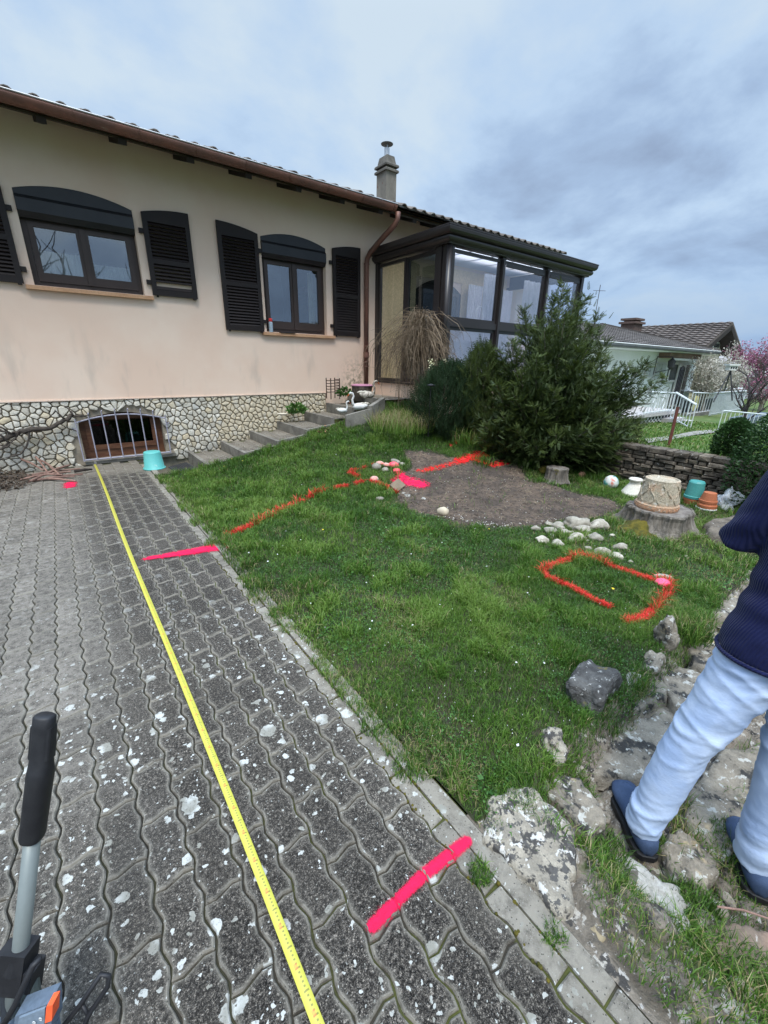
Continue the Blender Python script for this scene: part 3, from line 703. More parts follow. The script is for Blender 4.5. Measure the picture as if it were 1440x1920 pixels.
# ---- windows
def window(op, roller_z, glass_bottom, casements=2, base_frame=.06, ydep=.10, curtain=None):
    x0, x1, z0, z1, r = op; y = YF+ydep; f = MB()
    top = roller_z
    f.box((x0+.002, y, z0+.002), (x0+base_frame, y+.07, top)); f.box((x1-base_frame, y, z0+.002), (x1-.002, y+.07, top))
    f.box((x0+base_frame, y, z0+.002), (x1-base_frame, y+.07, z0+.055)); f.box((x0+base_frame, y, top-.05), (x1-base_frame, y+.07, top))
    fr = obj('window', f, M_frame, house)
    xm = (x0+x1)/2
    for a, b in ((x0+base_frame, xm-.004), (xm+.004, x1-base_frame)):
        s = MB(); w = .062; ys = y-.018
        s.box((a+.002, ys, z0+.058), (a+w, ys+.05, top-.052)); s.box((b-w, ys, z0+.058), (b-.002, ys+.05, top-.052))
        s.box((a+w, ys, z0+.058), (b-w, ys+.05, glass_bottom)); s.box((a+w, ys, top-.052-w*.8), (b-w, ys+.05, top-.052))
        obj('sash', s, M_frame, fr)
        g = MB(); g.box((a+w-.01, ys+.02, glass_bottom-.01), (b-w+.01, ys+.024, top-.052-w*.8+.01)); obj('pane', g, M_glass, fr)
    c = MB(); c.box((xm-.028, y-.034, z0+.06), (xm+.028, y-.019, top-.055)); obj('cover_strip', c, M_frame, fr)
    rb = MB(); yb = YF-.035
    # roller box, with chamfered lower front edge
    prof = [(yb, roller_z+.03), (yb+.05, roller_z-.03), (YF+.12, roller_z-.03), (YF+.12, roller_z+.22), (yb+.045, roller_z+.22), (yb, roller_z+.16)]
    n = len(prof); vs = [(x0+.004, a, b) for a, b in prof]+[(x1-.004, a, b) for a, b in prof]
    rb.add(vs, [tuple(range(n))[::-1], tuple(range(n, 2*n))]+[(k, (k+1) % n, n+(k+1) % n, n+k) for k in range(n)])
    obj('roller_box', rb, M_rollbox, fr)
    ap = MB(); N_ = 14; yy = YF-.006
    top_ = [(x0+.003+(x1-x0-.006)*i/N_, arc(op, x0+(x1-x0)*i/N_)-.003) for i in range(N_+1)]
    pts = [(x0+.003, roller_z+.1)]+top_+[(x1-.003, roller_z+.1)]; n = len(pts)
    ap.add([(a, yy, b) for a, b in pts]+[(a, yy+.05, b) for a, b in pts], [tuple(range(n)), tuple(range(n, 2*n))[::-1]]+[(k, n+k, n+(k+1) % n, (k+1) % n) for k in range(n)])
    obj('arch_panel', ap, M_rollbox, fr)
    return fr
w1 = window(OP['w1'], 3.06, 2.46); w2 = window(OP['w2'], 3.05, 2.10)
# curtains inside
def curtain(x0, x1, z0, z1, y, m, parent, folds=9, amp=.018):
    mb = MB(); n = folds*6
    vs = []
    for i in range(n+1):
        x = x0+(x1-x0)*i/n; yy = y+amp*math.sin(2*PI*folds*i/n)+random.uniform(-.003, .003)
        vs += [(x, yy, z0), (x, yy, z1)]
    mb.add(vs, [(2*i, 2*i+2, 2*i+3, 2*i+1) for i in range(n)]); return obj('curtain', mb, m, parent, smooth=True)
curtain(.03, .60, 2.2, 2.74, YF+.3, M_curtain, w1, 12, .012); curtain(.62, 1.16, 2.2, 2.66, YF+.32, M_curtain, w1, 12, .01)
curtain(3.93, 4.16, 1.9, 2.95, YF+.34, mat('cream_curtain', (.72, .66, .52), (.62, .56, .43), 9, .9), w2, 4, .02)
cb = MB(); cb.box((3.9, YF+.42, 2.62), (4.3, YF+.8, 2.74)); cb.box((3.98, YF+.45, 1.9), (4.3, YF+.8, 2.62)); obj('wooden_cabinet', cb, M_wood, w2)
for (x0, x1, z) in ((-.11, 1.30, 2.29), (2.88, 4.26, 1.91)):
    s = MB(); s.box((x0, YF-.06, z-.045), (x1, YF+.10, z)); obj('sill', s, M_sill, house)
# ---- shutters
def shutter(x0, x1, z0, zh, hinge_left, gap=None):
    y = YF-.05; w = .062; t = .032; outer = zh+.08; hinge = zh
    zl, zr = (hinge, outer) if hinge_left else (outer, hinge)
    def top(x): 
        t_ = (x-x0)/(x1-x0); u = t_ if hinge_left else 1-t_
        return hinge+.08*(1-(1-u)**2)
    f = MB(); f.box((x0, y, z0), (x0+w, y+t, zh-.05)); f.box((x1-w, y, z0), (x1, y+t, zh-.05))
    zm = z0+(zh-z0)*.475
    if gap: zm = z0+(zh-z0)*.43
    f.box((x0+w, y, z0), (x1-w, y+t, z0+.075)); f.box((x0+w, y, zm-.03), (x1-w, y+t, zm+.03))
    zt = zh-.10; N_ = 8; xs = [x0+(x1-x0)*i/N_ for i in range(N_+1)]
    pts = [(x0+w, zt), (x0+w, zh-.0501), (x0, zh-.0499)]+[(x, top(x)) for x in xs]+[(x1, zh-.0499), (x1-w, zh-.0501), (x1-w, zt)]; n = len(pts)
    f.add([(a, y, b) for a, b in pts]+[(a, y+t, b) for a, b in pts], [tuple(range(n)), tuple(range(n, 2*n))[::-1]]+[(k, n+k, n+(k+1) % n, (k+1) % n) for k in range(n)])
    hx = x0 if hinge_left else x1; sg = -1 if hinge_left else 1
    for zz in (z0+.16, zh-.22): f.box((min(hx, hx+sg*.055), y+.012, zz-.028), (max(hx, hx+sg*.055), y+.05, zz+.028))
    ft = MB()
    f.box((x0+.05, y+t, z0-.02), (x0+.075, y+t+.02, z0+.01)); f.box((x1-.06, y-.01, z0-.018), (x1-.02, y+t, z0))
    sh = obj('shutter', f, M_shut, house)
    sm = None
    for a, b in ((z0+.075, zm-.03), (zm+.03, zt)):
        n = max(2, int(round((b-a)/.044))); st = (b-a)/n
        for i in range(n):
            zc = a+st*(i+.5)
            if gap and abs(zc-gap) < st*.55: continue
            if sm is None:
                q = MB(); hw = (x1-x0)/2-w; q.obox((0, 0, 0), (hw, 0, 0), (0, .015, .021), (0, .003, -.002)); sm = q.mesh('slat'); sm.materials.append(M_shut)
            obj('slat', sm, None, sh, ((x0+x1)/2, y+.017, zc))
    return sh
shutter(-.74, -.12, 2.30, 3.31, False); shutter(1.30, 1.90, 2.31, 3.31, True, gap=2.475)
shutter(2.28, 2.90, 1.91, 3.31, False); shutter(4.24, 4.82, 1.92, 3.32, True)
# ---- basement window
o = OP['bas']; f = MB(); y = YF+.16
f.box((o[0], y, o[2]), (o[0]+.07, y+.07, .62)); f.box((o[1]-.07, y, o[2]), (o[1], y+.07, .62)); f.box((o[0]+.07, y, o[2]), (o[1]-.07, y+.07, .17))
f.box((o[0]+.07, y+.02, .58), (o[1]-.07, y+.07, .68)); f.box((o[0]+.07, y-.02, .17), (o[0]+.14, y+.05, .6)); f.box((o[1]-.14, y-.02, .17), (o[1]-.07, y+.05, .6))
f.box((o[0]+.14, y-.02, .17), (o[1]-.14, y+.05, .235))
bw = obj('basement_window', f, M_wood, house)
g = MB(); g.box((o[0]+.13, y+.02, .225), (o[1]-.13, y+.026, .60)); obj('pane', g, glass_mat('cellar_glass', (.25, .28, .28), .02), bw)
s = MB(); s.box((o[0]-.02, YF-.05, .0), (o[1]+.12, YF+.16, .045)); obj('cellar_sill', s, M_concrete, house)
grate = MB(); yg = YF-.075
xl, xr = .07, 1.2
gz = lambda x: .60+.09*(1-((x-.63)/.57)**2)
grate.tube([(xl+(xr-xl)*i/12-.0, yg, gz(xl+(xr-xl)*i/12)) for i in range(13)], .011, 6)
grate.tube([(xl, yg, .075), (xr, yg, .075)], .011, 6)
gr = obj('window_grate', grate, M_grate, house)
for i in range(8):
    x = xl+(xr-xl)*i/7; top = gz(x)+(.07 if 0 < i < 7 else .05); q = MB()
    q.tube([(x, yg-.012, .06), (x, yg-.012, top)], .0085, 6)
    if 0 < i < 7: q.tube([(x, yg-.012, top), (x+.004, yg-.03, top+.012), (x, yg-.05, top)], .008, 6)
    else: q.tube([(x, yg, .5), (x-.05 if i == 0 else x+.05, YF, .52)], .008, 6)
    obj('bar', q, M_grate, gr)
# ---- eaves, roof, gutter
RS = .335; YG = 6.6; ZG = 3.88        # roof slope, gutter centre
zr = lambda y: 3.93+(y-YG)*RS
XR0, XR1 = -5.6, 10.25
sf = MB(); ang = math.atan(RS)
sf.add([(XR0, YG+.06, zr(YG+.06)-.10), (XR1, YG+.06, zr(YG+.06)-.10), (XR1, YF+.25, zr(YF+.25)-.10), (XR0, YF+.25, zr(YF+.25)-.10),
        (XR0, YG+.06, zr(YG+.06)-.08), (XR1, YG+.06, zr(YG+.06)-.08), (XR1, YF+.25, zr(YF+.25)-.08), (XR0, YF+.25, zr(YF+.25)-.08)],
       [(0, 3, 2, 1), (4, 5, 6, 7), (0, 1, 5, 4), (1, 2, 6, 5), (2, 3, 7, 6), (3, 0, 4, 7)])
roof = obj('roof', MB().add([(XR0, YG-.02, zr(YG)-.03), (XR1, YG-.02, zr(YG)-.03), (XR1, 10.8, zr(10.8)-.03), (XR0, 10.8, zr(10.8)-.03), (XR1, 15, zr(10.8)-.03-4.2*RS), (XR0, 15, zr(10.8)-.03-4.2*RS)],
                            [(0, 1, 2, 3), (3, 2, 4, 5)]), M_tile, house)
obj('soffit', sf, M_soffit, roof)
k = 0; x = -.93
for i in range(-6, 16):
    x = .37+.74*i
    q = MB(); q.bar((x, YG+.03, zr(YG+.03)-.125), (x, YF+.2, zr(YF+.2)-.125), .085, .055); obj('rafter', q, M_rafter, roof)
# tiles: first two rows individually, the rest joined
def tile_mesh():
    w, l = .30, .42; mb = MB(); n = 8; vs = []
    prof_ = None; prof = [(-.15, .012), (-.11, .0), (-.05, -.004), (.0, .0), (.03, .022), (.07, .033), (.11, .031), (.145, .015), (.155, .0)]
    prof = [(a*.74, b) for a, b in prof]
    for yy, dz in ((0., .0), (l, .0)):
        for a, b in prof: vs.append((a, yy, b+dz+.018))
        for a, b in prof: vs.append((a, yy, b+dz-.0))
    n = len(prof); fs = []
    for i in range(n-1):
        fs.append((i, i+1, 2*n+i+1, 2*n+i)); fs.append((n+i, 3*n+i, 3*n+i+1, n+i+1)); fs.append((i, n+i, n+i+1, i+1))
    mb.add(vs, fs); return mb
tmb = tile_mesh(); tm = tmb.mesh('roof_tile', True); tm.materials.append(M_tile)
rest = MB(); nx = int((XR1-XR0)/.222)
for r in range(12):
    y0 = YG-.075+r*.345
    for i in range(nx):
        x = XR0+.11+.222*i; z = zr(y0)+.03+random.uniform(-.006, .006)
        if r < 2 and -2.2 < x < 11.2: obj('roof_tile', tm, None, roof, (x, y0, z), (ang-.035, 0, random.gauss(0, .008)))
        else:
            ca, sa = math.cos(ang-.035), math.sin(ang-.035)
            rest.add([(a+x, y0+b*ca-c*sa, z+b*sa+c*ca) for a, b, c in tmb.v], tmb.f)
obj('upper_tiles', rest, M_tile, roof, smooth=True, kind='stuff')
gt = MB(); XGE = 5.05
n = 12; R_ = .082
for (a, b) in ((XR0, XGE),):
    vs = []
    for x in (a, b):
        for i in range(n+1):
            q = PI+PI*i/n; vs.append((x, YG-.04+R_*math.cos(q), ZG+.05+R_*math.sin(q)))
        for i in range(n+1):
            q = 2*PI-PI*i/n; vs.append((x, YG-.04+(R_-.006)*math.cos(q), ZG+.05+(R_-.006)*math.sin(q)))
    m_ = 2*(n+1); fs = [(k, (k+1) % m_, m_+(k+1) % m_, m_+k) for k in range(m_)]+[tuple(range(m_)), tuple(range(m_, 2*m_))[::-1]]
    gt.add(vs, fs)
gut = obj('gutter', gt, M_copper, house, smooth=True)
q = MB(); q.tube([(XR0, YG-.04-R_, ZG+.058), (XGE, YG-.04-R_, ZG+.058)], .009, 6); obj('gutter_bead', q, M_tinedge, gut)
q = MB(); q.box((XR0, YG-.035, ZG+.062), (XR1-.3, YG-.02, ZG+.085)); obj('eaves_flashing', q, M_tinedge, gut)
for i in range(-6, 14):
    x = .02+.62*i
    if x > XGE: continue
    q = MB(); vs = []
    for xx in (x, x+.016):
        for i2 in range(n+1): a = PI+PI*i2/n; vs.append((xx, YG-.04+(R_+.004)*math.cos(a), ZG+.05+(R_+.004)*math.sin(a)))
    q.add(vs, [(k, k+1, n+1+k+1, n+1+k) for k in range(n)]); obj('gutter_bracket', q, M_copper, gut)
# downpipe
dp = MB(); XP = 4.94; YP = YF-.07
P0 = (5.12, YG-.04, ZG-.02); pts = [P0, (5.12, YG-.03, ZG-.12), (5.09, YG+.0, ZG-.2), (5.0, YG+.35, ZG-.42), (XP+.01, YP-.1, ZG-.55), (XP, YP-.02, ZG-.64), (XP, YP, ZG-.75), (XP, YP, .95)]
dp.tube(pts, .045, 12); dpo = obj('downpipe', dp, M_copper, house, smooth=True)
for z, h_, r_ in ((3.15, .02, .052), (1.75, .018, .052), (1.55, .10, .056), (1.46, .018, .06), (1.38, .02, .053)):
    q = MB(); q.lathe([(r_, z), (r_, z+h_)], (XP, YP, 0), 14); obj('pipe_collar', q, M_copper, dpo, smooth=False)
# chimney
cx, cy_ = 6.055, 8.165; ch = MB(); zb = zr(8)-.3
ch.box((5.93, 8., zb), (6.18, 8.33, 5.02)); cho = obj('chimney', ch, M_chim, house)
q = MB()
q.prism([(5.895, 7.965), (6.215, 7.965), (6.215, 8.365), (5.895, 8.365)], 5.02, 5.065, .015); q.box((5.945, 8.015, 5.065), (6.165, 8.315, 5.105))
q.prism([(5.895, 7.965), (6.215, 7.965), (6.215, 8.365), (5.895, 8.365)], 5.105, 5.15, .015)
q.add([(5.935, 8.005, 5.15), (6.175, 8.005, 5.15), (6.175, 8.325, 5.15), (5.935, 8.325, 5.15), (5.965, 8.035, 5.29), (6.145, 8.035, 5.29), (6.145, 8.295, 5.29), (5.965, 8.295, 5.29)],
      [(4, 5, 6, 7), (0, 1, 5, 4), (1, 2, 6, 5), (2, 3, 7, 6), (3, 0, 4, 7)])
obj('chimney_cap', q, M_chimcap, cho)
q = MB(); q.lathe([(.052, 5.29), (.052, 5.44)], (cx, cy_, 0), 16)
for a in range(3): t = a*2.1; q.tube([(cx+.045*math.cos(t), cy_+.045*math.sin(t), 5.4), (cx+.045*math.cos(t), cy_+.045*math.sin(t), 5.51)], .008, 5)
obj('flue_pipe', q, mat('galvanised_flue', (.55, .56, .58), (.48, .5, .52), 9, .35, metal=.8), cho, smooth=False)
q = MB(); q.lathe([(.118, 5.50), (.122, 5.508), (.04, 5.535), (.0, 5.54)], (cx, cy_, 0), 20, capt=False); obj('rain_cap', q, mat('dull_metal_cap', (.16, .15, .14), (.12, .115, .11), 9, .5, metal=.5), cho)

# ================================================================= CONSERVATORY
cons = thing('conservatory', 'dark brown aluminium glazed conservatory with stepped cornice at the house corner', 'conservatory', (7.2, 6.3, .9))
XC0, XC1, YC = 5.2, 9.15, 5.38
base = MB(); base.box((XC0+.01, YC+.01, .3), (XC1-.01, YF-.001, 1.12)); obj('base_wall', base, M_plaster, cons)
fl = MB(); fl.box((XC0+.06, YC+.06, 1.1205), (XC1-.06, YF-.002, 1.15)); obj('floor', fl, mat('beige_floor_tile', (.45, .40, .33), None, 3, .6), cons)
def frame_rect(mb, axis, c, a0, a1, z0, z1, w, d):   # rectangle frame in plane; axis 'x' -> plane y=c
    if axis == 'x':
        mb.box((a0, c, z0), (a0+w, c+d, z1)); mb.box((a1-w, c, z0), (a1, c+d, z1)); mb.box((a0+w, c, z0), (a1-w, c+d, z0+w)); mb.box((a0+w, c, z1-w), (a1-w, c+d, z1))
    else:
        mb.box((c, a0, z0), (c+d, a0+w, z1)); mb.box((c, a1-w, z0), (c+d, a1, z1)); mb.box((c, a0+w, z0), (c+d, a1-w, z0+w)); mb.box((c, a0+w, z1-w), (c+d, a1-w, z1))
ZT, ZS = 3.2, 2.1
posts = [XC0, 6.50, 7.83, XC1-.1]
for i, xp in enumerate(posts):
    q = MB(); wd = .13 if i == 0 else .085; q.box((xp, YC-.012, 1.12), (xp+wd, YC+.11, ZT))
    if i in (1, 2): q.box((xp+.012, YC-.03, 1.15), (xp+.05, YC-.0125, ZT-.03))
    obj('post', q, M_alu, cons)
q = MB(); q.tube([(XC0+.03, YC+.0, 1.12), (XC0+.03, YC, ZT)], .05, 12); obj('corner_post', q, M_alu, cons, smooth=True)
for i in range(3):
    a = posts[i]+(.13 if i == 0 else .085)+.001; b = posts[i+1]-.001
    q = MB(); frame_rect(q, 'x', YC+.02, a, b, ZS+.055, ZT-.03, .045, .05)
    if i: q.box((a+.05, YC+.01, ZT-.13), (b-.04, YC+.019, ZT-.08))
    fr = obj('window', q, M_alu, cons)
    g = MB(); g.box((a+.04, YC+.04, ZS+.09), (b-.04, YC+.045, ZT-.07)); obj('pane', g, M_glass2, fr)
    q = MB(); q.box((a, YC-.008, ZS-.05), (b, YC+.09, ZS+.054)); obj('transom', q, M_alu, cons)
    q = MB(); frame_rect(q, 'x', YC+.02, a, b, 1.13, ZS-.051, .05, .05); fr = obj('lower_window', q, M_alu, cons)
    g = MB(); g.box((a+.045, YC+.04, 1.17), (b-.045, YC+.045, ZS-.09)); obj('pane', g, M_glass2, fr)
# handle rail behind first pane
q = MB(); q.tube([(6.18, YC+.2, 2.05), (6.18, YC+.2, 2.38), (6.22, YC+.2, 2.43), (6.30, YC+.2, 2.43), (6.34, YC+.2, 2.38), (6.34, YC+.2, 2.05)], .01, 6); tag(obj('white_rail_bracket', q, M_white), 'white bent rail standing behind the first upper conservatory pane', 'rail')
# side wall (faces -X): fixed pane, sliding door
q = MB(); q.box((XC0-.01, YC+.135, 1.12), (XC0+.08, YC+.20, ZT)); q.box((XC0-.005, YC+.203, 1.12), (XC0+.07, YC+.26, ZT)); obj('side_post', q, M_alu, cons)
q = MB(); q.box((XC0-.012, 7.2, 1.12), (XC0+.08, YF-.003, ZT)); obj('wall_profile', q, M_alu, cons)
q = MB(); frame_rect(q, 'y', XC0+.0, 6.40, 7.197, 1.13, ZT-.02, .05, .05); fr = obj('side_window', q, M_alu, cons)
g = MB(); g.box((XC0+.02, 6.44, 1.17), (XC0+.025, 7.16, ZT-.06)); obj('pane', g, M_glass_side, fr)
q = MB(); frame_rect(q, 'y', XC0+.03, YC+.262, 6.397, 1.13, ZT-.02, .055, .04); q.box((XC0+.015, 6.36, 1.14), (XC0+.0295, 6.395, ZT-.03)); fr = obj('sliding_door', q, M_alu, cons)
g = MB(); g.box((XC0+.045, YC+.3, 1.17), (XC0+.05, 6.35, ZT-.06)); obj('pane', g, glass_mat('door_glass', (.45, .5, .5), .05), fr)
q = MB(); q.box((XC0-.02, YC+.13, 1.085), (XC0+.09, YF-.01, 1.119)); obj('threshold', q, M_alu, cons)
# right end wall
q = MB(); frame_rect(q, 'y', XC1-.09, YC+.115, YF-.01, 1.13, ZT, .06, .06); fr = obj('end_window', q, M_alu, cons)
g = MB(); g.box((XC1-.07, YC+.16, 1.18), (XC1-.065, YF-.06, ZT-.05)); obj('pane', g, M_glass2, fr)
# cornice: moulded gutter profile swept round three sides
prof = [(.00, 3.195), (-.05, 3.2), (-.055, 3.225), (-.085, 3.24), (-.112, 3.27), (-.122, 3.305), (-.118, 3.335), (-.10, 3.352), (-.135, 3.362), (-.165, 3.385), (-.185, 3.425), (-.192, 3.475), (-.19, 3.50), (-.198, 3.505), (-.198, 3.53), (-.0, 3.535)]
prof = [(a*.8, 3.2+(b-3.195)*.68) for a, b in prof]
q = MB(); n = len(prof); vs = []
for a, b in prof: vs.append((XC0+a, YF-.003, b))
for a, b in prof: vs.append((XC0+a, YC-.015+a, b))
for a, b in prof: vs.append((XC1-a+.02, YC-.015+a, b))
for a, b in prof: vs.append((XC1-a+.02, YF-.003, b))
fs = []
for s in range(3):
    for k in range(n): k2 = (k+1) % n; fs.append((s*n+k, (s+1)*n+k, (s+1)*n+k2, s*n+k2))
q.add(vs, fs); obj('cornice', q, M_alu, cons)
q = MB(); q.box((XC0+.002, YC-.01, ZT+.002), (XC1, YC+.1, 3.41)); q.box((XC0+.002, YC+.1, ZT+.002), (XC0+.1, YF-.004, 3.41)); obj('ring_beam', q, M_alu, cons)
m, nt, b, out = new_mat('polycarbonate_roof'); tr = nt.nodes.new('ShaderNodeBsdfTranslucent'); tr.inputs[0].default_value = (.70, .70, .72, 1); nt.links.new(tr.outputs[0], out.inputs[0])
q = MB(); q.add([(XC0+.101, YC+.101, 3.39), (XC1-.0, YC+.101, 3.39), (XC1-.0, YF-.004, 3.45), (XC0+.101, YF-.004, 3.45)], [(0, 1, 2, 3)]); obj('roof_panel', q, m, cons)
for i in range(6): x = XC0+.7+i*.62; q = MB(); q.bar((x, YC+.105, 3.425), (x, YF-.01, 3.485), .05, .04); obj('roof_bar', q, M_alu, cons)
# house wall inside: arched dark doorway, pale sheets in place of pane reflections, furniture
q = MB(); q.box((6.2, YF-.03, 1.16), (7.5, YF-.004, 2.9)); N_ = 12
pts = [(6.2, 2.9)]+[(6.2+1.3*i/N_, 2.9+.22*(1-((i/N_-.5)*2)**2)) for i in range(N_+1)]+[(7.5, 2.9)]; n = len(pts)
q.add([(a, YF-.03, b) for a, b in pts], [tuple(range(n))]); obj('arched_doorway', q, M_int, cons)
q = MB(); frame_rect(q, 'x', YF-.06, 6.28, 6.86, 1.17, 2.9, .06, .025); frame_rect(q, 'x', YF-.06, 6.88, 7.42, 1.17, 2.9, .06, .025); obj('inner_door_frame', q, M_frame, cons)
M_lav = mat('pale_pane_reflection', (.70, .68, .70), (.63, .61, .64), 3, .9)
for (a, b, z0_, yy) in ((7.55, 8.0, 1.2, YF-.2), (8.2, 9.0, 1.2, YF-.25), (6.9, 7.45, 1.3, 6.1), (8.0, 8.9, 1.9, 6.0)): curtain(a, b, z0_, 3.1, yy, M_lav, cons, 5, .03)  # curtain shapes added; their pale colour stands in for reflections in the panes
q = MB(); q.box((XC0+.11, YF-.025, 1.155), (6.19, YF-.004, 3.38)); q.box((7.52, YF-.025, 1.155), (XC1-.11, YF-.004, 3.38)); q.box((6.19, YF-.025, 3.13), (7.52, YF-.004, 3.38)); obj('inner_wall_face', q, M_cream_int, cons)
q = MB(); q.box((6.0, 6.3, 1.16), (7.6, 6.9, 1.9)); q.box((6.0, 6.75, 1.9), (7.6, 6.9, 2.35)); tag(obj('garden_sofa', q, mat('white_cover', (.66, .66, .68), (.58, .58, .61), 4, .9)), 'white covered garden sofa inside the conservatory behind the front glass', 'sofa')

# ================================================================= STAIRS
stairs = thing('garden_stairs', 'low concrete steps paved in grey wavy blocks rising along the house wall', 'stairs', (3, 6.6, 0))
sx = [1.45, 1.98, 2.49, 3.00, 3.55, 4.02, 4.5]; st = [.05, .17, .30, .43, .57, .71, .85]; yend = [6.14, 6.12, 6.1, 6.12, 6.22, 6.24, 6.24]
PS = PM.copy(); PS.materials.clear(); PS.materials.append(M_steppav)
for i in range(7):
    x0 = sx[i]; x1 = sx[i+1] if i < 6 else 5.18; z = st[i]
    for a, b in ((yend[i], (yend[i]+7.24)/2-.002), ((yend[i]+7.24)/2+.002, 7.24)):
        q = MB(); q.box((x0, a, z-.22), (x0+.055, b, z+.008)); obj('step_kerb', q, M_concrete, stairs)
    q = MB(); q.box((x0+.056, yend[i], z-.3), (x1-.001, 7.25, z-.022)); obj('step_bed', q, M_bed, stairs)
    nxp = max(1, int((x1-x0-.06)/PW)); 
    for a in range(nxp):
        y = yend[i]+PL/2+.01+(PL/2 if a % 2 else 0); xc = x0+.064+PW*(a+.5)
        while y+PL/2 < 7.26:
            obj('paver', PS, None, stairs, (xc, y, z+random.uniform(-.008, -.001)), (random.gauss(0, .01), random.gauss(0, .01), random.gauss(0, .01))); y += PL
# low kerb along the lawn side of the stair
for i in range(6):
    x0, x1 = sx[i], sx[i+1]; y = yend[i]
    mb = MB(); mb.add([(x0+.0, y-.055, st[i]-.3), (x1-.004, y-.055, st[i]-.2), (x1-.004, y-.002, st[i]-.2), (x0, y-.002, st[i]-.3),
                       (x0+.0, y-.055, st[i]+.01), (x1-.004, y-.055, st[i]+.07), (x1-.004, y-.002, st[i]+.07), (x0, y-.002, st[i]+.01)],
                      [(0, 3, 2, 1), (4, 5, 6, 7), (0, 1, 5, 4), (1, 2, 6, 5), (2, 3, 7, 6), (3, 0, 4, 7)])
    if i < 4: obj('side_kerb', mb, M_concrete, stairs)
a1, a2, a3 = G(649, 779, .66), G(697, 766, .76), G(722, 750, .86)
kw = thing('low_concrete_wall', 'low grey concrete edging wall the swan figurines stand on', 'wall', (a1[0], a1[1], .4))
def wallseg(p, q_, z0, z1a, z1b, w=.07):
    p = np.array(p[:2]); q_ = np.array(q_[:2]); d = (q_-p)/np.linalg.norm(q_-p); nn = np.array([-d[1], d[0]])*w; mb = MB()
    A = [p, q_, q_+nn, p+nn]; mb.add([(a[0], a[1], z0) for a in A]+[(A[0][0], A[0][1], z1a), (A[1][0], A[1][1], z1b), (A[2][0], A[2][1], z1b), (A[3][0], A[3][1], z1a)],
        [(0, 3, 2, 1), (4, 5, 6, 7), (0, 1, 5, 4), (1, 2, 6, 5), (2, 3, 7, 6), (3, 0, 4, 7)]); return mb
obj('wall_block', wallseg(a1, a2, .2, .66, .76), M_concrete, kw); obj('wall_block', wallseg(a2, a3, .2, .80, .90), M_concrete, kw)
# ================================================================= RETAINING WALL (property boundary, runs towards the house)
XW = 5.98
rw = thing('drystone_wall', 'dark drystone retaining wall of thin rough courses behind the upturned pots', 'wall', (XW, 2.2, 0))
obj('wall_core', MB().box((XW+.05, .2, -.3), (XW+.5, 5.2, .44)), M_rocksoil, rw)
stones = []
z = -.05
while z < .47:
    h = random.uniform(.035, .07); y = .2+random.uniform(-.1, 0)
    if z+h > .47: h = .5-z
    while y < 5.2:
        l = random.uniform(.08, .26); pr = random.uniform(0, .045); mb = MB(); g = .006
        a = [(XW-pr+.0, y+g), (XW+.12, y+g), (XW+.12, y+l-g), (XW-pr+random.uniform(-.01, .01), y+l-g)]
        c = np.array([XW+.05, y+l/2]); j = lambda s=.012: random.uniform(-s, s)
        x0 = XW-pr; vs = [(XW+.2, y+g, z+g), (XW+.2, y+l-g, z+g), (XW+.2, y+l-g, z+h), (XW+.2, y+g, z+h)]
        vs += [(x0+.02, y+g, z+g), (x0+.02, y+l-g, z+g+j(.006)), (x0+.02, y+l-g, z+h+j(.006)), (x0+.02, y+g, z+h)]
        vs += [(x0+j(.007), y+g+l*.06, z+g+h*.12), (x0+j(.007), y+l-g-l*.06, z+g+h*.10+j(.006)), (x0+j(.007), y+l-g-l*.07, z+h*.90), (x0+j(.007), y+g+l*.05, z+h*.92)]
        vs.append((x0-.002+j(.006), y+l/2+j(.03), z+h/2+j(.01)))
        fs = [(8+k, 8+(k+1) % 4, 12) for k in range(4)]
        for r in range(2):
            for k in range(4): fs.append((r*4+k, r*4+(k+1) % 4, (r+1)*4+(k+1) % 4, (r+1)*4+k))
        mb.add(vs, fs); pp = pixq((x0, y+l/2, z+h/2)); stones.append((0 if 1150 < pp[0] < 1420 else 1, y, mb)); y += l
    z += h
stones.sort(key=lambda t: (t[0], t[1])); rest = MB()
for i, (v_, y, mb) in enumerate(stones):
    if i < 290: obj('stone', mb, M_dry, rw)
    else: rest.add(mb.v, mb.f)
if rest.v: obj('more_stones', rest, M_dry, rw, kind='stuff')

# ================================================================= NEIGHBOUR GARDEN
def hnb(x, y):
    x = np.asarray(x, float); y = np.asarray(y, float)
    return .47-1.02*np.clip((x-6.5)/9, 0, 1)**1.0-.25*np.clip((x-16)/12, 0, 1)+.04*(fbm(x, y, 1.1, 9)-.5)
nbl = grid('neighbour_lawn', np.linspace(6.1, 46, 120), np.linspace(-12, 16, 90), hnb, mat('neighbour_grass_ground', (.06, .115, .022), (.11, .135, .04), 1.2, .95, .5, 40, spots=[(3, .6, .1, (.2, .19, .09))]))
def GN(x, y):
    z = .3
    for _ in range(40): p = G(x, y, z); z = .7*z+.3*float(hnb(p[0], p[1]))
    return np.array([p[0], p[1], z])
pp = [GN(x, y) for x, y in ((1208, 826), (1262, 818), (1300, 810), (1345, 806), (1350, 811), (1300, 817), (1262, 826), (1214, 834))]
q = MB(); q.add([(p[0], p[1], p[2]+.03) for p in pp], [(0, 1, 6, 7), (1, 2, 5, 6), (2, 3, 4, 5)]); obj('garden_path', q, M_path, kind='structure')
YN = 9.0
nh = thing('neighbour_house', 'white single storey neighbouring house with grey tiled hip roof beyond the yew', 'house', (24, 10, -.9))
q = MB(); q.box((13.5, YN, -1.2), (27.62, 18, 2.12)); obj('wall', q, M_white_wall, nh)
Ye = YN-.9
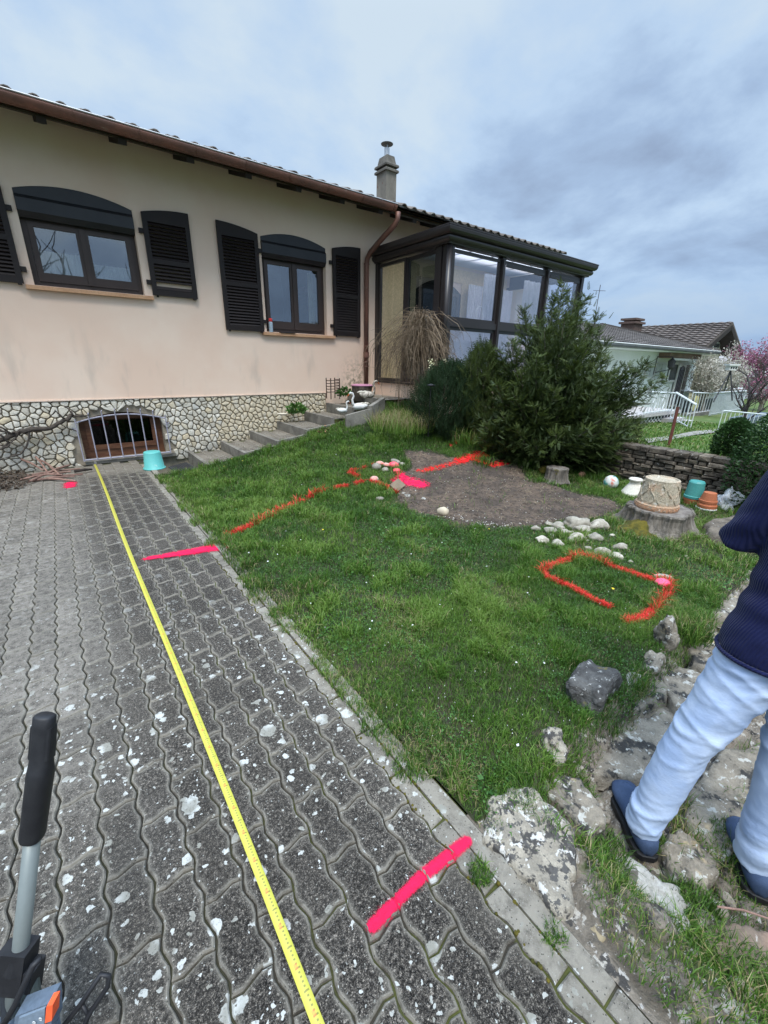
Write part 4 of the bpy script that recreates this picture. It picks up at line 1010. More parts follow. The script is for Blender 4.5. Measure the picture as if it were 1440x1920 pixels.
e1 = FY(1345, 664, Ye); e0 = FY(1060, 634, Ye); ez = (e1[2]+e0[2])/2; XE0, XE1 = 12.5, e1[0]
def roofpoly(): return None
rise = .30
rp = MB(); rid = 3.6; zrid = ez+rid*rise+.06
rp.add([(XE0, Ye, ez+.06), (XE1, Ye, ez+.06), (XE1-rid*1.45, Ye+rid, zrid), (XE0, Ye+rid, zrid), (XE0, Ye+2*rid, ez+.06), (XE1, Ye+2*rid, ez+.06), (XE1-rid*2.4, Ye+rid*1.6, zrid+.5)], [(0, 1, 2, 3), (3, 2, 5, 4), (1, 5, 2)])
nr = obj('roof', rp, M_tile_nb, nh)
obj('eaves_soffit', MB().box((XE0, Ye+.01, ez-.10), (XE1-.03, YN+.3, ez-.02)), M_white_wall, nr)
q = MB(); q.tube([(XE0, Ye-.05, ez), (XE1, Ye-.05, ez)], .085, 8); obj('gutter', q, mat('zinc_gutter', (.16, .17, .18), None, 3, .5, metal=.3), nr, smooth=True)
q = MB(); q.tube([(XE0, Ye-.12, ez+.06), (XE1, Ye-.12, ez+.06)], .022, 5); obj('gutter_edge', q, M_white, nr)
# corrugated tile courses
def courses(P0, P1, P2, P3, nrow, ncol, h=.05):
    # P0-P1 eave, P3-P2 ridge; wavy, stepped
    mb = MB(); P0, P1, P2, P3 = (np.array(p, float) for p in (P0, P1, P2, P3)); nrm = np.cross(P1-P0, P3-P0); nrm /= np.linalg.norm(nrm)
    if nrm[2] < 0: nrm = -nrm
    for r in range(nrow):
        a, b = r/nrow, (r+1.12)/nrow
        A0, A1 = P0+(P3-P0)*a, P1+(P2-P1)*a; B0, B1 = P0+(P3-P0)*min(b, 1), P1+(P2-P1)*min(b, 1); wid = np.linalg.norm(A1-A0); nc = max(2, int(ncol*wid/np.linalg.norm(P1-P0)))*2
        vs = []
        for i in range(nc+1):
            t = i/nc; wv = h*.55*(1 if i % 2 else 0)
            vs += [A0+(A1-A0)*t+nrm*(h+wv), B0+(B1-B0)*t+nrm*(.01+wv), A0+(A1-A0)*t-nrm*.01]
        mb.add(vs, [(3*i, 3*i+3, 3*i+4, 3*i+1) for i in range(nc)]+[(3*i+2, 3*i+5, 3*i+3, 3*i) for i in range(nc)])
    return mb
obj('tile_courses', courses((XE0, Ye, ez+.07), (XE1, Ye, ez+.07), (XE1-rid*1.45, Ye+rid, zrid+.01), (XE0, Ye+rid, zrid+.01), 12, 70), M_tile_nb, nr, kind='stuff')
q = MB(); q.bar((XE1, Ye, ez+.12), (XE1-rid*1.45, Ye+rid, zrid+.06), .2, .1); obj('hip_ridge', q, M_tile_nb, nr)
c_ = FY(1187, 606, YN+2.6); q = MB(); q.box((c_[0]-.45, YN+2.3, c_[2]-1.2), (c_[0]+.45, YN+3, c_[2]-.05)); q.box((c_[0]-.55, YN+2.2, c_[2]-.05), (c_[0]+.55, YN+3.1, c_[2]+.05)); q.box((c_[0]-.5, YN+2.25, c_[2]+.12), (c_[0]+.5, YN+3.05, c_[2]+.22)); q.box((c_[0]-.4, YN+2.4, c_[2]+.05), (c_[0]+.4, YN+2.9, c_[2]+.12))
obj('chimney', q, mat('brown_brick_chimney', (.13, .085, .07), None, 6, .9), nh)
def nbrect(x0, y0, x1, y1, d=.03, Yp=YN, m=M_white, name='window', par=nh):
    a = FY(x0, y0, Yp); b = FY(x1, y1, Yp); q = MB(); q.box((a[0], Yp-d, b[2]), (b[0], Yp-.002, a[2])); return obj(name, q, m, par), a, b
M_greyshut = mat('pale_grey_shutter', (.42, .45, .44), (.36, .39, .38), 3, .7); M_dkgl = mat('dark_window_glass', (.06, .065, .07), (.09, .10, .11), 2, .15)
for (xa, ya_2, xb, yb_) in ((1212, 679, 1219, 709), (1229, 680, 1241, 712)):
    w_, a, b = nbrect(xa, ya_2, xb, yb_, .06, m=M_white); b = (max(b[0], a[0]+.5), 0, b[2])
    for k in range(2):
        q = MB(); xx = a[0]+(b[0]-a[0])*(k*.5+.04); q.box((xx, YN-.09, b[2]+.05), (xx+(b[0]-a[0])*.42, YN-.062, a[2]-.05)); obj('shutter_leaf', q, M_greyshut, w_)
# porch recess with door and window
pr_, a, b = nbrect(1256, 681, 1270, 714, .05, m=M_dkgl); q = MB(); frame_rect(q, 'x', YN-.08, a[0]-.05, b[0]+.05, b[2]-.05, a[2]+.05, .1, .025); obj('window_frame', q, M_white, pr_)
d_, a, b = nbrect(1276, 684, 1274, 760, .05, m=M_dkgl, name='back_panel')
x0, x1, z0, z1 = 25.0, 25.95, -.45, 1.62
WLd = thing  # noqa
dm = MB(); frame_rect(dm, 'x', YN-.12, x0, x1, z0, z1, .12, .05); door = obj('door', dm, M_white, nh)
q = MB(); q.box((x0+.12, YN-.09, z0+.12), (x1-.12, YN-.08, z1-.12)); obj('pane', q, mat('lavender_door_glass', (.30, .30, .36), None, 2, .2), door)
for i in range(4): q = MB(); xx = x0+.2+i*.18; q.tube([(xx, YN-.14, z0+.1), (xx, YN-.14, z1-.25)], .018, 5); obj('door_bar', q, mat('dark_iron', (.05, .05, .055), None, 9, .6) if i == 0 else bpy.data.materials['dark_iron'], door)
q = MB(); q.tube([(x0+.2+.54*t, YN-.14, z1-.25+.18*math.sin(PI*t)) for t in np.linspace(0, 1, 9)], .018, 5); obj('door_bar', q, bpy.data.materials['dark_iron'], door)
a = FY(1257, 669, YN-.5); b = FY(1313, 673, YN-.5); q = MB(); q.box((a[0], YN-.5, b[2]-.02), (b[0], YN-.003, b[2]+.2)); obj('awning_box', q, mat('brown_awning_box', (.24, .16, .12), None, 3, .8), nh)
q = MB(); q.box((a[0]+.1, YN-.6, b[2]-.12), (b[0]-.5, YN-.5, b[2]-.03)); obj('awning_bar', q, M_white, nh)
lp = FY(1259, 682, YN-.6); q = MB(); q.lathe([(.04, -.25), (.14, -.15), (.17, .12), (.05, .22), (.02, .3)], lp, 8); q.tube([(lp[0], lp[1], lp[2]-.25), (lp[0]-.3, YN-.1, lp[2]-.4)], .02, 5); q.tube([(lp[0], lp[1], lp[2]+.3), (lp[0]-.25, YN-.05, lp[2]+.3), (lp[0]-.3, YN-.05, lp[2]-.5)], .02, 5)
obj('wall_lantern', q, bpy.data.materials['dark_iron'], nh)
# terrace with pierced screen blocks
YTR = 6.9
ta = FY(1250, 772, YTR); q = MB(); tz = ta[2]
q.box((12.5, YTR, tz-.12), (FY(1276, 772, YTR)[0]+0, YN-.004, tz)); tr_ = obj('terrace_slab', q, mat('pale_terrace_stone', (.50, .47, .46), (.42, .40, .39), 3, .8), nh)
q = MB(); s0 = FY(1206, 781, YTR+.05); s1 = FY(1250, 806, YTR+.05); q.box((s0[0]-3, YTR+.12, s1[2]-.4), (s1[0], YTR+.3, tz-.12)); obj('screen_backing', q, M_int, nh)
# screen: white grid with round holes -> rings
wdt = .30; nxs = int((s1[0]-s0[0])/wdt); q = MB(); zz0 = tz-.12-3*wdt*.62
for i in range(nxs+1):
    for j in range(3):
        cx_ = s0[0]+wdt*(i+.5); cz = zz0+wdt*.62*(j+.5); r_ = .10
        c8 = [(math.cos(2*PI*k/8+PI/8), math.sin(2*PI*k/8+PI/8)) for k in range(8)]
        o8 = [(max(-1, min(1, 1.09*c_[0]))*wdt/2, max(-1, min(1, 1.09*c_[1]))*wdt*.31) for c_ in [(x*1.0, y*1.0) for x, y in c8]]
        vs = [(cx_+a_*r_, YTR+.10, cz+b_*r_*.62) for a_, b_ in c8]+[(cx_+a_, YTR+.10, cz+b_) for a_, b_ in o8]
        q.add(vs, [(k, (k+1) % 8, 8+(k+1) % 8, 8+k) for k in range(8)])
obj('screen_blocks', q, M_white, nh)
q = MB(); q.box((s1[0], YTR, s1[2]-.5), (s1[0]+.5, YTR+.5, tz-.12)); obj('screen_pier', q, M_concrete, nh)
for (xa, ya2, xb, yb2, dz) in ((1262, 786, 1278, 806, 0), (1278, 792, 1296, 806, 0), (1290, 797, 1312, 808, 0), (1322, 792, 1340, 808, 0)):
    a = FY(xa, ya2, YTR-.3); b = FY(xb, yb2, YTR-.3); q = MB(); q.box((a[0], YTR-.3, b[2]-.3), (b[0], YTR+.8, a[2])); obj('stone_step', q, bpy.data.materials['pale_terrace_stone'], nh)
a = FY(1296, 776, YTR+.6); b = FY(1340, 806, YTR+.6); q = MB(); q.box((a[0], YTR+.6, b[2]-.3), (b[0], YTR+1, a[2])); obj('stone_plinth', q, M_concrete, nh)
# railings
M_rail = mat('white_iron', (.66, .69, .70), (.58, .61, .62), 4, .6)
def railing(P, Q, zb0, zt0, n, label, name='balcony_railing', posts_=True, r=.022):
    # P,Q: (x,y) ends, zb/zt = (z at P, z at Q)
    t = thing(name, label, 'railing', (P[0], P[1], zb0[0]))
    q = MB(); q.tube([(P[0], P[1], zt0[0]), (Q[0], Q[1], zt0[1])], r*1.6, 6); obj('top_rail', q, M_rail, t)
    q = MB(); q.tube([(P[0], P[1], zb0[0]+.06), (Q[0], Q[1], zb0[1]+.06)], r, 6); obj('bottom_rail', q, M_rail, t)
    for i in range(n+1):
        s_ = i/n; x = P[0]+(Q[0]-P[0])*s_; y = P[1]+(Q[1]-P[1])*s_; q = MB(); q.tube([(x, y, zb0[0]+(zb0[1]-zb0[0])*s_), (x, y, zt0[0]+(zt0[1]-zt0[0])*s_)], r*.75, 5); obj('baluster', q, M_rail, t)
    return t
a = FY(1216, 735, YTR); b = FY(1266, 737, YTR); rz = tz+.95
ra = railing((a[0], YTR), (b[0], YTR), (tz, tz), (a[2], b[2]), 9, 'white wrought iron railing with diamonds in front of the white house door')
for f_ in (.3, .62):
    x = a[0]+(b[0]-a[0])*f_; q = MB(); zm = (tz+a[2])/2; q.tube([(x, YTR, zm+.28), (x+.16, YTR, zm), (x, YTR, zm-.28), (x-.16, YTR, zm), (x, YTR, zm+.28)], .018, 4); obj('diamond', q, M_rail, ra)
a = FY(1268, 736, YTR-.1); b = FY(1306, 759, YTR-1.2); zb_ = b[2]-.9
railing((a[0], a[1]), (b[0], b[1]), (a[2]-1.0, b[2]-.9), (a[2], b[2]), 7, 'white sloping handrail of the neighbour steps', 'stair_railing')
a = FY(1300, 736, YTR+.7); b = FY(1345, 738, YTR+.7); c0 = FY(1300, 777, YTR+.7)
rb_ = railing((a[0], a[1]), (b[0], b[1]), (c0[2], c0[2]), (a[2], b[2]), 9, 'white railing with dark panel behind it above the stone plinth')
q = MB(); a2 = FY(1288, 752, YTR+1.3); b2 = FY(1338, 776, YTR+1.3); q.box((a2[0], a2[1], b2[2]), (b2[0], a2[1]+.1, a2[2])); tag(obj('dark_screen_panel', q, mat('dark_blue_panel', (.018, .025, .035), None, 4, .5)), 'dark blue panel standing behind the white terrace railing', 'panel')
a = FY(1341, 737, YTR+.2); b = FY(1399, 733, YTR-1.0); c0 = FY(1341, 778, YTR+.2); d0 = FY(1394, 768, YTR-1.)
railing((a[0], a[1]), (b[0], b[1]), (c0[2], d0[2]), (a[2], b[2]), 24, 'dense white balustrade at the right end of the terrace below the tripod', 'balustrade', r=.03)
q = MB(); a = FY(1300, 735, 8.6); b = FY(1400, 730, 8.6); q.box((a[0], 8.4, a[2]-.05), (b[0], 9.2, a[2]+.03)); tag(obj('white_table_top', q, M_white), 'long pale table top just above the white railing', 'table')
q = MB(); a = FY(1306, 742, YTR+.9); q.add([(a[0], a[1], a[2]), (a[0]+.35, a[1]-.02, a[2]-.05), (a[0]+.55, a[1], a[2]-.6), (a[0]+.1, a[1]+.02, a[2]-.75), (a[0]-.2, a[1], a[2]-.6)]+[(a[0]+u, a[1]+.03, a[2]+w) for u, w in ((0, 0), (.35, -.05), (.55, -.6), (.1, -.75), (-.2, -.6))], [(0, 1, 2, 3, 4), (9, 8, 7, 6, 5)]+[(k, 5+k, 5+(k+1) % 5, (k+1) % 5) for k in range(5)])
tag(obj('yellow_cloth', q, mat('yellow_cloth', (.72, .66, .30), None, 4, .9)), 'yellow cloth hanging on the white terrace railing', 'cloth')
# front low fence far right
a = G(1290, 770, -.2)
fa = FY(1356, 770, 4.2); fb = FY(1445, 778, 3.6)
railing((fa[0], 4.2), (fb[0], 3.6), (fa[2]-.85, fb[2]-.8), (fa[2], fb[2]), 12, 'low white garden fence behind the round clipped bush', 'garden_fence', r=.014)
q = MB(); a = FY(1400, 786, 5.); b = FY(1445, 806, 5.); q.box((a[0], 5, b[2]-.4), (b[0], 5.6, a[2])); tag(obj('blue_grey_planter', q, mat('blue_grey_tub', (.10, .13, .16), None, 3, .6)), 'blue grey tub behind the low white fence', 'planter')
# second house (gable towards us)
h2 = thing('gabled_house', 'cream house with brown tiled gable roof rising behind the white house', 'house', (42, 18, -3)); Y2 = 12.
ap_ = FY(1375, 604, Y2-1.2); el = FY(1323, 650, Y2-1.2); er = FY(1394, 662, Y2-1.2)
q = MB(); A_ = [(el[0]+.9, -3), (er[0]-.9, -3), (er[0]-.9, er[2]+.35), (ap_[0], ap_[2]-.35), (el[0]+.9, el[2]+.35)]
q.add([(x, Y2, z_) for x, z_ in A_]+[(x, Y2+26, z_) for x, z_ in A_], [(0, 1, 2, 3, 4), (9, 8, 7, 6, 5), (4, 9, 5, 0), (1, 6, 7, 2)]); obj('wall', q, M_cream_wall, h2)
q = MB(); th = .22
for s_, E2 in ((-1, el), (1, er)):
    vs = [(E2[0], Y2-1.2, E2[2]), (ap_[0], Y2-1.2, ap_[2]), (ap_[0], Y2+27, ap_[2]), (E2[0], Y2+27, E2[2])]; vs += [(x, y, z_-th) for x, y, z_ in vs]
    q.add(vs, [(0, 1, 2, 3), (7, 6, 5, 4), (0, 4, 5, 1), (3, 2, 6, 7), (0, 3, 7, 4)])
r2 = obj('roof', q, M_tile_nb2, h2)
obj('tile_courses', courses((el[0], Y2+27, el[2]+.01), (el[0], Y2-1.2, el[2]+.01), (ap_[0], Y2-1.2, ap_[2]+.01), (ap_[0], Y2+27, ap_[2]+.01), 11, 60, .09), M_tile_nb2, r2, kind='stuff')
for s_, E2 in ((-1, el), (1, er)):
    q = MB(); q.bar((E2[0], Y2-1.15, E2[2]-.32), (ap_[0], Y2-1.15, ap_[2]-.32), .14, .3); obj('bargeboard', q, M_rafter, r2)
    vs = [(E2[0]+(.0), Y2-1.1, E2[2]-th-.02), (ap_[0], Y2-1.1, ap_[2]-th-.02), (ap_[0], Y2-.002, ap_[2]-th-.02), (E2[0], Y2-.002, E2[2]-th-.02)]; q = MB(); q.add(vs, [(0, 1, 2, 3)]); obj('soffit', q, M_rafter, r2)
w_, a, b = nbrect(1336, 641, 1345, 655, .1, Y2, M_white, 'window', h2); q = MB(); a_, b_ = a, b; q.box((a[0]+.2, Y2-.14, b[2]+.1), (b[0]-.2, Y2-.102, a[2]-.1)); obj('pane', q, M_dkgl, w_)
# third: far roofs on the right
h3 = thing('far_barn', 'low far building with weathered pale roof behind the pink blossom', 'building', (50, 14, -3))
a = FY(1385, 672, 10); b = FY(1500, 660, 10); q = MB(); q.box((a[0], 10.5, -3.5), (b[0]+8, 18, a[2]-.6)); obj('wall', q, M_white_wall, h3)
q = MB(); q.add([(a[0]-1, 9.5, a[2]-1.2), (b[0]+9, 9.5, a[2]-1.2), (b[0]+9, 15, a[2]+.7), (a[0]-1, 15, a[2]+.7)], [(0, 1, 2, 3)]); obj('roof', q, mat('weathered_pale_roof', (.34, .32, .32), (.18, .16, .16), 1.2, .9, stretch=(.3, 1, 6)), h3)
# tripod with bird house
bt = DT(1370, 690, 19); b0 = [DT(1343, 733, 19), DT(1379, 730, 19), DT(1357, 733, 20)]; bz = b0[0][2]
bh = thing('bird_table', 'white bird feeder box with dark openings on a dark tripod above the terrace', 'bird table', (bt[0], bt[1], bz-.6))
tp = DT(1370, 695, 19)
for p in b0: q = MB(); q.tube([tp, p+np.array([0, 0, -.5])], .03, 5); obj('leg', q, bpy.data.materials['dark_iron'], bh)
def camaligned(c, w, h, d, mb):
    s_ = np.array([.75, -.66, 0.]); f_ = np.array([.66, .75, 0]); mb.obox(c, s_*w/2, f_*d/2, (0, 0, h/2))
q = MB(); camaligned(tp+np.array([0, 0, .12]), .34, .20, .3, q); obj('feeder_box', q, M_white, bh)
q = MB(); camaligned(tp+np.array([0, 0, .25]), .46, .07, .4, q); obj('feeder_roof', q, M_white, bh)
q = MB()
for k in (-1, 0, 1): camaligned(tp+np.array([0, 0, .12])+np.array([.75, -.66, 0])*k*.1-np.array([.66, .75, 0])*.152, .06, .09, .01, q)
obj('opening', q, M_int, bh)
# rusty post
a = GN(1254, 838); t_ = a+np.array([0, 0, 0]); top = DT(1271, 763, float((a-CP)@_F)*.985); q = MB(); q.bar(a-np.array([0, 0, .2]), top, .035, .035); tag(obj('rusty_post', q, mat('rusty_iron_post', (.13, .035, .02), (.08, .025, .018), 9, .8)), 'thin rusty iron post leaning on the neighbour lawn behind the wall', 'post')

# ================================================================= FOLIAGE HELPERS
def needle_sprig(nn=9, L=.12, w=.006, nl=.026):
    V = []; T = []
    V += [(0, -.0015, 0), (0, .0015, 0), (L, 0, 0)]; T.append((0, 1, 2))
    for i in range(nn):
        t = (i+.6)/nn; x = L*t; l = nl*(1-.45*t)
        for s_ in (-1, 1):
            o_ = len(V); V += [(x, 0, 0), (x+l*.25+w, s_*l*.45, .003), (x+l*.75, s_*l*.9, -.003)]
            V.append((x+l*.1-w*.3, s_*l*.55, 0)); T += [(o_, o_+1, o_+2), (o_, o_+2, o_+3)]
    return np.array(V), np.array(T)
def leafT(l=.03, w=.016):
    return np.array([(0, 0, 0), (l*.5, w/2, .002), (l, 0, 0), (l*.5, -w/2, .002)]), np.array([(0, 1, 2), (0, 2, 3)])
def nrm(v): return v/np.linalg.norm(v)
# ---- the yew
def yew():
    base = np.array([5.30, 3.36, .12]); q = MB(); pos = []; dr = []; tn = []
    t = thing('yew_bush', 'large dark green spreading yew bush in front of the conservatory', 'bush', base)
    tips = []
    def tip(px, py, dep): tips.append(DT(px, py-(14 if py > 800 else 0), dep+(.45 if py > 720 else .2)))
    for px, py, dep in ((1062, 528, 5.9), (1040, 560, 5.6), (1095, 556, 6.0), (1005, 600, 5.6), (1120, 590, 6.1), (985, 580, 5.9), (960, 640, 5.5), (1140, 640, 6.2), (935, 655, 5.7), (1062, 600, 5.2),
                        (905, 665, 6.0), (1180, 685, 5.6), (1217, 680, 5.7), (1200, 730, 5.4), (1150, 700, 5.2), (1090, 650, 5.0), (1010, 670, 5.0), (930, 720, 5.2), (895, 730, 5.7), (960, 740, 4.9), (1040, 730, 4.8), (1120, 740, 4.9),
                        (1190, 790, 5.2), (1200, 830, 5.3), (1160, 840, 4.9), (1100, 820, 4.75), (1040, 830, 4.8), (970, 820, 4.9), (910, 800, 5.2), (885, 770, 5.6), (900, 835, 5.3), (1000, 850, 4.9), (1140, 780, 4.9),
                        (1080, 600, 6.6), (1000, 640, 6.6), (940, 690, 6.7), (1150, 700, 6.7), (1060, 700, 6.9), (1250, 708, 5.6), (1075, 845, 5.0), (950, 845, 5.2), (1150, 870, 5.2), (893, 690, 6.0), (1165, 735, 5.5), (1185, 760, 5.6), (1205, 790, 5.6), (1175, 810, 5.0), (1130, 820, 4.9), (1205, 850, 5.3), (1100, 770, 5.0), (1120, 700, 5.3), (1075, 690, 5.1), (1100, 620, 5.6), (1075, 560, 5.7), (1020, 620, 5.3), (975, 700, 5.1), (1000, 760, 4.8), (940, 780, 5.0), (1135, 670, 5.7)): tip(px, py, dep)
    rr = random.Random(3)
    for ti, tp_ in enumerate(tips):
        b0_ = base+np.array([rr.uniform(-.15, .15), rr.uniform(-.15, .15), 0]); d = tp_-b0_; L = np.linalg.norm(d); side = nrm(np.cross(d, (0, 0, 1))); N_ = 16
        pts = []
        for i in range(N_+1):
            s_ = i/N_; bow = math.sin(PI*s_)*.10*L; pts.append(b0_+d*s_+np.array([0, 0, 1])*(-bow*.5 if d[2] < .5*L else bow*.0)+side*math.sin(s_*5+ti)*.03)
        q.tube(pts, [max(.004, .022*(1-i/N_)) for i in range(N_+1)], 5)
        nl = int(40*max(L, .7))
        for k in range(nl):
            s_ = .30+.70*(k+rr.random())/nl; i = min(int(s_*N_), N_-1); p = pts[i]+(pts[i+1]-pts[i])*(s_*N_-i); ax = nrm(pts[i+1]-pts[i])
            v = nrm(np.array([rr.gauss(0, 1) for _ in range(3)])); v = nrm(v-ax*np.dot(v, ax)*.9); lat = nrm(v+ax*.45+np.array([0, 0, .30])+np.array([rr.gauss(0, .25) for _ in range(3)])); ll = (.10+.22*math.sin(PI*min(1, s_*.9+.06))*rr.uniform(.5, 1.2))*(1.08-.55*s_)
            if ti == 38: ll *= .55
            m_ = max(4, int(ll/.021)); br = rr.uniform(0, 1)
            for j in range(m_):
                u = (j+.6)/m_; pp_ = p+lat*ll*u+np.array([0, 0, -.03*u*u]); sd = nrm(np.cross(lat, (rr.gauss(0, .4), rr.gauss(0, .4), 1))); sg = 1 if j % 2 else -1
                dd = nrm(lat*.8+sd*sg*(.75*(1-u)+.05)+np.array([0, 0, rr.uniform(-.12, .22)])); pos.append(pp_); dr.append(dd)
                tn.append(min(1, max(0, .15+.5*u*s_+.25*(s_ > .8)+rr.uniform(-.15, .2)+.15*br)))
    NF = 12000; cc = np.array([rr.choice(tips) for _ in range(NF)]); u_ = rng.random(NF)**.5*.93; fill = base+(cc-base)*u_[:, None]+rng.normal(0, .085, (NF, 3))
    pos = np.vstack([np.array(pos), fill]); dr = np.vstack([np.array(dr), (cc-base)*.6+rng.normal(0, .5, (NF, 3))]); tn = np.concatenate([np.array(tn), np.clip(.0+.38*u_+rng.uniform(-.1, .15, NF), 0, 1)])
    ok = pos[:, 2] > hlawn(np.clip(pos[:, 0], 0, 5.9), pos[:, 1])+.02; pos, dr, tn = pos[ok], dr[ok], tn[ok]
    obj('branches', q, M_bark, t)
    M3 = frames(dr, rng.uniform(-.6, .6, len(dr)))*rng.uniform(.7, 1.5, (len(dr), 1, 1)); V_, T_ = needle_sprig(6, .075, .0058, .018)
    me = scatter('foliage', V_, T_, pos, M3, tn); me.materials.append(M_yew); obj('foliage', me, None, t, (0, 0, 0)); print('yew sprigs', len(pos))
yew()
# ---- small upright dark conifer between
def shrub(name, label, cat, c, rx, ry, h, n, m, upright=.6, T_=None, tint=(.1, .8), lean=None, group=None, squareness=1., stem=True, L=.1):
    c = np.array(c, float); t = thing(name, label, cat, c, group)
    u = rng.random(n)**.45; th = rng.uniform(0, 2*PI, n); zf = rng.random(n)
    prof = np.sin(PI*np.clip(zf*.86+.12, 0, 1))**(.55*squareness); lump = .78+.44*fbm(np.cos(th)*2+zf*3, np.sin(th)*2+zf*2, 1.3, 31)
    P = np.stack([rx*u*prof*np.cos(th)*lump, ry*u*prof*np.sin(th)*lump, h*zf*(1-.1*u)], 1)+c
    D = np.stack([np.cos(th)*u*(1-upright), np.sin(th)*u*(1-upright), np.full(n, upright)+rng.normal(0, .15, n)], 1)+rng.normal(0, .25, (n, 3))
    if T_ is None: T_ = needle_sprig(5, L, .006, .022)
    M3 = frames(D, rng.uniform(0, 6, n))*rng.uniform(.7, 1.3, (n, 1, 1))
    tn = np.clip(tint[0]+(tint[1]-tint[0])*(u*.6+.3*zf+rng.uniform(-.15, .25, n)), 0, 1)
    me = scatter('foliage', T_[0], T_[1], P, M3, tn); me.materials.append(m); obj('foliage', me, None, t, (0, 0, 0))
    if stem:
        q = MB()
        for k in range(7): a_ = k*.9; q.tube([c+np.array([0, 0, -.05]), c+np.array([rx*.25*math.cos(a_), ry*.25*math.sin(a_), h*.4]), c+np.array([rx*.5*math.cos(a_), ry*.5*math.sin(a_), h*.8])], [.015, .01, .004], 5)
        obj('stems', q, M_bark, t)
    return t
c1 = np.array([4.55, 4.75, .62])
shrub('dark_conifer_shrub', 'low dark blue green conifer shrub left of the big yew below the weeping twigs', 'shrub', DT(838, 822, 6.6), .62, .55, 1.12, 6500, M_heath, .75, L=.14)
shrub('small_yew_shoot', 'tuft of brighter green yew sprays sticking up in front of the lower conservatory pane', 'shrub', DT(890, 815, 6.4), .36, .34, 1.32, 2600, M_yew, .7, L=.12)
# ---- weeping dead shrub
def weeping():
    top = DT(790, 592, 6.75); base = top.copy(); base[2] = .72
    t = thing('weeping_shrub', 'bare weeping shrub of tan drooping twigs in front of the conservatory door', 'shrub', base)
    q = MB(); rr = random.Random(5)
    q.tube([base+np.array([0, 0, -.1]), base+np.array([.03, 0, .5]), top+np.array([0, 0, -.25]), top+np.array([-.02, 0, 0.02])], [.03, .024, .015, .006], 6); obj('trunk', q, M_bark, t)
    q = MB(); tint = []
    for k in range(380):
        a = rr.uniform(0, 2*PI); ww = np.zeros(3); start = top+np.array([0, 0, -rr.uniform(0, .5)]); R_ = rr.uniform(.08, .72)*(1.3 if math.cos(a) < 0 else .95); drop = rr.uniform(.25, 1.25)*(1. if R_ < .45 else .7); up_ = rr.uniform(.03, .18); n = 8; pts = []
        wob = rr.uniform(-.12, .12)
        for i in range(n+1):
            s_ = i/n; r_ = R_*(1-(1-s_)**2.2); z_ = up_*math.sin(PI*min(1, s_*2.2))*(1-s_)-drop*s_**1.9
            ww = ww+np.array([rr.gauss(0, .022), rr.gauss(0, .022), rr.gauss(0, .012)]); pts.append(start+np.array([math.cos(a+wob*s_)*r_, math.sin(a+wob*s_)*r_, z_])+ww)
        q.tube(pts, [.0030*(1-.6*i/n)+.0010 for i in range(n+1)], 3, False)
        for _ in range(4):
            i = rr.randint(1, n-1); p = pts[i]; e = p+np.array([rr.gauss(0, .10), rr.gauss(0, .10), -rr.uniform(-.06, .2)]); q.tube([p, (p+e)/2+np.array([0, 0, .02]), e], [.0022, .002, .001], 3, False)
    me = q.mesh('twigs'); a_ = me.attributes.new('tint', 'FLOAT', 'POINT'); n = len(me.vertices)
    a_.data.foreach_set('value', np.repeat(rng.random(n//3+1), 3)[:n].astype(np.float32)); me.materials.append(M_twig); obj('twigs', me, None, t, (0, 0, 0))
weeping()
# dry grass skirt at its foot
def tuft(c, n, r, h, w, m, tint, name='grass_tuft', label=None, cat='grass', spread=.5):
    a = rng.uniform(0, 2*PI, n); rr = r*np.sqrt(rng.random(n)); P = np.stack([c[0]+rr*np.cos(a), c[1]+rr*np.sin(a), np.full(n, c[2])], 1)
    return blades(name, P, rng.uniform(.5, 1, n)*h, np.full(n, w), rng.uniform(.1, spread, n), rng.uniform(0, 2*PI, n), rng.uniform(tint[0], tint[1], n), m, label, cat)
tuft(DT(755, 805, 6.45), 1300, .5, .42, .005, M_grass, (.70, .99), label='dry straw and weeds standing under the weeping shrub', spread=1.)
tuft(DT(890, 828, 6.2), 500, .35, .35, .006, M_grass, (.3, .98), label='mixed dry weeds between the conifer shrub and the yew', spread=1.)

# ---- trees beyond
def twig_tree(name, label, cat, base, h, spread, leaders, n_bl, mb_mat, bark, bs=.05, seed=1, group=None, twigs=9):
    rr = random.Random(seed); base = np.array(base, float); t = thing(name, label, cat, base, group); q = MB(); tipsP = []
    def grow(p, d, L, r, lev):
        n = 4; pts = [p]; 
        for i in range(n):
            d = nrm(d+np.array([rr.gauss(0, .12), rr.gauss(0, .12), rr.gauss(.05, .08)])); pts.append(pts[-1]+d*L/n)
        q.tube(pts, [r*(1-.5*i/n) for i in range(n+1)], 5 if lev < 2 else 3, False)
        if lev >= 1: tipsP.extend(pts[1:])
        if lev < 3:
            for k in range(leaders if lev == 0 else 4):
                i = rr.randint(1, n); a = rr.uniform(0, 2*PI); nd = nrm(d*1.0+spread*np.array([math.cos(a), math.sin(a), rr.uniform(-.1, .5)])); grow(pts[i], nd, L*rr.uniform(.5, .75), r*.5, lev+1)
    grow(base, np.array([0, 0, 1.]), h*.42, h*.022, 0); obj('trunk', q, bark, t)
    if n_bl:
        tp_ = np.array(tipsP); idx = rng.integers(0, len(tp_), n_bl); P = tp_[idx]+rng.normal(0, bs*1.6, (n_bl, 3)); V_, T_ = leafT(bs, bs*.7)
        M3 = frames(rng.normal(0, 1, (n_bl, 3)), rng.uniform(0, 6, n_bl))*rng.uniform(.6, 1.4, (n_bl, 1, 1)); me = scatter('crown', V_, T_, P, M3, rng.random(n_bl)); me.materials.append(mb_mat); obj('crown', me, None, t, (0, 0, 0))
    return t
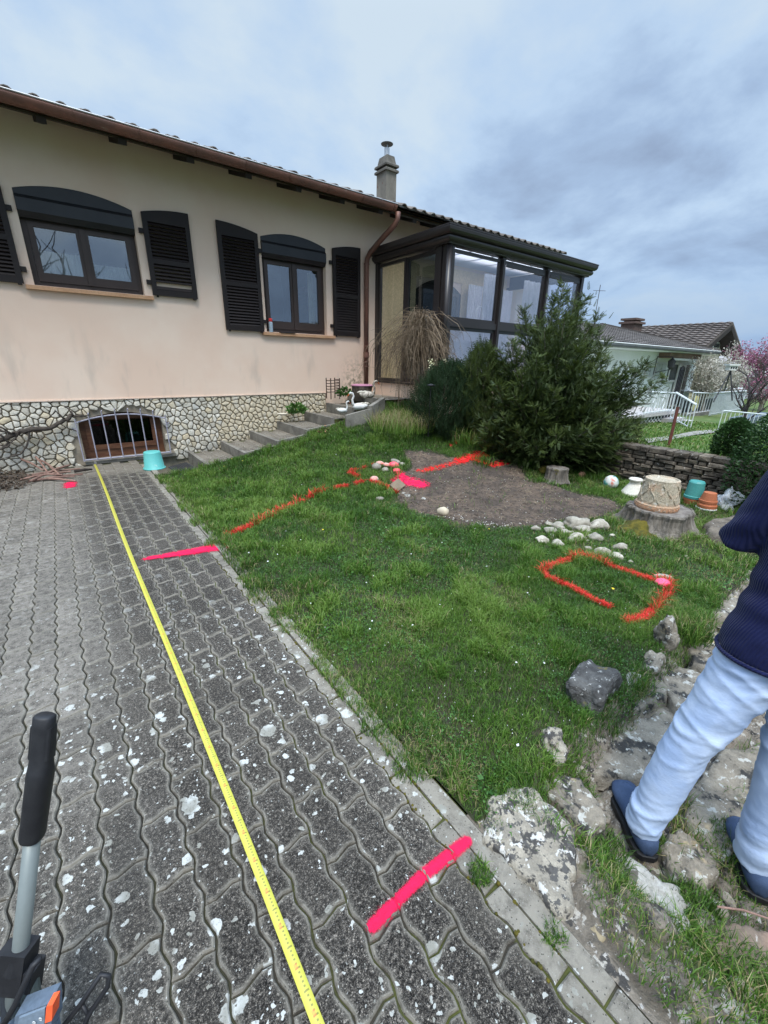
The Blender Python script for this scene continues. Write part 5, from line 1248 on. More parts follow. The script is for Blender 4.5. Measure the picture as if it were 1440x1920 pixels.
M_greybark = mat('pale_grey_bark', (.32, .29, .25), (.22, .20, .17), 9, .95); M_darkbark = mat('dark_wet_bark', (.035, .028, .03), (.06, .05, .05), 9, .95)
def DZ(x, y, dep): return DT(x, y, dep)
twig_tree('white_blossom_tree', 'leafless looking tree dusted with whitish blossom behind the white house corner', 'tree', DZ(1325, 742, 21)+np.array([0, 0, -1.0]), 4.2, .8, 9, 6000, M_white_blossom, M_greybark, .07, 4)
twig_tree('tall_blossom_tree', 'taller narrow whitish blossom tree in front of the cream gable', 'tree', DZ(1358, 742, 23)+np.array([0, 0, -1.0]), 4.4, .5, 8, 3200, M_white_blossom, M_greybark, .07, 9)
twig_tree('pink_blossom_tree', 'pink blossoming tree at the right edge beside the dark gable', 'tree', DZ(1434, 742, 24)+np.array([0, 0, -1.]), 4.9, .75, 11, 5500, M_pink_blossom, M_greybark, .09, 12)
twig_tree('purple_leaf_shrub', 'dark purple leaved shrub tucked under the pink blossom', 'shrub', DZ(1388, 700, 26)+np.array([0, 0, -1.]), 3.0, .9, 7, 1500, M_purple, M_darkbark, .1, 14)
twig_tree('dark_bare_tree', 'dark multi stemmed bare tree at the end of the white balustrade', 'tree', DZ(1400, 790, 16)+np.array([0, 0, -.4]), 3.4, .95, 8, 0, None, M_darkbark, .1, 21)
a = GN(1366, 856)
shrub('round_clipped_bush', 'round clipped dark green bush on the neighbour lawn above the drystone wall', 'bush', (a[0], a[1], a[2]-.05), .20, .20, .52, 5200, M_box, .4, leafT(.03, .02), (0., .75), squareness=.7)
shrub('dark_evergreen_shrub', 'dense dark evergreen shrub at the right edge beside the plastic bag', 'shrub', G(1440, 965, -.02)+np.array([.12, 0, 0]), .60, .50, 1.2, 12000, M_box, .3, leafT(.034, .02), (0., .45), squareness=.6)
# bare tree behind the viewer: seen mirrored in the left window
twig_tree('bare_walnut_tree', 'bare spreading tree across the drive, seen mirrored in the left window', 'tree', (1.4, -10.5, -.6), 10, 1.1, 9, 0, None, M_darkbark, .1, 33)
# antenna
q = MB(); a = DT(1124, 545, 24); q.tube([a+np.array([0, 0, -2]), a+np.array([0, 0, .3])], .02, 4); q.tube([a+np.array([-.3, .2, .0]), a+np.array([.3, -.2, 0.])], .012, 4); tag(obj('antenna_mast', q, bpy.data.materials['dark_iron']), 'thin aerial mast above the tiled roof right of the yew top', 'antenna')

# ================================================================= THINGS BY THE HOUSE
# bucket
c = G(291, 879); c = np.array([c[0], c[1]+.04, 0]); q = MB(); q.lathe([(.142, 0), (.146, .012), (.134, .016), (.128, .02), (.108, .225), (.103, .238), (.09, .243), (.0, .243)], c, 32, capb=False, capt=False); tag(obj('bucket', q, M_teal, smooth=False), 'turquoise plastic bucket upside down beside the barred cellar window', 'bucket')
bpy.data.objects['bucket'].data.polygons.foreach_set('use_smooth', [True]*len(bpy.data.objects['bucket'].data.polygons))
# dark grating / mat
A_ = [G(316, 877), G(338, 892), G(373, 883), G(350, 868)]; q = MB(); P_ = [(p[0], p[1]) for p in A_]; q.prism(P_[::-1], .002, .016, .004); mt = thing('door_mat', 'dark rubber mat lying between the bucket and the first step', 'mat', (A_[0][0], A_[0][1], 0)); obj('mat_body', q, M_mattrub, mt)
q = MB()
for i in range(1, 9):
    t_ = i/9; p = A_[0]+(A_[3]-A_[0])*t_; r_ = A_[1]+(A_[2]-A_[1])*t_; q.bar((p[0]*.97+r_[0]*.03, p[1]*.97+r_[1]*.03, .018), (r_[0]*.97+p[0]*.03, r_[1]*.97+p[1]*.03, .018), .012, .006)
obj('mat_rib', q, M_rubber, mt)
# vine trunk on the wall
def PXF(x, y, Y=7.22): return FY(x, y, Y)
vn_ = thing('old_vine', 'gnarled grey vine stem trained along the rubble stone base', 'vine', (-.9, 7.22, 0)); q = MB()
def vtube(mb, P, r0, r1, jit=.012):
    n = len(P); out = []
    for i in range(n-1):
        for k in range(4): t = k/4; out.append(P[i]*(1-t)+P[i+1]*t+np.array([random.uniform(-jit, jit) for _ in range(3)]))
    out.append(P[-1]); m_ = len(out); mb.tube(out, [r0+(r1-r0)*i/(m_-1)+random.uniform(-.004, .006) for i in range(m_)], 8)
vtube(q, [PXF(*p) for p in ((-30, 838), (0, 826), (30, 812), (60, 804), (95, 802), (120, 788), (137, 778))], .032, .026); obj('main_stem', q, M_vine, vn_, smooth=True)
for P in ([(137, 778), (128, 766), (121, 762)], [(137, 780), (150, 780), (166, 779)], [(120, 786), (104, 770), (84, 790)], [(0, 800), (20, 812), (40, 808)], [(-20, 830), (10, 836), (30, 822), (36, 806)], [(0, 815), (15, 830), (5, 840)], [(55, 806), (52, 832), (38, 852), (0, 862)], [(-20, 812), (0, 806), (25, 816), (60, 806)], [(-10, 845), (15, 838), (35, 815)]):
    q = MB(); vtube(q, [PXF(x, y, 7.2+random.uniform(-.05, .03)) for x, y in P], .013, .006, .006); obj('side_branch', q, M_vine, vn_, smooth=True)
# pruned sticks
for i, (a, b, z0, z1) in enumerate([((40, 861), (82, 882), .16, .05), ((66, 855), (88, 884), .18, .05), ((75, 862), (105, 882), .16, .06), ((50, 892), (150, 879), .03, .04), ((48, 897), (133, 884), .03, .05), ((60, 902), (140, 893), .02, .03), ((70, 900), (155, 889), .03, .02), ((55, 903), (120, 876), .04, .06),
                                    ((62, 893), (118, 890), .05, .06), ((75, 898), (142, 902), .02, .02), ((88, 888), (130, 872), .07, .08), ((38, 900), (100, 888), .02, .06), ((95, 876), (115, 895), .1, .03)]):
    p = G(a[0], a[1], z0); r_ = G(b[0], b[1], z1); m_ = (p+r_)/2+np.array([0, 0, .015]); q = MB(); q.tube([p, m_, r_], [.014, .013, .010], 7)
    tag(obj('cut_stick', q, M_stick), 'cut brown vine stick in the small heap by the stone wall', 'stick', 'cut sticks heaped left of the cellar window')
q = MB(); a = G(-20, 896, .04); b = G(40, 893, .03); c = G(168, 881, .03); q.tube([a, b], [.02, .012], 7); tag(obj('thick_dead_branch', q, M_vine), 'thick grey dead branch at the left edge of the stick heap', 'branch')
q = MB(); q.tube([G(140, 884, .03), G(158, 881, .05), G(172, 880, .03)], [.018, .02, .012], 7); tag(obj('dark_branch_stub', q, M_rafter), 'short dark branch stub between the sticks and the window grate', 'branch')
def litter(name, px, n, sz, m, z=0.0, label=None, cat=None, hh=.02):
    P = []
    xs_ = [p[0] for p in px]; ys_ = [p[1] for p in px]
    while len(P) < n:
        x, y = random.uniform(min(xs_), max(xs_)), random.uniform(min(ys_), max(ys_))
        if inpoly(np.array([x]), np.array([y]), px)[0]: p = GL(x, y) if z is None else G(x, y, z); P.append(p+np.array([0, 0, random.uniform(.002, hh)]))
    P = np.array(P); V_, T_ = leafT(sz, sz*.55); M3 = frames(rng.normal(0, 1, (n, 3))*[1, 1, .35], rng.uniform(-1, 1, n))*rng.uniform(.5, 1.4, (n, 1, 1)); me = scatter(name, V_, T_, P, M3, rng.random(n)); me.materials.append(m)
    o_ = bpy.data.objects.new(name, me); C.objects.link(o_); o_['kind'] = 'stuff'
    if label: o_['label'] = label; o_['category'] = cat
    return o_
litter('leaf_litter', [(-10, 888), (48, 886), (60, 905), (40, 918), (-10, 924)], 900, .035, M_litter, .0, 'dark crumbled leaves under the stick heap', 'leaves', .05)
litter('dry_leaves', [(580, 803), (625, 800), (628, 812), (590, 822)], 26, .06, M_brownleaf, None, 'pale brown dead leaves on the grass beside the steps', 'leaves', .06)
# metal rack on the steps
p = FY(612, 745, 6.95); bx = p[0]; by = 6.95; bz = .93
rk = thing('iron_rack', 'small rusty dark iron basket rack standing at the head of the steps', 'rack', (bx, by, bz-.1))
for k in range(5):
    z_ = bz+.02+k*.05; q = MB(); q.tube([(bx, by, z_), (bx+.02, by-.02, z_-.012), (bx+.26, by-.02, z_-.008), (bx+.30, by+.06, z_), (bx+.30, by+.18, z_)], .0065, 5); obj('rack_bar', q, M_rustiron, rk)
for x in (bx+.08, bx+.265): q = MB(); q.bar((x, by-.03, bz-.12), (x, by-.03, bz+.25), .018, .008); obj('rack_upright', q, M_rustiron, rk)
for x in (bx+.10, bx+.28): q = MB(); q.bar((x, by+.17, bz-.12), (x, by+.17, bz+.25), .016, .008); obj('rack_upright', q, M_rustiron, rk)
# swans
def swan(name, label, base, s, flip, m=M_swan):
    t = thing(name, label, 'figurine', base); b = np.array(base, float); ax = np.array([.9, -.25, 0])*(-1 if flip else 1); ax /= np.linalg.norm(ax); up = np.array([0, 0, 1.])
    L = lambda u, w: b+ax*u*s+up*w*s
    q = MB(); q.tube([L(.02, .07), L(.06, .10), L(.16, .11), L(.28, .10), L(.40, .13), L(.45, .16)], [.045*s, .085*s, .10*s, .09*s, .045*s, .008*s], 12); q.tube([L(.06, .12), L(.0, .20), L(-.01, .30), L(.03, .39), L(.0, .46), L(-.06, .475), L(-.10, .44)], [.05*s, .034*s, .028*s, .026*s, .028*s, .032*s, .02*s], 10)
    obj('body', q, m, t, smooth=True)
    q = MB()
    for k in range(5): q.tube([L(.14+k*.05, .15), L(.22+k*.055, .19+.01*(k % 2)), L(.28+k*.055, .17)], [.02*s, .03*s, .01*s], 6)
    obj('wing', q, M_white_cer, t, smooth=True)
    q = MB(); q.tube([L(-.10, .445), L(-.15, .38)], [.018*s, .006*s], 6); obj('beak', q, M_orange, t)
    return t
b_ = FY(662, 775, 6.16); swan('swan_figurine', 'white garden swan with orange beak curving over its small companion on the low wall', (b_[0], 6.17, .68), .62, False)
b_ = FY(651, 778, 6.15); swan('cygnet_figurine', 'small white swan neck leaning towards the larger swan', (b_[0]-.02, 6.12, .655), .40, True)
b_ = FY(697, 755, 6.13); swan('goose_figurine', 'mottled cream and brown goose figurine on the taller wall block under the pink lid', (b_[0]+.03, 6.1, .87), .62, True, mat('mottled_goose', (.55, .50, .42), (.13, .10, .08), 22, .6))
# stump with pink lid
c = FY(677, 745, 6.75); sp = thing('stump_planter', 'dark bark stump topped with a pink disc under the downpipe', 'stump', (c[0]+.02, 6.75, .84)); q = MB(); q.lathe([(.15, .84), (.18, .92), (.19, 1.0), (.2, 1.045)], (c[0]+.02, 6.75, 0), 18, wob=.06); obj('stump', q, M_bark, sp)
q = MB(); q.lathe([(.2, 1.047), (.205, 1.06), (.17, 1.075), (.0, 1.075)], (c[0]+.02, 6.75, 0), 24, capt=False); obj('lid', q, mat('pink_lid', (.52, .25, .36), (.44, .2, .3), 6, .6), sp)
shrub('ivy_clump', 'small ivy clump between the iron rack and the pink topped stump', 'plant', (c[0]-.25, 6.95, .86), .14, .12, .15, 160, M_green_leaf, .2, leafT(.05, .045), (0, .5), stem=False)
# dish and flowering plant on step
q = MB(); a = FY(529, 789, 7.1); q.lathe([(.05, 0), (.09, .02), (.1, .03), (.085, .025), (0, .015)], (a[0], 7.05, .56), 20, capt=False); tag(obj('saucer', q, M_white_cer), 'pale round saucer on the step against the stone base', 'saucer')
pl = shrub('primrose_plant', 'leafy plant with a yellow flower growing on the step by the stone base', 'plant', (FY(556, 785, 7.05)[0], 7.05, .57), .17, .12, .17, 260, M_green_leaf, .35, leafT(.075, .03), (0.1, .7), stem=False)
q = MB(); a = FY(559, 768, 7.); 
for dx_ in (-.012, .015): q.lathe([(.004, -.015), (.028, 0), (.022, .012), (0, .008)], (a[0]+dx_, 7., a[2]), 7, capt=False)
obj('yellow_flower', q, M_yellow, pl)
# bottle and cloth on sill 2
q = MB(); bt_ = thing('spray_bottle', 'pale blue bottle with red cap standing on the left end of the sill', 'bottle', (3.03, YF-.02, 1.91)); q.lathe([(.033, 1.912), (.034, 2.0), (.032, 2.06), (.02, 2.075)], (3.03, YF-.02, 0), 14); obj('bottle_body', q, mat('pale_blue_bottle', (.42, .52, .60), None, 5, .35), bt_, smooth=False)
q = MB(); q.lathe([(.026, 2.076), (.03, 2.10), (.028, 2.125), (.0, 2.13)], (3.03, YF-.02, 0), 12, capt=False); obj('cap', q, mat('red_cap', (.75, .05, .05), None, 5, .4), bt_)
q = MB(); q.box((3.18, YF-.075, 1.912), (3.45, YF+.0, 1.925)); tag(obj('black_tray', q, M_rubber), 'flat black strip lying on the sill of the right window', 'tray')
# hyacinths in pots + spike lamp + white statue behind
for k, (x, y) in enumerate(((809, 682), (834, 679))):
    p = DT(x, y, 6.35); hy = thing('cream_hyacinth', ('left' if k == 0 else 'right')+' of two cream hyacinth spikes above the dark conifer shrub', 'flower', (p[0], p[1], .9)); n = 60; P = p+rng.normal(0, 1, (n, 3))*[.026, .026, .035]; V_, T_ = leafT(.028, .02); me = scatter('blossom', V_, T_, P, frames(rng.normal(0, 1, (n, 3)))*1., rng.random(n)); me.materials.append(mat('cream_petal', (.80, .78, .50), None, 9, .7) if k == 0 else bpy.data.materials['cream_petal']); obj('blossom', me, None, hy, (0, 0, 0))
    q = MB(); q.tube([(p[0], p[1], .9), (p[0], p[1], p[2])], .006, 5); obj('stem', q, M_box, hy)
p = DT(808, 722, 5.9); sl = thing('spike_lamp', 'thin black garden spike light in front of the dark conifer shrub', 'lamp', (p[0], p[1], .55)); q = MB(); q.lathe([(.0, .02), (.06, 0), (.055, -.012), (.02, -.02)], p, 14, capb=False, capt=True); obj('lamp_head', q, M_rubber, sl); q = MB(); q.tube([(p[0], p[1], .45), (p[0], p[1], p[2]-.01)], .006, 5); obj('spike', q, M_rubber, sl)
P = DT(893, 733, 7.1)+rng.normal(0, 1, (220, 3))*[.10, .10, .08]; V_, T_ = leafT(.035, .03); me = scatter('white_flowers', V_, T_, P, frames(rng.normal(0, 1, (220, 3)))*1., rng.random(220)); me.materials.append(M_daisy); wf = thing('white_flowering_plant', 'white flowering plant glimpsed left of the yew below the lower pane', 'plant', P.mean(0)-np.array([0, 0, .3])); obj('white_flowers', me, None, wf, (0, 0, 0))

# ================================================================= STONES
def blob(c, r, seed, m, name, label, cat, group=None, rough=.25, squash=(1, 1, .7), sub=2, rot=0., parent=None, flat=False, boxy=1.):
    import bmesh
    bm2 = bmesh.new(); bmesh.ops.create_icosphere(bm2, subdivisions=sub, radius=1.)
    ca, sa = math.cos(rot), math.sin(rot)
    for v in bm2.verts:
        p = v.co.copy(); p = Vector([math.copysign(abs(c)**boxy, c) for c in p]) if boxy != 1 else p; p = p/(1.25 if boxy != 1 else 1); d = 1+rough*mnoise.noise(p*1.1+Vector((seed*7.1, seed*3.3, 0)))*1.6+rough*.4*mnoise.noise(p*3+Vector((seed, 0, seed)))
        if sub >= 3: d += rough*.35*mnoise.noise(p*7+Vector((0, seed, 0)))+rough*.15*mnoise.noise(p*16)
        p = p*d; x, y, z_ = p.x*squash[0]*r, p.y*squash[1]*r, p.z*squash[2]*r; v.co = Vector((c[0]+ca*x-sa*y, c[1]+sa*x+ca*y, c[2]+z_))
    me = bpy.data.meshes.new(name); bm2.to_mesh(me); bm2.free()
    if not flat: me.polygons.foreach_set('use_smooth', [True]*len(me.polygons))
    o_ = obj(name, me, m, parent)
    if label: tag(o_, label, cat, group)
    return o_
def pxr(x, y, w, z=0.): # radius in metres of w px wide thing at the ground
    p = GL(x, y); return p, w/2/FPX*float((p-CP)@_F)
for i, (x, y, w, m, sq, lab) in enumerate([
    (706, 880, 19, 'a', (1, 1, .8), 'round pale striped pebble at the left of the painted heap'), (722, 884, 14, 'a', (1, 1, .7), 'grey pebble between the striped one and the pink ones'), (712, 872, 15, 'r', (1.1, 1, .6), 'tan pebble with red spray at the top left of the heap'),
    (725, 875, 15, 'r', (1, 1, .6), 'reddish pebble in the middle of the painted heap'), (739, 876, 18, 'p', (1.1, .8, .7), 'bright pink sprayed pebble on the painted heap'), (744, 886, 16, 'p', (1, 1, .6), 'lower pink sprayed pebble at the right of the painted heap'),
    (741, 870, 20, 'a', (1.3, .7, .5), 'long pale flat pebble at the top of the painted heap'), (753, 873, 12, 'a', (1, 1, .6), 'small pale pebble at the right end of the painted heap'), (702, 902, 17, 'r', (1.1, 1, .7), 'single pinkish pebble in the grass below the painted heap'),
    (712, 938, 14, 'a', (1.2, 1, .6), 'small grey pebble in grass left of the flat brown tile'), (764, 932, 12, 'w', (1, 1.1, .6), 'white pebble on the left edge of the bare soil'), (794, 937, 9, 'w', (1.2, 1, .6), 'small white pebble right of the first one on the soil edge'),
    (830, 965, 24, 'c', (1, .9, .8), 'cream angular stone at the front edge of the bare soil'), (757, 927, 9, 'w', (1, 1, .6), 'tiny white pebble beside the tile on the soil edge')]):
    p, r_ = pxr(x, y, w); m = {'a': M_pebble, 'r': M_pebble_red, 'p': M_pinkstone, 'w': M_white_rock, 'c': mat('cream_stone', (.50, .42, .30), (.38, .32, .24), 14, .9) if m == 'c' else None}[m]
    blob(p+np.array([0, 0, r_*.45]), r_, i+1, m, 'pebble', lab, 'stone', 'painted pebble heap' if i < 8 else None, .15, sq, 2, i*1.3)
PB = [(1044, 990, 22, 1.5), (1030, 985, 13, 1), (1065, 985, 22, 1.3), (1083, 988, 40, 1.4), (1091, 998, 30, 1.5), (1060, 1000, 16, 1), (1073, 1003, 13, 1.), (1032, 1000, 22, 1.2), (1052, 993, 14, 1.2), (1017, 1015, 20, 1.), (1045, 1022, 20, 1.1), (1080, 1012, 28, 1.6), (1071, 1014, 16, 1.), (1115, 1012, 24, 1.),
      (1122, 992, 36, 1.9), (1004, 994, 16, 1.4), (1035, 1008, 14, 1.2), (1101, 1014, 6, 1), (1102, 1004, 6, 1), (1162, 1029, 24, 1.7), (1147, 1006, 10, 1.3), (1127, 1040, 26, 1.8), (1155, 1048, 25, 1.7), (1102, 1030, 12, 1.2), (1182, 1054, 8, 1.), (1200, 992, 7, 1.), (1286, 1045, 8, 1.), (1170, 986, 8, 1), (1175, 994, 6, 1)]
LB = {3: 'wide flat grey brown slab pebble at the back of the long pebble row', 4: 'broad pale flat pebble in the middle of the pebble row', 14: 'longest flat pale pebble lying at the right end of the pebble row', 13: 'upright rounded grey pebble at the right front of the pebble row', 9: 'cream angular pebble standing alone at the left front of the row', 10: 'rough white pebble in front of the row',
      19: 'flat greenish grey pebble lying alone in the grass right of the row', 21: 'flat pale pebble nearest the top edge of the red rectangle', 22: 'flat pale pebble just right of the one by the red rectangle', 7: 'large grey pebble at the left of the row', 11: 'long pale pebble in front of the row', 0: 'tall grey pebble leaning at the back left of the row'}
for i, (x, y, w, asp) in enumerate(PB):
    p, r_ = pxr(x, y, w); r_ *= 1.12
    yaw = -ya_+random.uniform(-.25, .25)
    blob(p+np.array([0, 0, r_*.28]), r_, 30+i, M_pebble, 'pebble', LB.get(i, 'small pale river pebble in the loose row above the red rectangle'), 'stone', None if i in LB else 'small pebbles in the loose row', .30, (1., 1/asp, .62), 3, yaw)
p, r_ = pxr(1243, 1085, 34); blob(p+np.array([0, 0, r_*.2]), r_, 71, M_pebble, 'pebble', 'long flat brownish pebble just above the sprayed pink stone', 'stone', None, .1, (1, .35, .35), 2, -ya_-.25)
p, r_ = pxr(1240, 1102, 27); blob(p+np.array([0, 0, r_*.25+.026]), r_*1.1, 72, mat('hot_pink_stone', (1., .045, .16), (.98, .10, .20), 5, .6), 'pebble', 'smooth round stone sprayed hot pink at the corner of the red rectangle', 'stone', None, .08, (1, .85, .5), 3, 0)
# terracotta shard, flat brown tile
p = GL(745, 918); q = MB(); q.obox(p+np.array([0, 0, .05]), (.085, .03, .02), (-.02, .045, .035), (0, -.006, .009)); tag(obj('stone_flake', q, mat('brown_flake', (.20, .15, .10), (.12, .09, .06), 9, .9)), 'flat brown stone flake leaning between the pink paint and the soil', 'stone')
p, r_ = pxr(1090, 893, 16); blob(p+np.array([0, 0, .02]), r_, 77, mat('pale_terracotta', (.46, .26, .17), None, 8, .9), 'clay_shard', 'pale terracotta lump in the weeds right of the small stump', 'shard', None, .2, (1.1, .8, .8))
# ================================================================= STUMPS AND POTS
def stump(name, label, c, r, h, moss=None, seed=0, roots=0):
    t = thing(name, label, 'stump', c); q = MB(); seg = 72; prof = [(1.3, -.05), (1.14, .08), (1.04, .25), (.99, .5), (.97, .75), (1.0, .93), (.97, 1.), (.92, 1.005)]
    vs = []; 
    for j, (rr, z_) in enumerate(prof):
        for k in range(seg):
            a = 2*PI*k/seg; f_ = 1+.34*(float(fbm(math.cos(a)*1.6, math.sin(a)*1.6+z_*.25, 1.1, 120+seed))-.5)+.22*(float(vn(math.cos(a)*7, math.sin(a)*7+z_*.8, 1., 130+seed))-.5)+(.22 if roots else .06)*max(0, math.sin(4*a+seed))**2*(1-z_)
            vs.append((c[0]+r*rr*f_*math.cos(a), c[1]+r*rr*f_*math.sin(a), c[2]+h*z_))
    n = len(prof); q.add(vs, [(i*seg+k, i*seg+(k+1) % seg, (i+1)*seg+(k+1) % seg, (i+1)*seg+k) for i in range(n-1) for k in range(seg)]); obj('bark', q, M_barkgrey, t)
    q = MB(); top = vs[-seg:]; q.add([(x, y, z_-.004) for x, y, z_ in top]+[(c[0], c[1], c[2]+h-.008)], [(k, (k+1) % seg, seg) for k in range(seg)]); obj('cut_face', q, mat('cut_wood_'+name, (.20, .175, .15), (.12, .10, .085), 16, .95), t)
    return t
c = GL(1042, 900); ts = stump('small_stump', 'small sawn stump in the weeds at the foot of the yew', (c[0], c[1], c[2]), .135, .17, seed=2)
p = GL(1022, 888); blob(p+np.array([0, 0, .05]), .09, 81, M_moss, 'moss_cushion', 'olive moss cushion on the left of the small stump', 'moss', None, .2, (1, 1, .7), 3)
cs = GL(1262, 995); cs = np.array([cs[0]-.02, cs[1]+.14, cs[2]]); bs_ = stump('tree_stump', 'broad weathered tree stump carrying the large upturned terracotta pot', (cs[0], cs[1], cs[2]), .27, .20, seed=1, roots=1)
for (dx_, dy_, rr, s_, lb_) in ((-.28, .02, .17, 91, 'broadest olive moss cushion on the left roots of the broad stump'), (-.40, .10, .10, 92, 'small olive moss cushion farthest left of the broad stump'), (-.14, -.17, .11, 94, 'olive moss cushion at the front foot of the broad stump')):
    blob((cs[0]+dx_, cs[1]+dy_, cs[2]+.01), rr, s_, M_moss, 'moss_patch', lb_, 'moss', 'moss over the stump roots', .3, (1.2, .9, .55), 3)
# big pot
pc = (cs[0]-.02, cs[1]+.04, cs[2]+.195); bp = thing('terracotta_pot', 'large upturned terracotta pot with whitish relief bands standing on the broad stump', 'pot', pc)
def potmat():
    m, nt, b, out = new_mat('limed_terracotta'); n = NB(nt); v = n.N.new('ShaderNodeSeparateXYZ'); nt.links.new(n.pos(), v.inputs[0])
    col = n.mix(n.rng(v.outputs[2], pc[2]+.10, pc[2]+.02), (.47, .40, .29), (.50, .25, .13))
    col = n.mix(n.rng(n.noise(34, 4, .7, dist=2.2), .50, .58), col, (.30, .25, .18)); col = n.mix(n.rng(n.noise(8, 4), .52, .68, 0, .6), col, (.60, .36, .22)); col = n.mix(n.rng(n.noise(16, 4), .6, .7), col, (.62, .59, .50))
    nt.links.new(col, b.inputs['Base Color']); b.inputs['Roughness'].default_value = .85; nt.links.new(n.bump(n.noise(34, 4, .7, dist=2.2), 1., .012), b.inputs['Normal']); return m
M_terra_old = potmat()
q = MB(); R1, R0, Hh = .180, .138, .29
q.lathe([(R1, 0), (R1+.004, .01), (R1+.004, .05), (R1-.004, .055), (R1-.008, .06), (R0+.006, Hh-.012), (R0+.006, Hh-.004), (R0, Hh), (R0-.012, Hh+.001), (R0-.02, Hh-.01), (0, Hh-.01)], pc, 40, capb=False, capt=False); obj('pot_body', q, M_terra_old, bp)
for k in range(26):
    a = 2*PI*k/26; q = MB(); q.obox((pc[0]+(R1+.006)*math.cos(a), pc[1]+(R1+.006)*math.sin(a), pc[2]+.026), (-math.sin(a)*.011, math.cos(a)*.011, 0), (0, 0, .009), (math.cos(a)*.003, math.sin(a)*.003, 0)); obj('relief_block', q, M_terra_old, bp)
for k in range(14):
    a = 2*PI*k/14; q = MB(); pts = []
    for t in np.linspace(0, 1, 9):
        z_ = .075+.18*t; rr = R1-.008+(R0-R1+.014)*(z_-.06)/(Hh-.07)+.002; aa = a+.16*math.sin(t*2*PI)*(1 if k % 2 else -1); pts.append((pc[0]+rr*math.cos(aa), pc[1]+rr*math.sin(aa), pc[2]+z_))
    q.tube(pts, .006, 5); obj('relief_scroll', q, M_terra_old, bp)
# white urn upside down
c = G(1187, 922, .03); q = MB(); q.lathe([(.135, 0), (.13, .02), (.085, .10), (.062, .13), (.058, .16), (.075, .175), (.078, .19), (.066, .20), (0, .198)], (c[0], c[1], .0), 28, capb=False, capt=False); tag(obj('white_urn', q, M_white_cer, smooth=False), 'upturned off white stone urn with round foot left of the big terracotta pot', 'urn')
c = G(1208, 924, .03); blob((c[0], c[1], .06), .085, 61, mat('cream_shell', (.70, .68, .62), (.6, .57, .5), 9, .6), 'white_shell', 'small white shell ornament beside the upturned urn', 'ornament', None, .2, (1, .8, .8), 3)
c = G(1226, 928, .06); blob((c[0]+.03, c[1], .10), .12, 63, M_white_cer, 'white_bag', 'crumpled pale sack squeezed between the urn and the big pot', 'sack', None, .35, (.8, .7, 1.1), 3)
m, nt, b, out = new_mat('painted_ball'); n = NB(nt); col = n.ramp(n.noise(11, 3), [(.40, (.10, .34, .30)), (.48, (.55, .58, .52)), (.58, (.60, .60, .55)), (.66, (.50, .15, .10))]); nt.links.new(col, b.inputs['Base Color']); b.inputs['Roughness'].default_value = .4
c = G(1144, 912, .03); q = MB(); q.lathe([(.0, 0), (.05, .01), (.085, .05), (.09, .09), (.07, .14), (.04, .165), (.035, .16), (0, .13)], (c[0], c[1], .0), 22, capb=False, capt=False); tag(obj('painted_vase', q, m, smooth=True), 'round vase painted turquoise white and red lying in the grass by the wall', 'vase')
# stacked pots
c = G(1296, 945, 0); q = MB(); q.lathe([(.078, 0), (.085, .05), (.09, .055), (.09, .075), (.08, .078)], (c[0], c[1], 0), 24); tag(obj('clay_pot', q, M_terra), 'brown clay pot underneath the upturned turquoise pot behind the big pot', 'pot')
q = MB(); q.lathe([(.094, .08), (.096, .105), (.088, .11), (.078, .26), (.068, .275), (0, .277)], (c[0], c[1], 0), 24, capt=False, capb=False); tag(obj('teal_pot', q, M_teal_dark, smooth=False), 'upturned dark turquoise glazed pot stacked on a clay pot', 'pot')
c = G(1323, 955, 0); q = MB(); q.lathe([(.09, 0), (.098, .012), (.1, .022), (.09, .026)], (c[0], c[1], 0), 24); tag(obj('white_saucer', q, M_white), 'white plastic saucer under the small orange pots', 'saucer')
q = MB(); q.lathe([(.092, .028), (.094, .06), (.086, .064), (.08, .085)], (c[0], c[1], 0), 24); tag(obj('orange_pot', q, M_terra), 'lower of two orange pots nested upside down on the white saucer', 'pot')
q = MB(); q.lathe([(.086, .086), (.087, .11), (.078, .114), (.06, .195), (0, .197)], (c[0], c[1], 0), 24, capt=False, capb=False); tag(obj('orange_pot', q, M_terra), 'upper of two orange pots nested upside down on the white saucer', 'pot')
m, nt, b, out = new_mat('clear_plastic_film'); b.inputs['Base Color'].default_value = (.75, .78, .8, 1); b.inputs['Roughness'].default_value = .25; tr = nt.nodes.new('ShaderNodeBsdfTransparent'); mx = nt.nodes.new('ShaderNodeMixShader'); mx.inputs[0].default_value = .38; nt.links.new(tr.outputs[0], mx.inputs[1]); nt.links.new(b.outputs[0], mx.inputs[2]); nt.links.new(mx.outputs[0], out.inputs[0])
c = G(1356, 955, 0); blob((c[0], c[1], .09), .11, 65, m, 'plastic_bag', 'crumpled clear plastic bag beside the orange pots', 'bag', None, .8, (.9, .8, .9), 4, flat=False)

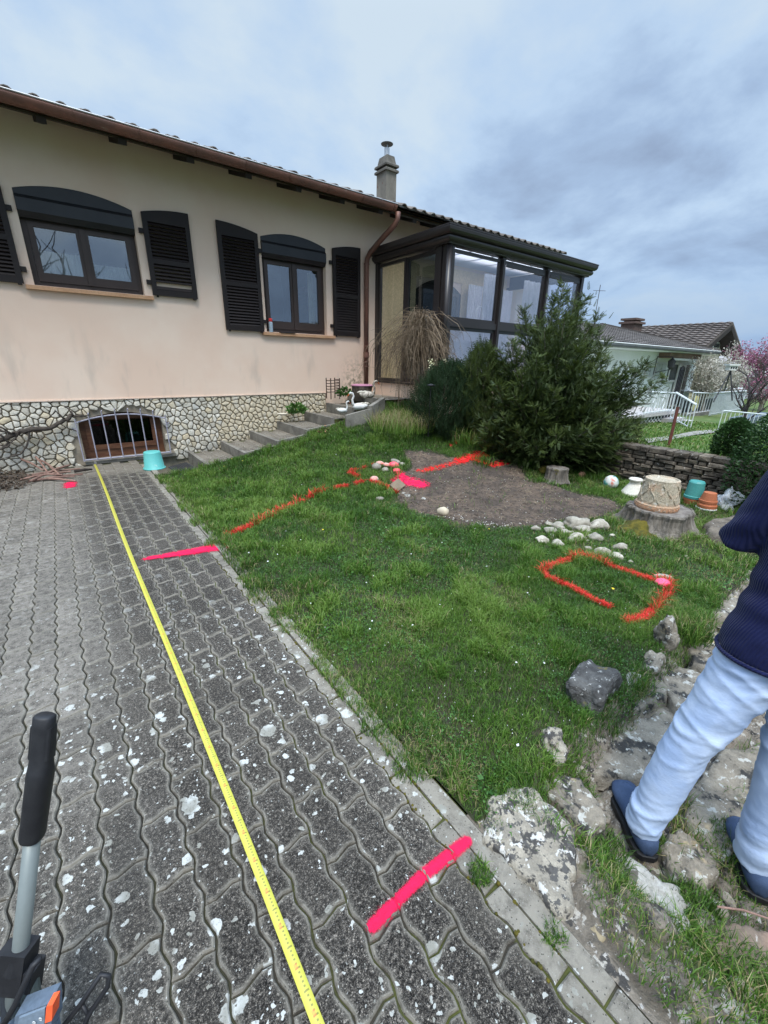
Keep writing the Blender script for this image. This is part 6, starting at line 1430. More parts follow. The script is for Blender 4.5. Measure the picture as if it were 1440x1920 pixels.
# ================================================================= ROCKERY
def slab(name, label, px, z, th, m, seed, cat='rock', tiltx=0, tilty=0, rough=.018):
    P = [G(x, y, z) for x, y in px]; A = np.array([p[:2] for p in P]); c = A.mean(0); n = len(A)
    # closed smooth outline sampled
    K = 44; out = []
    seglen = [np.linalg.norm(A[(i+1) % n]-A[i]) for i in range(n)]; tot = sum(seglen)
    for k in range(K):
        s_ = tot*k/K; i = 0
        while s_ > seglen[i]: s_ -= seglen[i]; i = (i+1) % n
        p = A[i]+(A[(i+1) % n]-A[i])*s_/seglen[i]; out.append(p)
    out = np.array(out); out = (out+.6*np.roll(out, 1, 0)+.6*np.roll(out, -1, 0))/2.2
    ang = np.arctan2(out[:, 1]-c[1], out[:, 0]-c[0]); out = c+(out-c)*(1+.05*(np.sin(ang*7+seed)+np.sin(ang*13+2*seed)))[:, None]
    rings = [(1.10, -.75), (1.04, -.45), (1.0, -.14), (.95, -.03), (.82, 0), (.64, 0), (.46, 0), (.28, 0), (.12, 0)]; V = []
    for f_, dz in rings:
        for p in out:
            q_ = c+(p-c)*f_; zz = z+dz*th+(rough*2*(fbm(q_[0], q_[1], 14, seed)-.5)+rough*(fbm(q_[0], q_[1], 45, seed+1)-.5)*1.2)+tiltx*(q_[0]-c[0])+tilty*(q_[1]-c[1])
            V.append((q_[0]+(.006*(fbm(p[0], dz*3, 30, seed)-.5)), q_[1], float(zz)))
    V.append((c[0], c[1], z)); F = [(i*K+k, i*K+(k+1) % K, (i+1)*K+(k+1) % K, (i+1)*K+k) for i in range(len(rings)-1) for k in range(K)]; e = (len(rings)-1)*K; F += [(e+k, e+(k+1) % K, len(V)-1) for k in range(K)]
    mb = MB(); mb.add(V, F); return tag(obj(name, mb, m, smooth=True), label, cat)
slab('limestone_slab', 'large pale slab crusted with black and white lichen at the tip of the lawn', [(903, 1563), (912, 1505), (958, 1470), (1000, 1478), (1045, 1512), (1084, 1562), (1078, 1640), (1070, 1722), (1045, 1712), (990, 1648), (935, 1592)], .02, .10, M_slab_pale, 3, rough=.014)
slab('limestone_slab', 'grey slab between the lichen crusted slab and the dark boulder', [(1000, 1462), (1040, 1440), (1085, 1455), (1120, 1495), (1140, 1535), (1120, 1555), (1092, 1552), (1050, 1505)], -.05, .10, M_slab, 5)
slab('limestone_slab', 'broad rough slab between the dark boulder and the left trouser leg', [(1095, 1440), (1100, 1395), (1150, 1370), (1175, 1330), (1240, 1320), (1290, 1345), (1290, 1410), (1240, 1450), (1190, 1455), (1130, 1462)], -.12, .1, M_slab, 7)
slab('limestone_slab', 'slab under the front of the left shoe', [(1120, 1480), (1150, 1468), (1215, 1490), (1250, 1570), (1230, 1612), (1180, 1600), (1150, 1560)], -.215, .08, M_slab, 8)
slab('limestone_slab', 'upper grey brown slab left of the thigh with mossy edge', [(1235, 1262), (1275, 1245), (1330, 1262), (1350, 1300), (1320, 1345), (1275, 1330), (1250, 1300)], -.08, .1, M_slab, 9)
slab('limestone_slab', 'rough slab against the sweater hem at the top of the rockery', [(1290, 1200), (1340, 1180), (1400, 1190), (1400, 1260), (1340, 1262), (1300, 1240)], -.06, .1, M_slab, 10)
slab('limestone_slab', 'large rough slab behind both legs', [(1280, 1530), (1300, 1470), (1350, 1410), (1440, 1380), (1500, 1440), (1490, 1560), (1400, 1580), (1350, 1615), (1310, 1575)], -.165, .1, M_slab, 11)
slab('limestone_slab', 'thin pale slab sliver parallel to the kerb at the bottom edge', [(1190, 1850), (1240, 1880), (1330, 1960), (1290, 1975), (1230, 1920)], -.03, .1, M_slab, 21)
slab('limestone_slab', 'earthy slab between the fallen twigs at the bottom', [(1290, 1850), (1340, 1830), (1400, 1880), (1400, 1960), (1330, 1950)], -.15, .1, M_slab, 22)
slab('limestone_slab', 'grey slab beyond the left knee on the rockery edge', [(1170, 1300), (1200, 1262), (1235, 1255), (1255, 1300), (1225, 1318), (1190, 1330)], -.06, .1, M_slab, 23)
slab('limestone_slab', 'dark centred slab right of the left heel', [(1238, 1585), (1275, 1545), (1330, 1590), (1352, 1630), (1320, 1660), (1270, 1645)], -.155, .09, M_slab, 12)
slab('white_stone', 'broken white stone with rusty moss below the left heel', [(1145, 1645), (1160, 1606), (1200, 1608), (1230, 1645), (1280, 1660), (1296, 1735), (1262, 1760), (1222, 1730), (1180, 1690)], -.14, .12, M_white_rock, 13, 'stone')
slab('limestone_slab', 'narrow tan slab beside the kerb below the lichen crusted slab', [(1080, 1738), (1098, 1690), (1130, 1702), (1138, 1760), (1110, 1790)], -.02, .12, mat('tan_slab', (.27, .215, .13), (.17, .14, .09), 8, .9, .6, 40, bdist=.01), 14)
slab('limestone_slab', 'grey brown slab half buried in grass at the bottom beside the kerb', [(1128, 1785), (1165, 1765), (1235, 1805), (1255, 1870), (1210, 1890), (1150, 1845)], -.05, .1, bpy.data.materials['tan_slab'], 15)
slab('limestone_slab', 'reddish slab at the lower right edge', [(1310, 1745), (1350, 1725), (1440, 1745), (1480, 1800), (1420, 1835), (1340, 1800)], -.15, .1, mat('reddish_slab', (.25, .165, .12), (.16, .12, .09), 7, .9, .6, 40, bdist=.01, spots=[(14, .6, .05, (.4, .37, .33))]), 16)
slab('limestone_slab', 'pale slab between wall foot and raised elbow', [(1395, 1085), (1420, 1060), (1500, 1060), (1500, 1120), (1420, 1130)], -.03, .1, M_slab, 17)
slab('limestone_slab', 'flat stone edge below the stump near the plastic bag', [(1325, 975), (1380, 965), (1440, 975), (1450, 1000), (1370, 1010), (1330, 1000)], .07, .14, M_dry, 18)
slab('limestone_slab', 'dark flat rock in front of the moss on the right lawn edge', [(1330, 1120), (1370, 1100), (1400, 1130), (1380, 1160), (1340, 1155)], -.02, .1, M_slab, 19)
p = GL(1112, 1310); o_ = blob((p[0]+.03, p[1]+.03, .01), .155, 41, M_darkrock, 'dark_boulder', 'dark squared boulder with white lichen spots on the lawn edge', 'boulder', None, .18, (1.12, .70, .80), 5, .15, flat=False, boxy=.42)
p = GL(1242, 1205); blob((p[0], p[1], .03), .085, 42, M_slab, 'jagged_rock', 'upright jagged grey rock at the edge of the lawn below the red rectangle', 'rock', None, .4, (.7, .7, 1.2), 4)
p = GL(1225, 1240); blob((p[0], p[1], -.02), .08, 43, M_slab, 'jagged_rock', 'low broken rock leaning under the jagged grey one', 'rock', None, .4, (1.2, .6, .7), 4)
p = GL(1038, 1388); blob((p[0], p[1], -.005), .062, 44, M_slab_pale, 'white_rock', 'small white crystalline rock at the foot of the dark boulder', 'rock', None, .45, (1.3, .7, .7), 4, .6)
p = GL(1188, 1272); blob((p[0], p[1], -.02), .05, 46, M_white_rock, 'white_rock', 'whitish rock lump to the right of the dark boulder', 'rock', None, .4, (1.2, .7, .7), 3)
for i in range(46):
    x = random.uniform(1000, 1438); y = random.uniform(1230, 1900)
    if x < 1330-(y-1190)*1.35+25 or x < 1010+(y-1560)*.62+60: continue
    p = G(x, y, float(hlawn(*G(x, y, -.1)[:2]))); r_ = random.uniform(.012, .035)
    blob(p+np.array([0, 0, r_*.3]), r_, 200+i, random.choice([M_dry, M_slab, M_slab]), 'rubble_stone', 'small loose stone lying among the rockery slabs', 'stone', 'loose rubble in the rockery', .35, (1.2, .9, .6), 2, i)
q = MB()
for (a, b, r_, lb_) in (((1318, 1838), (1370, 1868), .014, 'short thick end of the broken reddish stick at the lower right'), ((1365, 1866), (1445, 1905), .016, 'thickest broken reddish stick running out at the lower right corner'), ((1330, 1870), (1400, 1850), .006, 'thin brown twig crossing the broken stick at the lower right'), ((1345, 1700), (1440, 1722), .003, 'fine pale stalk lying right of the white broken stone')):
    q = MB(); A_, B_ = G(a[0], a[1], -.13), G(b[0], b[1], -.12); q.tube([A_, (A_+B_)/2+np.array([0, 0, .012]), B_], [r_, r_*1.1, r_*.8], 7); tag(obj('fallen_twig', q, M_stick), lb_, 'twig', 'twigs at the lower right')

# ================================================================= TAPE AND PAINT
def paver_z(x, y):
    xs_ = x-AW*np.sin(2*PI*2*(y-Y0P-PL/2)/PL); k = np.floor((xs_-X0P)/PW); dxj = np.abs((xs_-X0P)/PW-np.round((xs_-X0P)/PW))*PW
    off = np.where(k % 2 == 0, 0, PL/2); xc = X0P+PW*(k+.5); yy = y-(Y0P+off)-AE*np.sin(2*PI*(x-xc)/PW); dyj = np.abs(yy/PL-np.round(yy/PL))*PL
    return -.011*np.clip(1-(np.minimum(dxj, dyj)-JT*.35)/(JT*.5), 0, 1)
def tape():
    m, nt, b, out = new_mat('yellow_tape_print'); n = NB(nt); v = n.N.new('ShaderNodeSeparateXYZ'); nt.links.new(n.objc(), v.inputs[0])
    x = v.outputs[0]; y = v.outputs[1]
    def ticks(period, width, x0_, x1_):
        fr = n.math('FRACT', n.math('DIVIDE', y, period)); on = n.math('LESS_THAN', fr, width/period)
        return n.math('MULTIPLY', on, n.math('MULTIPLY', n.math('GREATER_THAN', x, x0_), n.math('LESS_THAN', x, x1_)))
    t1 = ticks(.01, .0045, -.0005, .0045); t2 = ticks(.05, .004, -.004, .009); t3 = ticks(.1, .014, -.005, .004)
    col = n.mix(n.noise(3, 3), (.44, .415, .045), (.51, .48, .085)); col = n.mix(n.math('MULTIPLY', n.math('MAXIMUM', t1, t2), .7), col, (.12, .10, .03)); col = n.mix(n.math('MULTIPLY', t3, .5), col, (.62, .16, .04))
    cen = n.rng(n.math('ABSOLUTE', x), .004, .001); nt.links.new(col, b.inputs['Base Color']); b.inputs['Roughness'].default_value = .38
    q = MB(); ys_ = np.arange(.1, 7.22, .04); vs = []
    for y_ in ys_:
        xc = .196+.006*math.sin(y_*1.3)+.008*math.sin(y_*.45+1)-.004; z_ = .0095+.003*abs(math.sin(y_*2.2))
        w = .0135
        for dx_, dz in ((-w, -.002), (-w*.5, .0022), (0, .0034), (w*.5, .0022), (w, -.002)): vs.append((dx_, y_, z_+dz, xc))
    me = bpy.data.meshes.new('tape'); V_ = [(a, b_, c_) for a, b_, c_, d_ in vs]; n5 = len(ys_)
    F = [(i*5+k, i*5+k+1, (i+1)*5+k+1, (i+1)*5+k) for i in range(n5-1) for k in range(4)]
    # keep tape-local x for the print: shift each row after building via shape: store local coords on an attribute instead
    V2 = [(a+d_, b_, c_) for a, b_, c_, d_ in vs]; me.from_pydata(V2, [], F); at = me.attributes.new('across', 'FLOAT', 'POINT'); at.data.foreach_set('value', [a for a, *_ in vs]); me.polygons.foreach_set('use_smooth', [True]*len(F)); me.update()
    for l in list(nt.links):
        if l.from_socket == x: to = l.to_socket; nt.links.remove(l); nt.links.new(n.attr('across'), to)
    t = thing('measuring_tape', 'long yellow measuring tape stretched over the paving to the cellar window', 'tape measure', (.196, 3.6, 0)); obj('blade', me, m, t, (0, 0, 0))
    q = MB(); q.obox((.196, 7.222, .03), (.015, 0, 0), (0, .002, 0), (0, 0, .02)); obj('hook', q, M_tinedge, t)
tape()
def paint_mat(name, col, coarse=False):
    m, nt, b, out = new_mat(name); n = NB(nt); a = n.attr('tint'); k = n.math('SUBTRACT', n.math('ADD', a, n.math('MULTIPLY', n.noise(150, 4, .8), .9)), .45)
    k = n.math('SUBTRACT', k, n.math('MULTIPLY', n.rng(n.noise(38, 3), .55, .7), .12)); k = n.math('ADD', k, n.math('MULTIPLY', n.math('SUBTRACT', n.noise(330, 3, .9), .5), 1.5)); f = n.rng(n.math('SUBTRACT', k, n.math('MULTIPLY', n.rng(n.noise(24, 4, .7), .42, .62), .55)) if coarse else k, .05, .85)
    nt.links.new(n.mix(n.noise(60, 3), col, tuple(c*.62 for c in col)), b.inputs['Base Color']); b.inputs['Roughness'].default_value = .8; b.inputs['Specular IOR Level'].default_value = .2; nt.links.new(n.bump(n.noise(150, 5, .8), .9, .006), b.inputs['Normal'])
    tr = n.N.new('ShaderNodeBsdfTransparent'); mx = n.N.new('ShaderNodeMixShader'); nt.links.new(f, mx.inputs[0]); nt.links.new(tr.outputs[0], mx.inputs[1]); nt.links.new(b.outputs[0], mx.inputs[2]); nt.links.new(mx.outputs[0], out.inputs[0]); return m
M_pinkp = paint_mat('fluorescent_pink_paint', (.92, .016, .09)); M_redp = paint_mat('fluorescent_red_paint', (.85, .02, .02), True); M_pinks = paint_mat('pink_paint_on_soil', (.92, .016, .09), True)
def paint(name, label, P, w, m, hf, step=.004, dens=1., taper=1.):
    P = [np.array(p[:2]) for p in P]; nseg = len(P)-1; vs = []; tn = []; rows = 0; nw = max(6, int(w*2.6/step)); offs = np.linspace(-1.8, 1.8, nw+1)
    pts = []
    for i in range(nseg):
        L = np.linalg.norm(P[i+1]-P[i]); m_ = max(2, int(L/step))
        for k in range(m_): pts.append(P[i]+(P[i+1]-P[i])*k/m_)
    pts.append(P[-1]); pts = np.array(pts); n = len(pts)
    ext = w*.6; t0 = nrm(pts[1]-pts[0]); t1 = nrm(pts[-1]-pts[-2]); ne = max(2, int(ext/step)); pre = [pts[0]-t0*ext*(ne-k)/ne for k in range(ne)]; post = [pts[-1]+t1*ext*(k+1)/ne for k in range(ne)]
    s_ = np.concatenate([-np.arange(ne, 0, -1)/ne, np.zeros(n), (np.arange(ne)+1)/ne]); pts = np.vstack([pre, pts, post]); T = np.gradient(pts, axis=0); T /= np.linalg.norm(T, axis=1, keepdims=True); Nn = np.stack([-T[:, 1], T[:, 0]], 1)
    wv = w/2*(.85+.35*vn(np.arange(len(pts))*step*14, 0*s_, 1, 7))*np.linspace(taper, 1, len(pts)); X = pts[:, None, :]+Nn[:, None, :]*offs[None, :, None]*wv[:, None, None]
    tv = 1.12-np.abs(offs)[None, :]**1.6*.68-np.abs(s_)[:, None]**2*1.1; tv = np.clip(tv*dens, 0, 1); Z = hf(X[..., 0], X[..., 1]); V_ = np.stack([X[..., 0], X[..., 1], Z], -1).reshape(-1, 3)
    a_, b_ = tv.shape; i = np.arange(a_*b_).reshape(a_, b_); Q = np.stack([i[:-1, :-1], i[1:, :-1], i[1:, 1:], i[:-1, 1:]], -1).reshape(-1, 4); me = np_mesh(name, V_, None, Q, tint=tv.ravel(), smooth=True); me.materials.append(m)
    return tag(obj(name, me, None, None, (0, 0, 0)), label, 'paint mark')
hp = lambda x, y: paver_z(x, y)+.0045
paint('paint_line', 'thick pink spray line across the nearest pavers by the kerb', [G(698, 1738), G(790, 1645), G(876, 1578)], .033, M_pinkp, hp)
paint('paint_line', 'thin pink spray line on the paving pointing at the far grass edge', [G(286, 1046), G(350, 1036), G(412, 1025)], .15, M_pinkp, hp, .006, 1., .35)
paint('paint_spot', 'small pink spray spot on the paving below the stick heap', [G(131, 913), G(132, 906)], .12, M_pinkp, hp, .01)
hd = lambda x, y: hlawn(x, y)+.0165+.022*(fbm(x, y, 9, 4)-.5)+.02*(fbm(x, y, 30, 5)-.5)
g2 = lambda L: [GL(x, y) for x, y in L]
paint('paint_line', 'faint pink spray line crossing the bare soil', g2([(786, 886), (830, 876), (868, 868)]), .13, M_redp, hd, .012, .62)
paint('paint_line', 'red spray arrow strokes on the soil at the foot of the yew', g2([(862, 866), (905, 853)]), .2, M_redp, hd, .01, 1.)
paint('paint_line', 'second short red stroke on the soil below the arrow', g2([(888, 864), (925, 874), (950, 868)]), .14, M_redp, hd, .01, .9)
paint('paint_line', 'bright pink blot of spray on the soil beside the pebble heap', g2([(752, 900), (768, 905), (786, 910)]), .26, M_pinks, hd, .01, 1.)
paint('paint_line', 'thin pink stroke joining the pebble heap and the pink blot', g2([(742, 908), (756, 898), (748, 888)]), .12, M_pinks, hd, .01, .9)

# ================================================================= GRASS
LINES = [([(428, 1006), (470, 990), (500, 976), (540, 955), (590, 930), (640, 915), (690, 904)], .05), ([(655, 888), (672, 897)], .06), ([(655, 886), (700, 874)], .03), ([(690, 902), (720, 915), (745, 925)], .05), ([(848, 838), (866, 822)], .07)]
RECT = [([(1090, 1046), (1045, 1058), (1014, 1076), (1030, 1088), (1080, 1108), (1110, 1128), (1143, 1140)], .034), ([(1095, 1048), (1140, 1062), (1190, 1080), (1225, 1092)], .034), ([(1225, 1092), (1250, 1096), (1252, 1115), (1230, 1145), (1205, 1162), (1172, 1168)], .036)]
LW = [(np.array([GL(x, y)[:2] for x, y in L]), w) for L, w in LINES]; RWD = [(np.array([GL(x, y)[:2] for x, y in L]), w) for L, w in RECT]
slabs_px = []
def grass_density(x, y):
    d = np.ones_like(x)
    edge = .865+.05*(fbm(x*0, y, 2.2, 51)-.5)-.05*sstep((y-1.6)/1.)*(.4+fbm(x*0, y, 5, 52))+.03*np.clip(y-4, 0, 1)
    edge = np.where(y < .95, .858, edge-.035)-.055*sstep((fbm(x*0, y, 4, 53)-.46)/.1)*(y > .75); d = d*(x > edge)
    s = dirtm(x, y); d = d*np.clip(.15-(s-.0)/.13, 0, 1)
    d = np.where(s > .06, .012, d)
    rk_ = sstep((y-.45+.12*(fbm(x, y, 5, 61)-.5)-.08*sstep((x-2.2)))/.12); low = sstep((fbm(x, y, 3.2, 63)-.50)/.08)*.55
    d = d*np.maximum(rk_, low*(x > .9))
    hole = sstep((fbm(x, y, 7, 66)-.66)/.06); d = d*(1-.35*hole)
    d = d*((x < 5.96)&((y < 6.06) | (x > 4.2)))
    return d
def make_grass(name, x0, x1, y0, y1, per_m2, wbase, label):
    n = int((x1-x0)*(y1-y0)*per_m2); x = rng.uniform(x0, x1, n); y = rng.uniform(y0, y1, n)
    # clumping
    k = fbm(x, y, 16, 71, 3); d = grass_density(x, y)*np.clip(.55+1.1*sstep((k-.34)/.25), 0, 1); ok = rng.random(n) < d; x, y = x[ok], y[ok]; n = len(x)
    big = fbm(x, y, .9, 75, 3); cl = fbm(x, y, 9, 77, 3); tuftm = sstep((fbm(x, y, 6, 79, 2)-.56)/.12)
    lush = sstep((y-2.6)/1.2)*.55+.25
    h = (.016+.038*cl**1.3+.028*lush+.042*tuftm)*(.45+.9*rng.random(n))
    lean = rng.uniform(.15, .95, n)
    ed = np.clip((.6-y)/.35, 0, 1)+np.clip((x-3.1)/1.2, 0, 1)*np.clip((2.4-y)/.9, 0, 1)*.8+np.exp(-np.abs(dirtm(x, y))/.07)*.5+np.clip((.98-x)/.1, 0, 1)*.6
    tint = .20+.70*(fbm(x, y, 2.3, 81, 3)-.38)+.30*rng.random(n)+.12*lush+.09*sstep((2.2-y)/1.)+.12*tuftm+.25*(fbm(x, y, 13, 85)-.5)
    dry = rng.random(n) < (.05+.36*np.clip(ed, 0, 1)+.34*sstep((fbm(x, y, 2.6, 83)-.53)/.1)*(y < 3.4)); tint = np.clip(tint, 0, .74); tint = np.where(dry, rng.uniform(.76, 1., n), tint); h = np.where(dry, h*.85, h)
    red = np.zeros(n, bool); redr = np.zeros(n, bool)
    for P, w in LW: dd = pdist(x, y, P); red |= (dd < w/2*(.3+1.2*rng.random(n)**2)) & (rng.random(n) < .8) & (vn(x, y, 16, 93) > .34)
    for P, w in RWD: dd = pdist(x, y, P); redr |= (dd < w/2*(.4+1.1*rng.random(n)**1.5)) & (rng.random(n) < .8)
    gap = (pdist(x, y, RWD[0][0]) < .03) & (np.abs(x-RWD[0][0][5][0]+.04) < .03); redr &= ~gap
    z = hlawn(x, y)+np.where(x < .875, .004, 0)+np.where((y < .45), .012*0, 0)
    P3 = np.stack([x, y, z], 1); w = wbase*rng.uniform(.6, 1.2, n)*(1+.4*tuftm); ang = rng.uniform(0, 2*PI, n); g = ~(red | redr)
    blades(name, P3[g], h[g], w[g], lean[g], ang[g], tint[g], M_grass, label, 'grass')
    return [(P3[r_], h[r_], w[r_]*1.35, lean[r_], ang[r_]) for r_ in (red, redr)]
RA = []
RA.append(make_grass('grass', .74, 3.3, -.6, 1.75, 33000, .0026, 'short mixed meadow grass on the near lawn and between the rocks'))
RA.append(make_grass('grass', .70, 5.96, 1.75, 3.5, 13500, .0038, 'grass around the middle of the lawn and the bare soil'))
RA.append(make_grass('grass', .70, 5.2, 3.5, 6.08, 10500, .0048, 'lush longer green grass rising towards the steps'))
RA.append(make_grass('grass', 3.3, 5.96, -.6, 1.75, 9000, .004, 'thin drying grass around the stump and pots'))
for idx, (nm, lb) in enumerate((('painted_grass', 'grass blades sprayed orange red in a line from the paving to the pebble heap'), ('painted_grass', 'grass blades sprayed red in the outline of an open rectangle'))):
    A = [np.concatenate([r_[idx][k] for r_ in RA]) for k in range(5)]
    if idx == 1:   # a thicker covering of sprayed blades along the rectangle
        ex = []
        for P, w in RWD:
            for i in range(len(P)-1):
                L = np.linalg.norm(P[i+1]-P[i]); m_ = int(L*3600); t = rng.random(m_); base_ = P[i]+(P[i+1]-P[i])*t[:, None]+rng.normal(0, w*.27, (m_, 2)); ex.append(base_)
        ex = np.vstack(ex); ex = ex[vn(ex[:, 0], ex[:, 1], 30, 91) > .22]; m_ = len(ex)
        A[0] = np.vstack([A[0], np.column_stack([ex, hlawn(ex[:, 0], ex[:, 1])])]); A[1] = np.append(A[1], rng.uniform(.014, .045, m_)); A[2] = np.append(A[2], rng.uniform(.0025, .005, m_)); A[3] = np.append(A[3], rng.uniform(.3, 1, m_)); A[4] = np.append(A[4], rng.uniform(0, 6.28, m_))
    else:
        ex = []
        for (P, w) in LW:
            for i in range(len(P)-1):
                L = np.linalg.norm(P[i+1]-P[i]); m_ = int(L*1100); t = rng.random(m_); ex.append(P[i]+(P[i+1]-P[i])*t[:, None]+rng.normal(0, w*.25, (m_, 2)))
        ex = np.vstack(ex); ex = ex[vn(ex[:, 0], ex[:, 1], 16, 93) > .46]; m_ = len(ex)
        A[0] = np.vstack([A[0], np.column_stack([ex, hlawn(ex[:, 0], ex[:, 1])])]); A[1] = np.append(A[1], rng.uniform(.03, .07, m_)); A[2] = np.append(A[2], rng.uniform(.004, .006, m_)); A[3] = np.append(A[3], rng.uniform(.3, 1, m_)); A[4] = np.append(A[4], rng.uniform(0, 6.28, m_))
    blades(nm, A[0], A[1]+.006, A[2], A[3], A[4], np.clip(rng.normal(.45 if idx == 0 else .6, .30, len(A[1])), 0, 1), M_redgrass, lb, 'paint mark')
# clover and broad leaves
def leaves(name, n, x0, x1, y0, y1, sz, label, thr=.5, sc_=2.5, seed=95):
    x = rng.uniform(x0, x1, n); y = rng.uniform(y0, y1, n); ok = (grass_density(x, y) > .5) & (fbm(x, y, sc_, seed) > thr); x, y = x[ok], y[ok]; n = len(x)
    P = np.stack([x, y, hlawn(x, y)+rng.uniform(.006, .028, n)], 1); V_, T_ = leafT(sz, sz*.75); a = rng.uniform(0, 6.28, n); D = np.stack([np.cos(a), np.sin(a), rng.uniform(-.1, .5, n)], 1)
    me = scatter(name, V_, T_, P, frames(D, rng.normal(0, .35, n))*rng.uniform(.5, 1.25, (n, 1, 1)), rng.uniform(.0, .75, n)); me.materials.append(M_green_leaf); o_ = bpy.data.objects.new(name, me); C.objects.link(o_); o_['kind'] = 'stuff'; o_['label'] = label; o_['category'] = 'weeds'
leaves('clover_leaves', 60000, .9, 4.6, .35, 3.6, .0105, 'tiny clover leaves mixed into the near lawn', .46)
leaves('weed_leaves', 9000, .9, 5.6, .4, 6., .026, 'broad weed leaves scattered over the lawn', .56, 1.6, 97)
def flowers(name, label, m, pts, r=.007, cat='flower'):
    q = MB()
    for x, y in pts:
        p = GL(x, y); a0 = random.uniform(0, 6)
        q.add([(p[0]+r*random.uniform(.7, 1.3)*math.cos(a0+k*PI/3), p[1]+r*random.uniform(.7, 1.3)*math.sin(a0+k*PI/3), p[2]+.045+random.uniform(-.003, .003)) for k in range(6)]+[(p[0], p[1], p[2]+.05)], [(k, (k+1) % 6, 6) for k in range(6)])
    o_ = obj(name, q, m, kind='stuff'); o_['label'] = label; o_['category'] = cat
flowers('daisies', 'scattered little white daisies in the lawn', M_daisy, [(531, 1032), (521, 1049), (966, 1255), (968, 1412), (1018, 1256), (773, 1184), (828, 1026), (990, 1092), (700, 1090)]+[(random.uniform(450, 1000), random.uniform(830, 1250)) for _ in range(22)], .0055)
flowers('lawn_specks', 'tiny white chickweed flowers dotted through the near lawn', M_daisy, [(random.uniform(560, 1250), random.uniform(960, 1400)) for _ in range(170)], .0017)
flowers('dandelions', 'a few yellow dandelion heads in the grass', M_yellow, [(606, 1002), (455, 870), (435, 866), (916, 1000), (1147, 1114), (420, 880)], .010)
# bare soil debris
def specks(name, label, poly, n, rmin, rmax, m, inner=True):
    q = MB(); k = 0; lo, hi = DP.min(0), DP.max(0)
    while k < n:
        x, y = random.uniform(lo[0], hi[0]), random.uniform(lo[1], hi[1])
        if float(dirtm(np.array([x]), np.array([y]))[0]) < -.02: continue
        r_ = random.uniform(rmin, rmax)**1.; z_ = float(hd(x, y))-.004; q.add([(x+r_, y, z_), (x, y+r_*.8, z_), (x-r_, y, z_), (x, y-r_*.8, z_), (x, y, z_+r_*.8)], [(0, 1, 4), (1, 2, 4), (2, 3, 4), (3, 0, 4)]); k += 1
    o_ = obj(name, q, m, kind='stuff'); o_['label'] = label; o_['category'] = 'gravel'
specks('soil_clods', 'small dark clods of crumbly soil on the bare bed', None, 450, .006, .018, M_dirt)
specks('pale_grit', 'pale grit scattered over the bare soil', None, 150, .003, .009, M_rubble)
q = MB()
for _ in range(90):
    x, y = random.uniform(948, 1140), 0; t = random.random(); p = DP[11]*(1-t)+DP[13]*t if random.random() < .6 else DP[10]*(1-t)+DP[12]*t
    x, y = p[0]+random.gauss(0, .05), p[1]+random.gauss(-.01, .025); r_ = random.uniform(.004, .012); z_ = float(hlawn(x, y))+.01; q.add([(x+r_, y, z_), (x, y+r_*.8, z_), (x-r_, y, z_), (x, y-r_*.8, z_), (x, y, z_+r_*.8)], [(0, 1, 4), (1, 2, 4), (2, 3, 4), (3, 0, 4)])
o_ = obj('edge_grit', q, M_rubble, kind='stuff'); o_['label'] = 'pale gravel crumbs along the front edge of the bare soil'; o_['category'] = 'gravel'
q = MB()
for _ in range(260):
    t = (random.random(), random.random()); x = DP[:, 0].min()+t[0]*np.ptp(DP[:, 0]); y = DP[:, 1].min()+t[1]*np.ptp(DP[:, 1])
    if float(dirtm(np.array([x]), np.array([y]))[0]) < 0: continue
    a = random.uniform(0, PI); l = random.uniform(.03, .10); z_ = float(hd(x, y))+.006; k = random.uniform(-.6, .6)
    q.tube([(x, y, z_), (x+l*.5*math.cos(a), y+l*.5*math.sin(a), z_+.012), (x+l*math.cos(a+k), y+l*math.sin(a+k), z_-.003)], .0016, 3, False)
o_ = obj('straw_bits', q, mat('straw', (.42, .35, .24), (.30, .24, .16), 9, .9), kind='stuff'); o_['label'] = 'dead grass stalks lying on the bare soil'; o_['category'] = 'straw'
